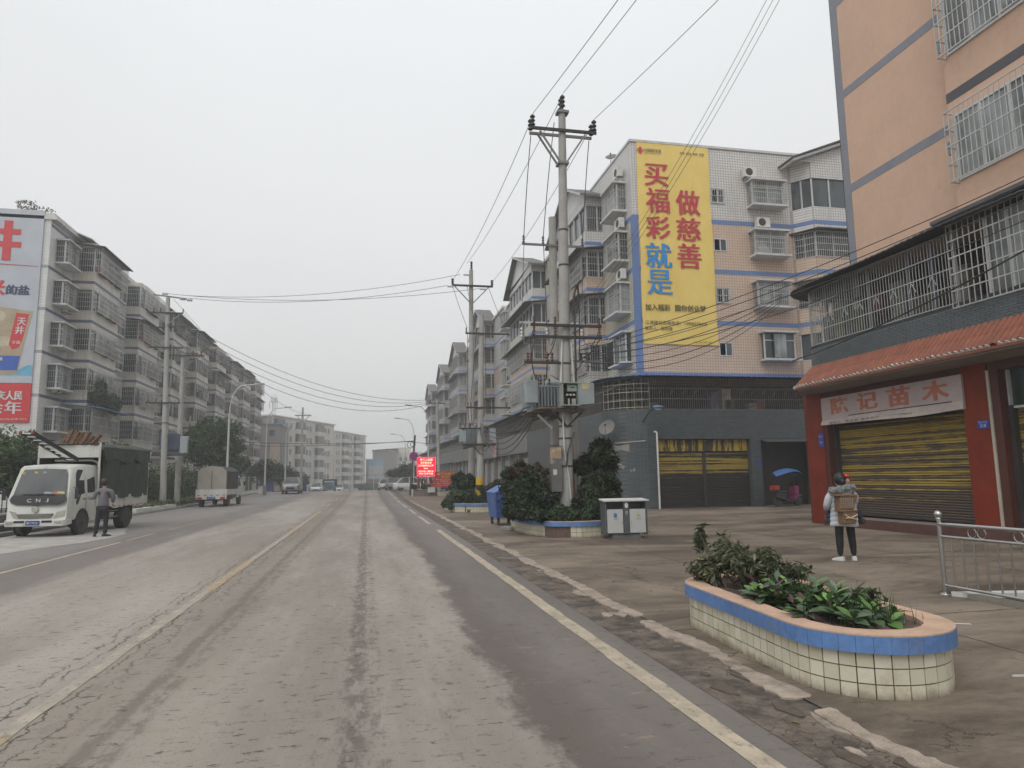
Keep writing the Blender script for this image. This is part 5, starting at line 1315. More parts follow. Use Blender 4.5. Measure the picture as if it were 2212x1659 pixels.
tree(-.5, 215, -2.6, .3, 2.5, 'low hazy bush at the foot of the street beyond the crest', 50, 1500, .4, LEAF_B, None, .4)
tree(2.2, 225, -2.6, .2, 2.3, 'second low hazy bush beyond the crest, under the billboard', 51, 1500, .4, LEAF_B, None, .4)
H_ = thing('hedge', 'overgrown green hedge and weeds between the covered truck and the round tree', 'hedge', (-13.4,54,.1))
bl = []; r_ = random.Random(3)
for k in range(26):
    y = 33.5+k*1.15; t = min(1, k/6); bl.append((-13.8+r_.uniform(-.6,.6), y, .8+r_.uniform(0,.9)+(.6 if k < 14 else 0), .9, 1.0, .9+r_.uniform(0,.6)))
foliage('foliage', bl, 15000, .15, LEAF_H, H_, 77, core=.4, kind='stuff')
gr = [(-12.2+r_.uniform(-.3,.3), 40+k*1.1, .25, .6, .9, .35) for k in range(22)]
foliage('weeds', gr, 6000, .10, leaf_mat('grass_weeds', (.04,.07,.02), (.09,.14,.04), (.18,.13,.07)), H_, 78, up=0, long=2.6, kind='stuff')
tree(-14.6, 44, .1, 3.9, 1.5, 'slender grey green tree behind the covered truck by the concrete poles', 60, 2600, .15, LEAF_H, None, 1.6)
tree(-14.5, 33, .3, 3.9, 1.9, 'leafy bush tree behind the white truck cab, below the billboard', 61, 4800, .15, LEAF_H, None, .8)
tree(-18.0, 36.5, .3, 4.4, 2.2, 'bush tree at the left edge behind the ladder', 62, 4800, .16, LEAF_H, None, .8)
tree(-13.6, 27.8, .55, 2.6, 1.0, 'low shrub at the left edge beside the truck mirror', 63, 2200, .12, LEAF_H, None, .3)
q = MB()
RL = thing('railing', 'grey garden railing on the raised platform behind the truck', 'railing', (-13.2,27,.6))
for k in range(40): q.bar((-13.0,20+k*.33,.6),(-13.0,20+k*.33,1.5),.025)
build('bars', q, M['dark_iron'], RL, kind='stuff'); build('rail', MB().bar((-13.0,20,1.5),(-13.0,33,1.5),.04), M['dark_iron'], RL)
build('rail', MB().bar((-13.0,20,.75),(-13.0,33,.75),.03), M['dark_iron'], RL)
# ground-floor shops hidden behind the trees
q = MB().box(-21,-19.4,82,140,-.5,3.6); SHP = thing('shop_row', 'dim single storey shop fronts under the left apartment row', 'shops', (-20,100,0)); build('wall', q, M['l_cream'], SHP)
for k in range(15): build('shopfront', MB().box(-19.42,-19.36,83+k*3.8,86+k*3.8,0,2.9), M['dark' if k % 3 else 'shut_white'], SHP)

# ------------------------------------------------------------------ haze: one closed box of even, pale air
hz = MB().box(-330, 330, -80, 420, -4.2, 29.5)
T = NT('thin_haze'); T.t.nodes.remove(T.b)
pv = T.n('ShaderNodeVolumePrincipled'); pv.inputs['Color'].default_value = (.985,.985,.98,1); pv.inputs['Density'].default_value = .0022; pv.inputs['Anisotropy'].default_value = .2
T.l(pv.outputs[0], T.t.nodes['Material Output'].inputs['Volume'])
build('haze', hz, T.m, kind='stuff')
# ------------------------------------------------------------------ poles, transformers, lamps, wires
def insulator(c, h=.28, r=.06, m_='porcelain', parent=None, axis='Z'):
    prof = [(.02,0)]
    n = 3
    for k in range(n): z = h*k/n; prof += [(r*.5,z+.01),(r,z+h*.12),(r*.95,z+h*.18),(r*.5,z+h*.28)]
    prof += [(.03,h)]
    return build('insulator', MB().lathe(prof, c, 8, axis), M[m_], parent, smooth=True)
def ppole(name, label, b, t, r0, r1, group=None):
    P = thing(name, label, 'utility pole', (b[0], b[1], b[2]), 0, group)
    build('shaft', MB().tube([b, tuple((Vector(b)+Vector(t))/2), t], [r0, (r0+r1)/2, r1], 16), M['concrete_pole'], P, smooth=True)
    return P
def lerp(a, b, t): return tuple(a[i]+(b[i]-a[i])*t for i in range(3))

# H-frame with the meter cabinet
A0, A1 = (5.62,19.5,0), (5.80,19.5,12.9)
PA = ppole('utility_pole', 'tallest concrete pole with black crossarms rising from the tiled planter', A0, A1, .215, .11)
build('crossarm', MB().box(4.75,6.85,19.33,19.39,12.13,12.22), M['dark_iron'], PA); build('crossarm', MB().box(4.78,6.78,19.61,19.67,12.10,12.18), M['iron'], PA)
for x in (4.82, 6.78):
    for y in (19.36, 19.64): insulator((x,y,12.22), .38, .085, 'dark_iron', PA)
for y in (19.42, 19.6): insulator((5.80,y,12.95), .42, .085, 'dark_iron', PA)
build('clamp', MB().box(5.62,5.99,19.36,19.64,12.78,12.86), M['iron'], PA)
for s_, y in ((-1,19.37),(-1,19.63),(1,19.37)): build('brace', MB().bar((5.77+s_*.72,y,12.1),(5.77+s_*.1,y,11.15),.05), M['iron'], PA)
build('clamp', MB().box(5.60,5.94,19.34,19.66,11.10,11.17), M['iron'], PA)
for z in (6.03, 5.68):
    build('crossarm', MB().box(4.62,6.78,19.24,19.31,z-.04,z+.04), M['dark_iron'], PA)
for x in (4.72, 5.36, 6.72):
    insulator((x,19.28,6.07), .22, .05, 'porcelain', PA); insulator((x,19.28,5.72), .27, .05, 'porcelain', PA)
build('crossarm', MB().box(4.42,5.5,19.26,19.33,4.88,4.95), M['dark_iron'], PA)
build('crossarm', MB().box(4.5,6.9,19.70,19.76,5.02,5.08), M['iron'], PA)
for x in (4.52, 4.62, 5.1, 5.25): insulator((x,19.3,4.96), .26, .055, 'porcelain', PA)
for x in (6.25,6.5): insulator((x,19.72,5.08), .22, .07, 'porcelain', PA)
for z in (9.0, 7.9, 4.9, 3.05, 2.7, 1.9):
    r__ = .215-.105*z/12.9; build('band', MB().lathe([(r__,0),(r__+.012,.0),(r__+.012,.045),(r__,.045)], (5.62+.014*z,19.5,z), 14), M['dark_iron'], PA)
for s_ in (-1, 1):
    build('bracket', MB().bar((5.66,19.32,3.05),(5.66+s_*.42,19.25,3.46),.06), M['dark_iron'], PA)
build('bracket', MB().bar((5.3,19.5,3.0),(4.95,19.9,3.45),.07), M['iron'], PA)
q = MB().tube([(5.72,19.25,.6),(5.66,19.27,1.6),(5.55,19.27,2.3),(5.52,19.27,3.4)], .022, 6); build('white_conduit', q, M['porcelain_white'], PA)
q = MB().tube([(5.50,19.3,4.35),(5.57,19.33,5.6)], .03, 6).tube([(5.9,19.3,4.35),(5.84,19.33,5.65)], .03, 6); build('white_conduit', q, M['slab'], PA)
q = MB().tube([(5.92,19.2,3.6),(5.93,19.18,5.5),(5.92,19.18,6.9),(6.02,19.15,7.25),(6.05,19.2,7.3),(6.07,19.2,7.0),(6.0,19.2,6.4)], .032, 7)
q.tube([(5.86,19.2,6.3),(5.98,19.15,7.15),(6.06,19.2,7.22),(6.1,19.25,6.3),(6.15,19.5,5.2)], .018, 5).tube([(5.84,19.25,2.9),(5.62,19.2,2.3),(5.58,19.24,1.9)], .025, 5)
build('cable', q, M['cable'], PA, kind='stuff')
B0, B1 = (6.02,22.0,0), (6.10,22.0,10.4)
PB = ppole('utility_pole', 'shorter concrete pole just behind the tallest one, carrying its transformer', B0, B1, .20, .125)
build('crossarm', MB().box(5.0,7.15,21.83,21.88,9.33,9.40), M['iron'], PB)
for x in (5.05, 5.72, 7.1): insulator((x,21.85,9.40), .26, .05, 'porcelain', PB)
build('crossarm', MB().box(4.85,7.05,21.75,21.80,6.62,6.69), M['slab'], PB)
for x in (4.9, 5.75, 6.95):
    insulator((x,21.7,6.12), .36, .055, 'porcelain_white', PB); build('fuse', MB().bar((x+.06,21.66,6.05),(x+.02,21.62,6.6),.04), M['iron'], PB)
for z in (4.0, 2.6): build('band', MB().lathe([(.18,0),(.2,0),(.2,.05),(.18,.05)], (6.05,22,z), 12), M['dark_iron'], PB)
# transformer on its platform
def transformer(x, y, z, label, k=1.0, face=-1):
    Tn = thing('transformer', label, 'transformer', (x, y, z)); m1 = M['xf']
    build('tank', MB().box(x-.42*k,x+.42*k,y-.36*k,y+.36*k,z,z+.74*k), m1, Tn, bevel=.02)
    f = MB()
    for i in range(8): f.box(x+(-.36+i*.1)*k, x+(-.33+i*.1)*k, y-.52*k, y-.36*k, z+.14*k, z+.72*k)
    for i in range(6): f.box(x-.60*k, x-.42*k, y+(-.3+i*.1)*k, y+(-.27+i*.1)*k, z+.14*k, z+.72*k)
    build('radiator_fins', f, m1, Tn, kind='stuff')
    build('cover', MB().box(x-.50*k,x+.50*k,y-.42*k,y+.42*k,z+.74*k,z+.79*k), m1, Tn)
    for i in range(3): insulator((x+(-.3+i*.28)*k,y+.1*k,z+.79*k), .28*k, .05*k, 'porcelain', Tn)
    build('conservator', MB().lathe([(.01,0),(.1*k,0),(.1*k,.5*k),(.01,.5*k)], (x+.2*k,y+.3*k,z+.95*k), 10, 'X'), m1, Tn, smooth=True)
    return Tn
M['xf'] = mat('transformer_grey', (.30,.34,.36), .5, .1, dirt=.3)
TR = transformer(5.30, 20.75, 3.60, 'pale blue grey transformer with ribbed radiator between the two nearest poles', 1.0)
build('side_box', MB().box(4.62,4.98,20.0,20.25,3.82,4.50), M['xf'], TR, bevel=.01)
build('side_box', MB().box(6.25,6.6,20.4,20.7,3.95,4.5), M['xf'], TR, bevel=.01)
PF = thing('platform', 'dark steel platform strung between the two nearest poles under the transformer', 'platform', (5.6,20.8,3.5))
build('beam', MB().box(5.30,5.40,19.0,22.4,3.46,3.58), M['dark_iron'], PF); build('beam', MB().box(5.86,5.96,19.0,22.4,3.46,3.58), M['dark_iron'], PF); build('beam', MB().box(5.16,6.12,19.05,19.15,3.46,3.56), M['dark_iron'], PF)
q = MB(); 
for k in range(8): build('slat', MB().box(4.85,6.0,19.3+k*.36,19.55+k*.36,3.582,3.61), M['wood' if k % 3 == 0 else 'dark_iron'], PF)
# meter cabinet, door open
CB = thing('meter_cabinet', 'grey green electrical cabinet hung on the tallest pole with its door open', 'cabinet', (5.68,19.15,3.6)); cg = mat('cabinet_green_grey', (.27,.32,.28), .5, .12, dirt=.3)
x0, x1, y0, y1, z0, z1 = 5.43, 5.93, 18.93, 19.27, 3.63, 4.30
build('back', MB().box(x0,x1,y1-.02,y1,z0,z1), M['dark_iron'], CB)
q = MB().box(x0,x0+.03,y0,y1-.021,z0+.03,z1-.03).box(x1-.03,x1,y0,y1-.021,z0+.03,z1-.03).box(x0,x1,y0,y1-.021,z0,z0+.03).box(x0-.02,x1+.02,y0-.02,y1+.02,z1-.03,z1); build('housing', q, cg, CB)
build('meter', MB().box(5.60,5.88,19.0,19.1,4.05,4.24), cg, CB); build('meter_window', MB().box(5.70,5.80,18.995,18.999,4.14,4.17), M['black'], CB)
for k in range(3): build('fuse', MB().box(5.58+k*.1,5.64+k*.1,19.05,19.12,3.93,3.98), M['porcelain_white'], CB)
for k, dx in enumerate((0,.12,.18)): build('fuse_base', MB().box(5.63+dx,5.66+dx,19.02,19.1,3.66,3.84), M['slab'], CB)
build('door', MB().add([(5.935,18.94,3.66),(6.40,19.0,3.70),(6.40,19.02,3.70),(5.935,18.96,3.66),(5.935,18.94,4.27),(6.40,19.0,4.30),(6.40,19.02,4.30),(5.935,18.96,4.27)],[(0,3,2,1),(4,5,6,7),(0,1,5,4),(1,2,6,5),(2,3,7,6),(3,0,4,7)]), M['xf'], CB)
build('notice', MB().add([(6.02,18.945,4.10),(6.24,18.972,4.11),(6.24,18.972,4.25),(6.02,18.945,4.24)],[(0,1,2,3)]), mat('cream_notice', (.50,.44,.22), .6), CB)
RB_ = thing('junction_box', 'rusty cream steel box strapped low on the tallest pole', 'box', (5.3,19.3,2.1)); build('case', MB().box(5.14,5.42,19.15,19.38,2.13,2.48), mat('rusty_cream', (.42,.33,.22), .7, .4, 5, dirt=.9, dirtcol=(.16,.05,.02)), RB_, bevel=.01)
build('lid', MB().box(5.12,5.44,19.13,19.40,2.481,2.50), M['iron'], RB_)
RB_ = thing('junction_box', 'tall dark grey box with a small label at the foot of the tallest pole', 'box', (5.3,19.3,1.2)); build('case', MB().box(5.14,5.44,19.2,19.45,1.2,2.0), mat('dark_grey_box', (.12,.12,.12), .6, .2), RB_, bevel=.01); build('notice', MB().box(5.18,5.29,19.19,19.199,1.68,1.83), M['slab'], RB_)
WP = thing('utility_pole', 'thin pale concrete post behind the tallest pole', 'utility pole', (6.32,21.0,0)); build('shaft', MB().tube([(6.38,21,0),(6.40,21,5.2)], [.13,.10], 10), M['concrete_pole'], WP, smooth=True); build('wooden_splint', MB().tube([(6.18,20.6,.6),(6.14,20.6,2.6)], .075, 7), M['wood'], WP, smooth=True)
build('cable', MB().tube([(6.14,20.6,2.6),(6.05,20.5,3.5)], .035, 6), M['cable'], WP)

# second H-frame
C0, C1 = (5.5,37.2,0), (5.56,37.2,13.1)
PC = ppole('utility_pole', 'second tall concrete pole along the right kerb with glass disc insulators', C0, C1, .20, .11)
build('crossarm', MB().box(4.45,6.75,37.0,37.08,12.1,12.2), M['dark_iron'], PC)
for s_ in (-1,1): build('brace', MB().bar((5.56+s_*.95,37.04,12.1),(5.56+s_*.1,37.04,11.2),.05), M['iron'], PC)
for x in (4.5,6.7): insulator((x,37.0,12.2), .32, .09, 'dark_iron', PC)
insulator((5.56,37.05,13.1), .45, .08, 'dark_iron', PC)
for x, z in ((4.2,12.05),(5.1,12.75),(6.0,11.98)): insulator((x,37.0,z), .35, .07, 'porcelain_white', PC, 'X')
D0, D1 = (5.42,34.0,0), (5.60,34.0,9.75)
PD = ppole('utility_pole', 'concrete pole with yellow and black bands standing in the second planter', D0, D1, .185, .125)
T = NT('hazard_bands'); sp = T.n('ShaderNodeSeparateXYZ'); T.l(T.pos(), sp.inputs[0])
for k, (z0, z1, c_) in enumerate(((1.27,1.62,(.60,.36,.02)),(1.02,1.27,(.03,.03,.03)),(.78,1.02,(.60,.36,.02)),(.55,.78,(.03,.03,.03)),(.32,.55,(.60,.36,.02)))):
    build('painted_band', MB().lathe([(.19,0),(.196,0),(.194,z1-z0),(.188,z1-z0)], (5.43,34.0,z0), 16), mat('band_paint_%d' % (k % 2), c_, .5, .15, dirt=.2), PD, smooth=True)
for z, y in ((9.05,35.0),(5.2,35.0)):
    build('crossarm', MB().box(4.75,7.0,33.82,33.88,z*.972-.04,z*.972+.04), M['dark_iron'], PD)
for x in (4.85,5.0,5.75,6.8):
    insulator((x,33.85,5.09), .25, .05, 'porcelain', PD); 
for x in (4.8,5.3): insulator((x,33.85,8.84), .25, .05, 'porcelain', PD)
build('crossarm', MB().box(4.4,5.5,33.8,33.86,4.0,4.06), M['dark_iron'], PD)
for x in (4.45, 4.9): insulator((x,33.83,4.07), .22, .05, 'porcelain', PD)
for s_ in (-1, 1): build('bracket', MB().bar((5.5,33.85,2.75),(5.5+s_*.5,33.8,3.22),.07), M['iron'], PD)
TR2 = transformer(5.25, 35.4, 3.30, 'second pale transformer between the banded pole and the pole behind', 1.05)
build('side_box', MB().box(6.0,6.3,34.2,34.5,3.45,4.05), M['xf'], TR2, bevel=.01)
PF = thing('platform', 'steel platform under the second transformer behind the banded pole', 'platform', (5.4,35.5,3.2))
for x in (5.1,5.75): build('beam', MB().box(x,x+.1,33.6,37.6,3.15,3.27), M['dark_iron'], PF)
build('beam', MB().box(4.55,6.2,33.65,33.75,3.16,3.28), M['dark_iron'], PF)
# further poles on the right
PE = ppole('utility_pole', 'slim concrete pole before the hazy end of the right row, near the red screen', (6.1,60,0), (5.9,60,8.4), .17, .11)
build('crossarm', MB().box(5.2,6.6,59.9,59.96,8.0,8.08), M['dark_iron'], PE); insulator((5.3,59.9,8.08), .25, .05, 'porcelain', PE)
PFx = ppole('utility_pole', 'leaning brown pole with a coil of cable beside the no stopping sign', (3.75,62,.1), (4.15,62,5.4), .13, .08)
PFx.children[0].data.materials[0] = M['bark']
q = MB(); n = 18
for (cx, cz, rr) in ((3.75,4.55,.28),(3.95,4.6,.22)):
    q.tube([(cx+rr*math.cos(2*math.pi*k/n),61.9,cz+rr*math.sin(2*math.pi*k/n)) for k in range(n+1)], .025, 5)
build('cable_coil', q, M['cable'], PFx)
# left poles
PG = ppole('utility_pole', 'concrete pole with crossarms in front of the left row, right of the covered truck', (-12.05,46,0), (-12.35,46,13.1), .19, .12)
build('crossarm', MB().bar((-13.3,46.3,13.35),(-11.2,45.7,13.0),.08), M['iron'], PG)
for x, z in ((-12.65,13.3),(-11.6,13.0),(-11.2,12.95)): insulator((x,45.8,z), .34, .10, 'porcelain_white', PG, 'X')
build('crossarm', MB().box(-13.25,-11.4,45.8,45.87,12.05,12.14), M['dark_iron'], PG)
build('crossarm', MB().bar((-13.3,46,11.15),(-11.1,45.9,11.3),.08), M['dark_iron'], PG)
build('brace', MB().bar((-12.3,45.85,11.3),(-11.5,45.85,12.1),.06), M['iron'], PG)
for z in (9.85, 6.4): build('crossarm', MB().box(-13.3,-11.3,45.8,45.87,z,z+.09), M['dark_iron'], PG)
for x in (-13.1,-12.7,-11.4): insulator((x,45.85,12.14), .25, .05, 'porcelain', PG); insulator((x,45.85,6.49), .25, .05, 'porcelain', PG)
build('band', MB().lathe([(.17,0),(.19,0),(.19,.05),(.17,.05)], (-12.15,46,5.2), 12), M['dark_iron'], PG)
PH = ppole('utility_pole', 'shorter concrete pole close behind the left crossarm pole', (-11.9,48.6,0), (-11.95,48.6,10.0), .19, .13)
build('crossarm', MB().box(-13,-10.6,48.4,48.47,9.8,9.9), M['dark_iron'], PH); build('brace', MB().bar((-11.8,48.4,9.2),(-10.8,48.4,9.8),.06), M['iron'], PH)
for x in (-12.8,-11.3,-10.8): insulator((x,48.43,9.9), .28, .07, 'porcelain', PH)
TR3 = transformer(-11.9, 47.3, 3.35, 'dark and white transformer mounted between the two left poles', 1.1)
build('side_box', MB().box(-11.35,-10.95,46.4,46.8,3.4,4.4), M['xf'], TR3); build('side_box', MB().box(-12.55,-11.45,46.5,46.9,3.6,4.6), mat('dark_blue_box', (.06,.07,.12), .5), TR3)
PF = thing('platform', 'steel platform under the left transformer', 'platform', (-11.9,47.3,3.3)); build('beam', MB().box(-12.9,-10.9,46.2,46.3,3.2,3.33), M['dark_iron'], PF); build('beam', MB().box(-12.3,-12.2,45.9,48.8,3.06,3.19), M['dark_iron'], PF)
PI = ppole('utility_pole', 'distant concrete pole with a short crossarm standing over the bend blocks', (-9.6,109,-.3), (-9.6,109,12.5), .22, .14)
build('crossarm', MB().box(-10.7,-8.3,108.8,108.9,11.2,11.35), M['iron'], PI); build('crossarm', MB().box(-10.6,-8.5,108.8,108.9,9.2,9.32), M['iron'], PI)
for s_ in (-1,1): build('brace', MB().bar((-9.5+s_*.9,108.85,11.2),(-9.5,108.85,10.2),.09), M['iron'], PI)
for y, x in ((75,-17.5),(96,-17.3)): PJ = ppole('utility_pole', 'grey service pole close to the caged left row at about %s' % ('its middle' if y == 75 else 'its far end'), (x,y,0), (x,y,8.2), .15, .1)

# ------------------------------------------------------------------ street lamps
def lamp(x, y, side, label, group, h=8.75):
    z0 = gz(y); Ln = thing('street_lamp', label, 'street lamp', (x, y, z0), 0, group)
    build('pole', MB().tube([(x,y,z0),(x,y,z0+h*.72)], [.10,.065], 10), M['lamp_white'], Ln, smooth=True)
    pts = [(x,y,z0+h*.72)]; n = 8
    for k in range(1, n+1):
        a = k/n*math.pi*.46; pts.append((x+side*(1.0*(1-math.cos(a))*.9), y, z0+h*.72+(h*.235)*math.sin(a)))
    e = pts[-1]; pts.append((e[0]+side*.9, y, e[2]+.12)); build('arm', MB().tube(pts, .042, 8), M['lamp_white'], Ln, smooth=True)
    p = pts[-1]; q = MB(); q.add([(p[0]-side*.05,y-.1,p[2]-.05),(p[0]+side*.65,y-.13,p[2]+.02),(p[0]+side*.65,y+.13,p[2]+.02),(p[0]-side*.05,y+.1,p[2]-.05),(p[0]-side*.05,y-.06,p[2]+.07),(p[0]+side*.6,y-.09,p[2]+.1),(p[0]+side*.6,y+.09,p[2]+.1),(p[0]-side*.05,y+.06,p[2]+.07)],
            [(0,3,2,1),(4,5,6,7),(0,1,5,4),(1,2,6,5),(2,3,7,6),(3,0,4,7)]); build('lamp_head', q, M['iron'], Ln)
    build('base_box', MB().box(x-.16,x+.16,y-.16,y+.16,z0,z0+.9), M['iron'], Ln)
    return Ln
M['lamp_white'] = mat('lamp_post_paint', (.50,.51,.51), .45, .1, dirt=.15)
for i, (x, y) in enumerate(((-9.6,52.2),(-9.6,71),(-9.6,88),(-9.6,126),(-9.6,148),(-9.6,166))):
    lamp(x, y, 1, ('nearest left street lamp, its hooked arm over the small covered truck','second left street lamp, its foot beside the dark cabinet','third left street lamp behind the silver family car','fourth left street lamp in the haze','fifth left street lamp, pale against the cream block','sixth and faintest left street lamp')[i], 'street lamps on the left kerb')
for i, (x, y) in enumerate(((5.85,68),(5.5,84),(5.7,106),(6.0,146))):
    lamp(x, y, -1, ('nearest right street lamp, against the end of the right row','second right street lamp above the no stopping sign','third right street lamp above the far tree','fourth, faint right street lamp')[i], 'street lamps on the right kerb')
for i, (x, y) in enumerate(((-4.4,190),(2.1,215))):
    lamp(x, y, 1, ('pale lamp post rising beyond the crest near the bend blocks','pale lamp post beyond the crest under the far billboard')[i], None, 8.5)

# ------------------------------------------------------------------ wires
def wire(a, b, sag, label, r=.011, group='overhead wires', n=18, m_='wire', cat='wire', name='power_line'):
    a = Vector(a); b = Vector(b); pts = []
    for k in range(n+1):
        t = k/n; p = a.lerp(b, t); p.z -= sag*4*t*(1-t); pts.append(p)
    o = build(name, MB().tube(pts, r, 4, False), M[m_]); return tag(o, label, cat, group)
G1 = 'three conductors from the tallest pole over the camera'
for a, b, w_ in (((4.82,19.3,12.6),(8.35,-16,13.2),'left'),((5.80,19.35,13.38),(9.3,-16,14.2),'middle'),((6.78,19.3,12.6),(11.6,-16,13.3),'right')):
    wire(a, b, .85, w_+' bare wire rising overhead from the tallest pole', group=G1, n=24)
for a, b, w_ in (((4.82,19.7,12.5),(4.5,37,12.4),'left'),((5.80,19.6,13.35),(5.3,37,13.4),'middle'),((6.78,19.7,12.5),(6.7,37,12.4),'right')):
    wire(a, b, .35, w_+' bare wire between the tallest pole and the second tall pole', group='span between the right-hand poles')
for a, b, w_ in (((4.2,37,12.1),(-11.1,45.7,13.05),'lowest'),((4.9,37,12.75),(-11.5,45.8,13.25),'middle'),((6.0,37,12.0),(-12.5,45.9,13.35),'highest')):
    wire(a, b, .55, w_+' of the wires crossing the street from the second tall pole to the left pole', group='wires crossing the street', r=.014)
for k in range(4):
    wire((-11.9+k*.35,46,11.9-k*.6), (5.5,60,8.35-.1*k), 1.6+.15*k, '%s of four dark cables sagging across the street beyond the trucks' % ('highest','second','third','lowest')[k], r=.016, group='sagging cables over the street', m_='cable', cat='cable', name='cable')
wire((-12.0,46,13.0),(-9.7,108.8,11.5),1.2,'wire running along the left pavement to the distant pole', r=.014)
wire((-11.5,46,12.2),(-8.6,108.8,11.4),1.4,'second wire along the left pavement to the distant pole', r=.014)
for k in range(2):
    wire((4.0,62,4.9-.05*k),(-17.4,75,5.4+.5*k),.35,'%s low dark cable strung across the street at balcony height' % ('lower','upper')[k], r=.022, group='low cables across the street', m_='cable', cat='cable', name='cable')
wire((4.1,62,4.8),(11.6,70,5.3),.3,'cable from the leaning brown pole to the right row', r=.018, m_='cable', cat='cable', name='cable')
wire((-17.4,75,1.9),(5,140,2.6),.3,'faint low cable far down the street', r=.022, m_='cable', cat='cable', name='cable')
# jumpers down the tallest pole
q = []
for k, (x0, x1) in enumerate(((4.84,5.05),(5.6,5.72),(6.72,7.1))):
    wire((x0,19.7,12.1 if k != 1 else 12.6),(x1,21.8,9.65),-.15,'%s slack jumper wire dropping from the top arm of the tallest pole' % ('left','middle','right')[k], r=.013, group='jumper wires', m_='cable', n=12)
    wire((x1,21.8,9.4),((4.9,5.75,6.95)[k],21.7,6.5),-.1,'%s jumper wire dropping to the fuses of the shorter pole' % ('left','middle','right')[k], r=.013, group='jumper wires', m_='cable', n=10)
    wire(((4.9,5.75,6.95)[k],21.6,6.1),((4.72,5.36,6.72)[k],19.3,5.95),.35,'%s short lead between fuses and the double arm' % ('left','middle','right')[k], r=.013, group='jumper wires', m_='cable', n=10)
    wire(((4.72,5.36,6.72)[k],19.2,5.7),((4.62,5.1,6.2)[k],19.3,5.1),.12,'%s short lead under the double arm' % ('left','middle','right')[k], r=.014, group='jumper wires', m_='cable', n=8)
    wire(((4.62,5.1,6.2)[k],19.3,5.0),(5.2+k*.2,20.7,4.75),.3,'%s drooping lead into the nearest transformer' % ('left','middle','right')[k], r=.016, group='jumper wires', m_='cable', n=10)
    wire(((4.5,5.3,6.5)[k],37,12.1),((4.85,5.3,6.8)[k],33.9,9.1),.1,'%s jumper wire on the second pair of right-hand poles' % ('left','middle','right')[k], r=.014, group='jumper wires', m_='cable', n=8)
    wire(((4.85,5.3,5.75)[k],33.85,8.8),((4.85,5.0,5.75)[k],33.85,5.4),.05,'%s vertical lead on the banded pole' % ('left','middle','right')[k], r=.014, group='jumper wires', m_='cable', n=8)
    wire(((4.85,5.0,5.75)[k],33.85,5.0),(5.2+k*.1,35.2,4.4),.4,'%s lead into the second transformer' % ('left','middle','right')[k], r=.016, group='jumper wires', m_='cable', n=8)
# bundle from the cabinet pole to the pink building and past it
for k in range(5):
    wire((6.1+.05*k,19.5,5.35-.12*k),(13.62,20.45+.02*k,7.62-.08*k),.35+.12*k,'%s black cable running from the tallest pole to the barred terrace corner' % ('topmost','second','middle','fourth','lowest')[k], r=.010+.003*(k % 2), group='cable bundle to the barred terrace', m_='cable', cat='cable', name='cable')
for k, (zr, sg) in enumerate(((7.52,.42),(7.40,.46),(7.18,.5),(6.95,.62))):
    a = Vector((6.15,19.4,5.45-.12*k)); b = Vector((11.85,10,zr)); b2 = b + (b-a)*.45
    wire(a, b2, sg*1.4, '%s long dark cable running from the tallest pole past the barred terrace' % ('highest','second','third','lowest')[k], r=.010, group='long cables past the pink building', m_='cable', cat='cable', name='cable', n=24)
a = Vector((13.62,20.45,7.3)); wire((13.75,20.3,5.3),(13.1,9,6.55),.25,'thick black cable drooping across the terrace bars', r=.022, m_='cable', cat='cable', name='cable')
for k in range(3):
    wire((6.2,21.9,6.2-.2*k),(9.0+.1*k,13.3-.25*k,12.6),.5,'%s thin grey wire rising steeply across the yellow banner' % ('left','middle','right')[k], r=.008, group='thin wires in front of the banner', n=16)
    
for k in range(6):
    wire((5.6,22.2,4.6-.12*k),(5.45,33.9,4.3-.1*k),.7+.13*k,'%s drooping service cable between the two transformer poles' % ('highest','second','third','fourth','fifth','lowest')[k], r=.018, group='service cables between the pole pairs', m_='cable', cat='cable', name='cable')
for k in range(3):
    wire((5.45,34,4.2-.1*k),(11.6,48+k,5.4),.5,'%s service cable from the banded pole to the shop row' % ('upper','middle','lower')[k], r=.016, group='service cables to the shop row', m_='cable', cat='cable', name='cable')
# ------------------------------------------------------------------ vehicles (built facing -y, then turned)
M['truck_white'] = mat('dusty_white_cab', (.56,.57,.53), .4, .1, 1.5, dirt=.55, dirtcol=(.27,.23,.17), streak=True)
M['canvas'] = mat('dark_green_canvas', (.040,.052,.044), .8, .45, 1.6, bump=1, bscale=7, dirt=.5, dirtcol=(.13,.12,.10), streak=True)
M['canvas_grey'] = mat('faded_canvas', (.33,.30,.26), .85, .15, 2, bump=.4, bscale=14)
M['dusty_glass'] = glass_mat('windscreen', (.045,.052,.056), .22, .35); M['dusty_glass'].node_tree.nodes['Principled BSDF'].inputs['Specular IOR Level'].default_value = .3
M['chrome'] = mat('lamp_chrome', (.45,.43,.38), .25, .2, 8, metal=.2)
M['plate_blue'] = mat('plate_blue', (.02,.06,.32), .4)
M['tail_red'] = mat('tail_lamp', (.40,.03,.02), .3)
M['red_white'] = mat('reflector_tape', (.40,.06,.05), .4)
M['planks'] = mat('rusty_planks', (.115,.062,.034), .9, .8, 9, bump=.5, bscale=20)
M['silver'] = mat('silver_paint', (.30,.29,.27), .3, .08, metal=.5, dirt=.25)
M['car_white'] = mat('car_white', (.62,.63,.62), .3, .06, dirt=.25)
M['car_blue'] = mat('truck_blue', (.05,.12,.22), .45, .15, dirt=.4)
M['chassis'] = mat('chassis_black', (.02,.02,.02), .8, .3)
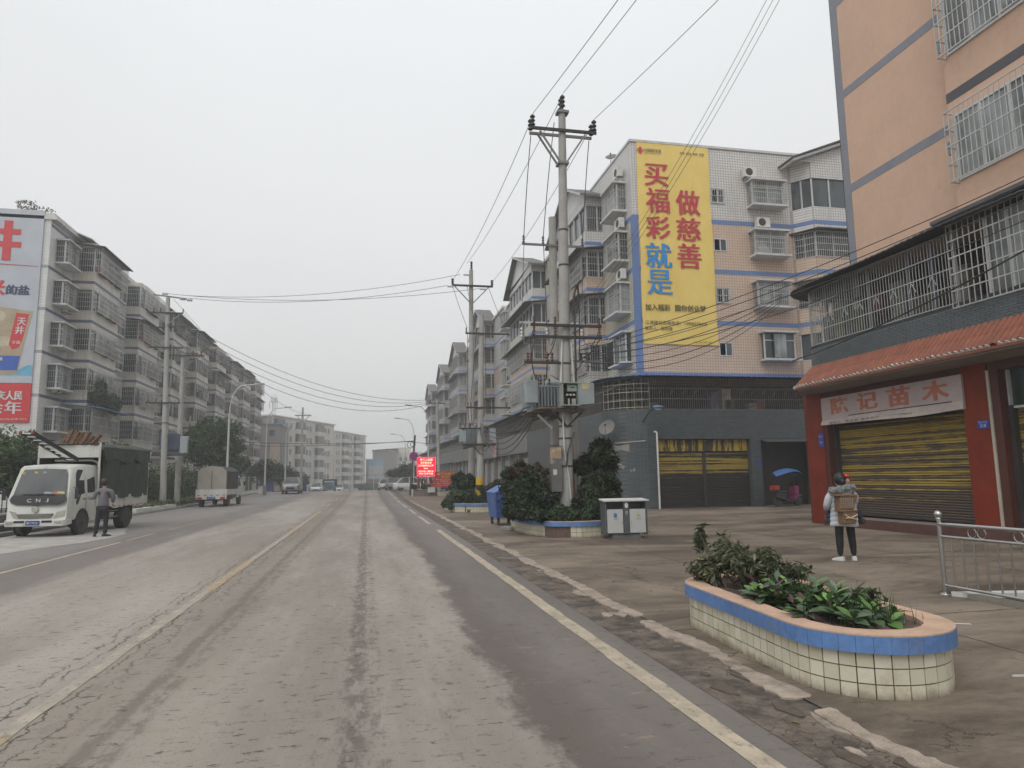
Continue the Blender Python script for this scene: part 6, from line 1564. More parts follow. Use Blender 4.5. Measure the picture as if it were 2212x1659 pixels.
def wheel(x, y, r, w, parent, hub='truck_white', double=False):
    n = 24; q = MB().lathe([(r*.62,-w/2),(r*.94,-w/2),(r,-w*.38),(r,w*.38),(r*.94,w/2),(r*.62,w/2)], (x, y, r), n, 'X'); t = build('wheel', q, M['rubber'], parent, world=False, smooth=True)
    s = 1 if x > 0 else -1
    q = MB().lathe([(r*.63,-w*.35),(r*.63,w*.35)], (x, y, r), 16, 'X'); build('rim', q, M[hub], t, world=False)
    q = MB()
    for k in range(6): a = k*math.pi/3; q.box(x+s*w*.35, x+s*w*.37, y+r*.35*math.cos(a)-.03, y+r*.35*math.cos(a)+.03, r+r*.35*math.sin(a)-.03, r+r*.35*math.sin(a)+.03)
    q.lathe([(.01,-.03),(r*.2,-.03),(r*.2,.03),(.01,.03)], (x+s*w*.37,y,r), 10, 'X'); build('hub', q, M['chassis'], t, world=False)
    return t
def loft(sections, n_side=None):
    """sections: list of (y, [(x,z)...]) rings of equal length, mirrored by the caller; caps closed"""
    mb = MB(); m_ = len(sections[0][1])
    for y, ring_ in sections:
        for p in ring_:
            if len(p) == 3: mb.v.append((p[0], p[2], p[1]))
            else: mb.v.append((p[0], y, p[1]))
    for i in range(len(sections)-1):
        for k in range(m_): mb.f.append((i*m_+k, i*m_+(k+1)%m_, (i+1)*m_+(k+1)%m_, (i+1)*m_+k))
    mb.f.append(tuple(range(m_))[::-1]); mb.f.append(tuple((len(sections)-1)*m_+k for k in range(m_)))
    return mb

# the white double-cab truck. Local: front at y=0, length to +y
K = thing('parked_truck', 'dusty white double cab truck marked CNJ with dark green canvas over its bed', 'truck', (-10.02,24.42,0), R(-5.5))
hw = .915
def cab_ring(w_lo, w_hi, z0, z1, zw):      # outline in x-z, counter-clockwise
    r_ = .07
    return [(-w_lo+.03,z0),(w_lo-.03,z0),(w_lo,z0+.06),(w_lo,zw),(w_hi+.01,z1-r_*1.3),(w_hi-r_,z1-.01),(0,z1+.02),(-w_hi+r_,z1-.01),(-w_hi-.01,z1-r_*1.3),(-w_lo,zw),(-w_lo,z0+.06)]
secs = []
def yr(ring_, yf): return [(p[0], p[1], yf(p[1])) for p in ring_]
front = lambda z: (.02 if z < .95 else .02+.06*(z-.95)/.3 if z < 1.25 else .08+(z-1.25)*.36)
secs = [(0, yr(cab_ring(hw-.05,hw-.17,.52,2.18,1.25), front)),
        (0, yr(cab_ring(hw,hw-.12,.50,2.22,1.25), lambda z: front(z)+.09)),
        (1.1, yr(cab_ring(hw,hw-.10,.50,2.27,1.25), lambda z: 1.15)),
        (2.1, yr(cab_ring(hw,hw-.10,.50,2.25,1.25), lambda z: 2.22)),]
build('cab', loft(secs), M['truck_white'], K, world=False, smooth=True)
def quadf(pts, name, m_, off=0, parent=K, world=False, th=.012):
    """a thin plate given by its front outline"""
    v = [Vector(p) for p in pts]; nrm = (v[1]-v[0]).cross(v[-1]-v[0]).normalized()*th
    n = len(v); q = MB(); q.add([tuple(p) for p in v]+[tuple(p-nrm) for p in v], [tuple(range(n)), tuple(range(n,2*n))[::-1]]+[(i,n+i,n+(i+1)%n,(i+1)%n) for i in range(n)])
    return build(name, q, m_, parent, world=world)
fy = lambda z, d=.0: front(z)-.012-d
ws = [(-hw+.16,1.30),(hw-.16,1.30),(hw-.235,1.95),(hw-.29,2.09),(0,2.12),(-hw+.29,2.09),(-hw+.235,1.95)]
W_ = quadf([(x,fy(z),z) for x,z in ws], 'windscreen', M['dusty_glass'])
bp_ = [(-hw+.14,1.06),(-hw+.3,1.00),(0,.975),(hw-.3,1.00),(hw-.14,1.06),(hw-.085,1.16),(hw-.15,1.295),(-hw+.15,1.295),(-hw+.085,1.16)]
quadf([(x,fy(z,.004),z) for x,z in bp_], 'black_panel', M['black'])
build('lettering', (lambda t: t)(MB()), None, K) if False else None
def ktext(s_, x, y, z, w, h, m_, bold=.02, name='lettering', nrm=(0,-1,0), parent=K):
    mb = text_mb(s_, 1.0, bold); kx = w/mb.w; kz = h/mb.h
    q = MB(); q.add([(x+vx*kx, y-vz*.0, z+vy*kz) for vx,vy,vz in mb.v], mb.f); return build(name, q, m_, parent, world=False)
for ch, x in (('C',-.24),('N',.02),('J',.28)): ktext(ch, x-.0, fy(1.13,.026), 1.13, .13 if ch != 'J' else .085, .11, M['white_paint'], .012)
q = MB().lathe([(.085,-.006),(.10,-.006),(.10,.006),(.085,.006)], (-.05,fy(.86,.005),.86), 18, 'Y'); build('badge', q, M['chrome'], K, world=False)
quadf([(-.11,fy(.86,.006),.85),(.01,fy(.86,.006),.85),(.01,fy(.86,.006),.87),(-.11,fy(.86,.006),.87)], 'badge_bar', M['chrome'])
g_ = quadf([(-.50,fy(.6,.004),.585),(.42,fy(.6,.004),.585),(.50,fy(.7,.004),.72),(-.56,fy(.7,.004),.72)], 'grille', M['black'])
for k in range(4): z = .60+k*.033; quadf([(-.50-.01*k,fy(z,.02),z),(.44+.01*k,fy(z,.02),z),(.44+.01*k,fy(z,.02),z+.013),(-.50-.01*k,fy(z,.02),z+.013)], 'grille_bar', M['chrome'], parent=g_)
for s_ in (-1, 1):
    p = [(s_*.50,.58),(s_*.88,.59),(s_*.885,.80),(s_*.86,.83),(s_*.60,.77)]
    if s_ < 0: p = p[::-1]
    quadf([(x,fy(z,.006)+(.05 if abs(x)>.8 else 0),z) for x,z in p], 'headlight', M['chrome'])
    p = [(s_*.62,.43),(s_*.80,.43),(s_*.80,.50),(s_*.60,.50)]
    if s_ < 0: p = p[::-1]
    quadf([(x,-.125,z) for x,z in p], 'fog_lamp', M['chrome'])
q = MB(); rr = [(-hw+.01,.36),(hw-.01,.36),(hw,.54),(-hw,.54)]
q.add([(-hw-.0,.03,.36),(-hw+.08,-.10,.34),(hw-.08,-.10,.34),(hw,.03,.36),(hw,.3,.38),(-hw,.3,.38),(-hw-.0,.03,.53),(-hw+.08,-.10,.53),(hw-.08,-.10,.53),(hw,.03,.53),(hw,.3,.55),(-hw,.3,.55)],
      [(0,5,4,3,2,1),(6,7,8,9,10,11),(0,1,7,6),(1,2,8,7),(2,3,9,8),(3,4,10,9),(4,5,11,10),(5,0,6,11)]); build('bumper', q, M['truck_white'], K, world=False, bevel=.015)
for s_ in (-1,1):
    x = s_*.40-.03; quadf([(x-.15,-.106,.45),(x+.15,-.106,.45),(x+.15,-.106,.52),(x-.15,-.106,.52)], 'air_intake', M['black'])
quadf([(-.23,-.115,.385),(.17,-.115,.385),(.17,-.115,.515),(-.23,-.115,.515)], 'number_plate', M['plate_blue']); ktext('渝C·P5231', -.03, -.130, .45, .34, .08, M['white_paint'], .01)
# side windows on the street side (+x) and the other side
for s_ in (-1, 1):
    sx_ = lambda z: s_*(hw+.004-(z-1.25)*.105 if z > 1.25 else hw+.004)
    for poly in ([(.50,.95),(.62,1.0),(.78,1.28),(1.02,1.32),(1.02,2.02),(.98,2.08),(.62,2.08),(.52,1.95),(.42,1.35)],[(1.2,1.33),(1.72,1.34),(1.70,2.02),(1.64,2.08),(1.24,2.08),(1.2,2.02)]):
        p = [(sx_(z), y, z) for y, z in poly]
        if s_ < 0: p = p[::-1]
        quadf(p, 'side_window', M['dusty_glass'])
    quadf([(sx_(1.1)+s_*.003,1.10,z) if k == 0 else (sx_(1.1)+s_*.003,1.115,z) for k,z in ((0,.6),(1,.6),(1,1.25),(0,1.25))][::s_], 'door_seam', M['black'])
    for y in (1.0, 1.75): quadf([(sx_(1.2)+s_*.01,y-.09,1.12),(sx_(1.2)+s_*.01,y+.05,1.12),(sx_(1.2)+s_*.01,y+.05,1.15),(sx_(1.2)+s_*.01,y-.09,1.15)][::s_], 'door_handle', M['black'])
    q = MB().tube([(s_*(hw-.05),.35,1.5),(s_*(hw+.13),.22,1.55),(s_*(hw+.15),.2,1.3)], .012, 5); q.box(s_*(hw+.10),s_*(hw+.21),.15,.19,1.15,1.5); build('mirror', q, M['black'], K, world=False)
    q = MB().box(s_*.35,s_*.9,.3,1.55,.42,.5) ; build('wheel_arch', MB().lathe([(.40,-.012),(.44,-.012),(.44,.012),(.40,.012)], (s_*(hw-.006),.92,.40), 24, 'X'), M['chassis'], K, world=False)
for x in (-.2,.25):
    build('wiper', MB().bar((x-.28,fy(1.31,.025),1.33),(x+.22,fy(1.31,.03),1.30),.02), M['black'], K, world=False)
for x, z, c_ in ((-.62,1.98,(.55,.40,.02)),(-.25,2.0,(.55,.45,.05)),(.0,2.0,(.3,.35,.4))): quadf([(x-.05,fy(z,.014),z-.03),(x+.05,fy(z,.014),z-.03),(x+.05,fy(z,.014),z+.03),(x-.05,fy(z,.014),z+.03)], 'sticker', mat('sticker_%g' % x, c_, .5))
for x, c_ in ((.25,(.25,.35,.42)),(.48,(.42,.12,.08)),(.63,(.50,.40,.15))): quadf([(x-.12,fy(1.35,.015),1.325),(x+.12,fy(1.35,.015),1.325),(x+.1,fy(1.4,.015),1.39),(x-.10,fy(1.4,.015),1.40)], 'dashboard_paper', mat('paper_%g' % x, c_, .6))
# bed: headboard, sides, canvas
y0, y1 = 2.42, 5.75
build('headboard', MB().box(-.96,.96,1.72,1.80,2.50,2.93), M['truck_white'], K, world=False, bevel=.012)
build('headboard_frame', MB().bar((.97,1.76,.9),(.97,1.76,3.0),.05).bar((-.97,1.76,1.9),(-.97,1.76,3.0),.05), M['truck_white'], K, world=False, split=True)
q = MB().tube([(.85,2.05,.7),(.85,2.05,2.1),(.78,2.05,2.35),(.6,2.05,2.42),(-.6,2.05,2.42)], .04, 8); build('guard_hoop', q, M['truck_white'], K, world=False, smooth=True)
build('bed_floor', MB().box(-.96,.96,y0,y1,.82,.92), M['truck_white'], K, world=False)
for s_ in (-1, 1):
    q = MB(); q.box(s_*.965,s_*.99,y0,y1,.80,1.22)
    for k in range(3): q.box(s_*.99,s_*1.005,y0+.02,y1-.02,.88+k*.12,.91+k*.12)
    build('side_gate', q, M['truck_white'], K, world=False)
    for k in range(9): build('reflector', MB().box(s_*.991,s_*.997,y0+.15+k*.37,y0+.34+k*.37,.80,.835), M['red_white'], K, world=False)
g_ = np.random.default_rng(5)
n = 44; q = MB()      # draped canvas with folds and a sagging top flap
prof = [(-1.0,1.1),(-1.02,1.6),(-1.01,2.2),(-.98,2.72),(-.8,2.95),(-.3,3.06),(.3,3.06),(.8,2.97),(.99,2.75),(1.02,2.45),(1.03,2.0),(1.02,1.5),(1.03,1.12)]
for i in range(n+1):
    y = 1.86+(y1-1.86)*i/n
    for j, (x, z) in enumerate(prof):
        k_ = .045*math.sin(y*5+j*.7)+.03*math.sin(y*11+j*1.3)+.015*math.sin(y*23-j); sg = -.05*math.sin(math.pi*((y-1.86)%1.3)/1.3) if 3 < j < 9 else 0
        q.v.append((x+(k_ if abs(x) > .9 else 0), y, z+sg+(k_*.4 if abs(x) < .9 else 0)+(.03*math.sin(y*5) if j in (0,12) else 0)))
m_ = len(prof)
for i in range(n):
    for j in range(m_-1): q.f.append((i*m_+j, i*m_+j+1, (i+1)*m_+j+1, (i+1)*m_+j))
q.f.append(tuple(n*m_+k for k in range(m_))); build('canvas_cover', q, M['canvas'], K, world=False, smooth='full')
q = MB(); 
for i in range(15):
    y = 1.9+i*.27; q.v += [(1.045+.03*math.sin(y*9), y, 2.86), (1.075+.035*math.sin(y*7+1), y, 2.42-.06*math.sin(y*4)-(.0 if i else .0))]
q.f = [(2*i,2*i+1,2*i+3,2*i+2) for i in range(14)]; build('canvas_flap', q, M['canvas'], K, world=False, smooth='full')
q = MB().add([(-.9,1.5,2.94),(-.9,2.6,3.0),(.1,2.6,3.04),(.15,1.6,2.97),(-.5,2.0,3.12)], [(0,1,4),(1,2,4),(2,3,4),(3,0,4)]); build('canvas_fold', q, M['canvas'], K, world=False)
build('bed_post', MB().bar((1.0,y1,.85),(1.0,y1,2.7),.03), M['truck_white'], K, world=False)
for y in (.92, 4.15):
    for s_ in (-1, 1): wheel(s_*(.835 if y < 2 else .80), y, .37 if y < 2 else .38, .2 if y < 2 else .34, K)
q = MB().box(-.35,-.25,.3,y1,.55,.7).box(.25,.35,.3,y1,.55,.7).box(-.7,.7,.8,1.0,.32,.42).box(-.6,.6,4.05,4.25,.33,.43); build('chassis_rail', q, M['chassis'], K, world=False, split=True)
build('under_guard', MB().box(.86,.88,2.5,3.6,.42,.47).box(.86,.88,2.5,3.6,.64,.68), M['iron'], K, world=False, split=True)
build('battery_box', MB().box(.5,.85,2.35,2.9,.45,.75), M['chassis'], K, world=False); build('mudflap', MB().box(.62,.95,4.60,4.62,.28,.82), M['chassis'], K, world=False)
build('skirt', MB().box(hw-.03,hw-.002,1.45,2.2,.42,.56), M['truck_white'], K, world=False)
# planks and ladder carried on top
def on_truck(p): return K.matrix_world_local @ Vector(p)
Kr = Matrix.Rotation(R(-5.5), 3, 'Z'); Kl = Vector(K.location)
W = lambda p: tuple(Kl + Kr @ Vector(p))
PLK = thing('plank_stack', 'rust brown timber boards piled on top of the white truck behind its headboard', 'planks', W((.35,2.1,3.0)))
for k in range(11):
    x = -.22+k*.105; a = W((x,1.66+.03*(k%3),2.95)); b = W((x+.04+.012*k,1.9+.05*(k%3),3.46-.022*abs(k-3)-.016*k+rnd.uniform(-.17,.10))); 
    q = MB(); q.bar(a, b, .12, .09); build('plank', q, M['planks'], PLK)
for k in range(3):
    q = MB(); q.bar(W((-.25,1.70+k*.05,2.98+.09*k)), W((.35,1.7+k*.05,3.04+.1*k)), .02, .09); build('plank', q, M['planks'], PLK)
LD = thing('ladder', 'dark folding ladder with pale rungs lying over the white truck cab', 'ladder', W((-.3,.2,2.8)))
la, lb = Vector(W((-.50,-.25,3.22))), Vector(W((.02,1.55,2.42))); xs_ = Vector(W((.36,0,0)))-Vector(W((0,0,0)))
build('stile', MB().bar(la, lb, .05, .07), M['black'], LD); build('stile', MB().bar(la+xs_, lb+xs_, .05, .12), M['black'], LD)
for k in range(9):
    p = la.lerp(lb, .02+k*.12); build('rung', MB().bar(p, p+xs_, .08, .03), M['white_paint'], LD)
for p in (la, la+xs_): build('foot', MB().sphere(tuple(p), .055, 8, 5), mat('red_rubber', (.25,.05,.04), .6), LD)

# the small covered truck seen from behind
K2 = thing('parked_truck', 'small white truck with faded canvas back parked farther up on the left', 'truck', (-9.72,48.0,gz(48)), R(-3))
x_ = .93
q = MB(); pr = [(-x_,1.02),(x_,1.02),(x_+.02,2.25),(x_*.7,2.52),(0,2.62),(-x_*.7,2.52),(-x_-.02,2.25)]
q = loft([(0, [(a,b,.0) for a,b in pr]),(0,[(a,b,3.0) for a,b in pr])]); build('canvas_cover', q, M['canvas'], K2, world=False)
q = MB(); v_ = [(a*.97, -.012-.03*math.cos(a*2.2), b*.99+.01) for a,b in pr]; q.add(v_+[(0,-.06,1.9)], [(i,(i+1)%7,7) for i in range(7)]); build('rear_curtain', q, M['canvas_grey'], K2, world=False, smooth='full')
build('curtain_seam', MB().bar((0,-.07,1.1),(0,-.07,2.3),.02), M['canvas'], K2, world=False)
q = MB().box(-.95,.95,-.06,.0,.62,1.12); q.box(-.95,.95,-.075,-.06,.84,.87).box(-.95,.95,-.075,-.06,1.09,1.12); build('tailgate', q, M['truck_white'], K2, world=False)
for k in range(5): build('reflector', MB().box(-.85+k*.38,-.65+k*.38,-.082,-.076,.72,.76), M['red_white'], K2, world=False)
for s_ in (-1,1): build('side_gate', MB().box(s_*.93,s_*.96,0,3.0,.75,1.1), M['truck_white'], K2, world=False); build('tail_light', MB().box(s_*.55,s_*.85,-.09,-.061,.50,.62), M['tail_red'], K2, world=False)
build('rear_beam', MB().box(-.92,.92,-.06,.05,.48,.63), M['truck_white'], K2, world=False); build('number_plate', MB().box(-.24,.26,-.1,-.061,.49,.64), M['plate_blue'], K2, world=False); ktext('渝C·6J890', .01, -.105, .565, .40, .09, M['white_paint'], .01, parent=K2)
build('cab', loft([(0,[(-.85,.5,3.1),(.85,.5,3.1),(.87,1.2,3.1),(.75,2.05,3.15),(-.75,2.05,3.15),(-.87,1.2,3.1)]),(0,[(-.85,.5,4.7),(.85,.5,4.7),(.87,1.2,4.75),(.72,2.0,4.3),(-.72,2.0,4.3),(-.87,1.2,4.75)])]), M['truck_white'], K2, world=False, bevel=.03)
for s_ in (-1,1): quadf([(s_*.87,3.35,1.28),(s_*.87,4.2,1.28),(s_*.79,4.1,1.85),(s_*.79,3.4,1.85)][::s_], 'side_window', M['dusty_glass'], parent=K2); build('mirror', MB().box(s_*1.0,s_*1.12,4.35,4.4,1.3,1.6), M['black'], K2, world=False)
for y in (.75,4.0):
    for s_ in (-1,1): wheel(s_*.78, y, .34, .24 if y < 2 else .18, K2)
build('chassis_rail', MB().box(-.3,.3,.1,4.5,.4,.6), M['chassis'], K2, world=False)

def car(loc, rotz, label, paint, L_=4.5, w=.9, h=1.45, suv=False, rear=False, group=None, hide=False):
    """passenger car facing -y, centred on its length"""
    C_ = thing('parked_car', label, 'car', loc, rotz, group); f = -L_/2; r = L_/2
    hood = .80 if not suv else .98; belt = .88 if not suv else 1.05; base = .22
    def rg(y, ww, z0, z1): return [(-ww*.92,z0,y),(ww*.92,z0,y),(ww,z0+.18,y),(ww,(z0+z1)/2+.05,y),(ww*.93,z1-.04,y),(ww*.78,z1,y),(-ww*.78,z1,y),(-ww*.93,z1-.04,y),(-ww,(z0+z1)/2+.05,y),(-ww,z0+.18,y)]
    S_ = [(0, rg(f, w*.80, base+.12, hood-.22)),(0, rg(f+.12, w*.93, base, hood-.10)),(0, rg(f+.55, w, base, hood-.02)),(0, rg(f+1.25, w, base, belt)),(0, rg(r-.9, w, base, belt+.02)),(0, rg(r-.25, w*.97, base, belt if suv else belt-.02)),(0, rg(r-.05, w*.9, base+.05, belt-.08)),(0, rg(r, w*.8, base+.12, belt-.25))]
    build('body', loft(S_), M[paint], C_, world=False, smooth=True)
    a, b, c, d = f+1.15, f+1.95, (r-1.15 if not suv else r-.55), (r-.45 if not suv else r-.12)
    def rc(y, ww, z): return [(-ww,z,y),(ww,z,y)]
    q = MB(); lo = [(w*.90,a),(w*.93,b),(w*.93,c),(w*.86,d)]; hi = [(w*.68,b-.05),(w*.72,b+.25),(w*.72,c-.1),(w*.66,c+.15)]
    vs = []
    for (x, y), z in [(p, belt-.03) for p in lo]: vs += [(-x,y,z),(x,y,z)]
    for i, (x, y) in enumerate(hi): z = h-(.05 if i in (0,3) else 0); vs += [(-x,y,z),(x,y,z)]
    fs = []
    for i in range(3): fs += [(2*i,8+2*i,8+2*i+2,2*i+2),(2*i+1,2*i+3,8+2*i+3,8+2*i+1),(8+2*i,8+2*i+1,8+2*i+3,8+2*i+2)]
    fs += [(0,1,9,8),(6,14,15,7)]; q.add(vs, fs); build('cabin_glass', q, M['dusty_glass'], C_, world=False, smooth=True)
    q = MB().box(-w*.68,w*.68,b+.02,c+.05,h-.03,h+.02); build('roof', q, M[paint], C_, world=False, bevel=.02)
    q = MB()
    for s_ in (-1, 1):
        for (x0, y0_), (x1, y1_) in ((lo[0],hi[0]),((w*.93,(b+c)/2),(w*.72,(b+c)/2)),(lo[3],hi[3])): q.bar((s_*(x0+.005),y0_,belt-.02),(s_*(x1+.005),y1_,h-.02),.06)
    build('window_pillar', q, M[paint], C_, world=False, split=True)
    for s_ in (-1,1):
        build('headlight', MB().box(s_*w*.52,s_*w*.88,f+.04,f+.3,hood-.24,hood-.11), M['chrome'], C_, world=False, bevel=.02)
        build('tail_light', MB().box(s_*w*.52,s_*w*.90,r-.22,r-.02,belt-.28,belt-.14), M['tail_red'], C_, world=False, bevel=.02)
        build('mirror', MB().box(s_*w*.98,s_*(w+.16),a+.45,a+.55,belt-.02,belt+.12), M[paint], C_, world=False, bevel=.02)
    build('grille', MB().box(-w*.48,w*.48,f-.005,f+.1,base+.22,hood-.25), M['black'], C_, world=False); build('grille_bar', MB().box(-w*.5,w*.5,f-.015,f-.006,hood-.38,hood-.35), M['chrome'], C_, world=False)
    build('bumper', MB().box(-w*.8,w*.8,f-.03,f+.05,base,base+.17), M['black'], C_, world=False, bevel=.02); build('rear_bumper', MB().box(-w*.8,w*.8,r-.05,r+.03,base,base+.2), M['black'], C_, world=False, bevel=.02)
    build('number_plate', MB().box(-.22,.22,f-.035,f-.031,base+.05,base+.16), M['plate_blue'], C_, world=False); build('number_plate', MB().box(-.22,.22,r+.0,r+.02,belt-.42,belt-.30), M['plate_blue'], C_, world=False)
    for y in (f+.85, r-.85):
        for s_ in (-1, 1): wheel(s_*(w-.11), y, .33, .2, C_, 'chrome')
    return C_
def gp(x, y): return (x, y, gz(y))
car(gp(-7.45,75.2), 0, 'silver family car with wide grille parked facing the camera on the left', 'silver', 4.7, .87, 1.60, suv=True)
car(gp(-7.4,110.3), 0, 'white car farther up the left side beside the blue truck', 'car_white', 4.4, .86, 1.42)
car(gp(3.05,83.6), math.pi, 'silver saloon driving away on the right, its tail lamps visible', 'silver', 4.6, .87, 1.45)
car(gp(2.35,94), math.pi, 'white car half hidden in front of the silver saloon', 'car_white', 4.4, .84, 1.45)
car(gp(-5.5,150), 0, 'tiny white car just beyond the crest of the road', 'car_white', 4.2, .8, 1.7, suv=True)
car((4.9,77,gz(77)), R(90), 'white car parked across behind the red screen', 'car_white', 4.3, .86, 1.45)
car((6.8,79,gz(79)), R(80), 'white parked car to the right, behind the legs of the red screen', 'car_white', 4.3, .86, 1.5, suv=True)
car((7.2,74,gz(74)), R(20), 'small red car behind the planter of the red screen', 'tail_red', 4.0, .8, 1.45)
KB = thing('parked_truck', 'blue lorry with a dark tarpaulin body beside the white car on the left', 'truck', gp(-6.0,118), 0)
build('cab', loft([(0,[(-.9,.35,0),(.9,.35,0),(.92,1.0,-.05),(.80,1.75,.3),(-.80,1.75,.3),(-.92,1.0,-.05)]),(0,[(-.9,.35,1.5),(.9,.35,1.5),(.92,1.0,1.5),(.82,1.9,1.5),(-.82,1.9,1.5),(-.92,1.0,1.5)])]), M['car_blue'], KB, world=False, bevel=.03)
quadf([(-.75,-.02,1.08),(.75,-.02,1.08),(.66,.22,1.6),(-.66,.22,1.6)], 'windscreen', M['dusty_glass'], parent=KB); build('sunvisor', MB().box(-.7,.7,.1,.3,1.62,1.74), M['slab'], KB, world=False)
build('tarpaulin_body', MB().box(-1.1,1.1,1.6,5.6,.9,2.15), M['canvas'], KB, world=False, bevel=.05); build('bumper', MB().box(-.9,.9,-.12,0,.35,.55), M['iron'], KB, world=False)
for s_ in (-1,1): build('headlight', MB().box(s_*.55,s_*.8,-.08,-.04,.65,.8), M['chrome'], KB, world=False)
for y in (.7,4.4):
    for s_ in (-1,1): wheel(s_*.8, y, .38, .24, KB)

# scooter with an umbrella roof
SCO = thing('motor_scooter', 'pink and dark motor scooter under a blue umbrella roof by the dark shutter', 'scooter', (20.2,31.0,0), R(12))
pk_ = mat('scooter_magenta', (.25,.03,.12), .35, .15); 
for x in (-.62,.66): q = MB().lathe([(.15,-.05),(.23,-.05),(.25,0),(.23,.05),(.15,.05)], (x,0,.25), 18, 'Y'); t_ = build('wheel', q, M['rubber'], SCO, world=False, smooth=True); build('rim', MB().lathe([(.02,-.04),(.15,-.03),(.15,.03),(.02,.04)], (x,0,.25), 12, 'Y'), M['chrome'], t_, world=False)
build('footboard', MB().box(-.25,.32,-.14,.14,.26,.32), M['black'], SCO, world=False, bevel=.02)
build('rear_fairing', loft([(0,[(-.82,.42,-.12),(-.15,.30,-.14),(-.15,.62,-.14),(-.82,.68,-.10)]),(0,[(-.82,.42,.12),(-.15,.30,.14),(-.15,.62,.14),(-.82,.68,.10)])]), M['black'], SCO, world=False, bevel=.03)
build('seat', MB().box(-.75,-.12,-.13,.13,.66,.76), M['black'], SCO, world=False, bevel=.04)
build('front_shield', loft([(0,[(.30,.34,-.20),(.42,.34,-.2),(.62,1.0,-.16),(.50,1.0,-.16)]),(0,[(.30,.34,.2),(.42,.34,.2),(.62,1.0,.16),(.50,1.0,.16)])]), pk_, SCO, world=False, bevel=.02)
build('front_mudguard', MB().box(.42,.86,-.08,.08,.48,.56), pk_, SCO, world=False, bevel=.03); build('handlebar', MB().tube([(.45,-.33,1.08),(.52,0,1.02),(.45,.33,1.08)], .022, 6), M['black'], SCO, world=False)
build('fork', MB().bar((.55,0,.95),(.66,0,.3),.05), M['iron'], SCO, world=False); build('top_box', MB().box(-.95,-.62,-.18,.18,.80,1.02), M['tail_red'], SCO, world=False, bevel=.03)
build('wind_blanket', MB().box(.30,.56,-.22,.22,.55,1.0), pk_, SCO, world=False, bevel=.04)
build('umbrella_pole', MB().tube([(.50,0,1.0),(.42,0,1.5),(.3,0,1.72)], .014, 6), M['iron'], SCO, world=False)
q = MB(); n = 8; m_ = 5
for i in range(n+1):
    for j in range(m_): u = i/n; v = j/(m_-1)*2-1; w_ = .55*math.sin(math.pi*min(max(u,.04),.96))**.5; q.v.append((-.85+1.75*u, v*w_, 1.62+.20*math.sin(math.pi*u)+.06*u-.16*v*v))
for i in range(n):
    for j in range(m_-1): q.f.append((i*m_+j,i*m_+j+1,(i+1)*m_+j+1,(i+1)*m_+j))
build('umbrella', q, mat('umbrella_blue', (.05,.14,.36), .6), SCO, world=False, smooth='full')
# ------------------------------------------------------------------ planters
T = NT('cream_planter_tile')
oi = T.n('ShaderNodeObjectInfo'); c = T.mix(T.ramp(oi.outputs['Random'], 0, 1), (.53,.50,.385), (.62,.59,.475))
c = T.mix(T.math('MULTIPLY', T.ramp(T.noise(3, 7, .75), .45, .72), .55), c, (.36,.29,.19))
sp = T.n('ShaderNodeSeparateXYZ'); T.l(T.pos(), sp.inputs[0])
spl = T.ramp(T.math('ADD', sp.outputs['Z'], T.math('MULTIPLY', T.noise(7, 6, .75), .16)), .08, .17, .75, 0)
c = T.mix(spl, c, (.17,.125,.085)); c = T.mix(T.ramp(T.noise(45, 4, .8), .66, .74, 0, .8), c, (.13,.08,.05))
M['pl_tile'] = T.done(c, .32)
M['pl_blue'] = mat('blue_planter_tile', (.10,.205,.44), .45, .3, 1.6, dirt=.6, dirtcol=(.17,.15,.14))
M['pl_cap'] = mat('pink_planter_cap', (.52,.35,.25), .75, .2, 4, bump=.5, bscale=50, dirt=.6, dirtcol=(.33,.24,.17))
M['mortar'] = mat('dark_mortar', (.13,.085,.07), .95, .3, 8)
def stadium(c, L_, w, rot, n=20, inset=0):
    """outline of a rounded bar: straight sides and round ends, ccw"""
    a = w/2-inset; h = L_/2-w/2; pts = []
    for k in range(n+1): t = -math.pi/2+math.pi*k/n; pts.append((h+a*math.cos(t), a*math.sin(t)))
    for k in range(n+1): t = math.pi/2+math.pi*k/n; pts.append((-h+a*math.cos(t), a*math.sin(t)))
    cr_, sr = math.cos(rot), math.sin(rot)
    return [(c[0]+x*cr_-y*sr, c[1]+x*sr+y*cr_) for x, y in pts]
def resample(poly, step):
    P = [Vector((p[0],p[1])) for p in poly]+[Vector((poly[0][0],poly[0][1]))]; L_ = [0]
    for a, b in zip(P[:-1], P[1:]): L_.append(L_[-1]+(b-a).length)
    n = max(8, round(L_[-1]/step)); out_ = []; j = 0
    for k in range(n):
        s = L_[-1]*k/n
        while L_[j+1] < s: j += 1
        t = (s-L_[j])/max(1e-9, L_[j+1]-L_[j]); out_.append(tuple(P[j].lerp(P[j+1], t)))
    return out_
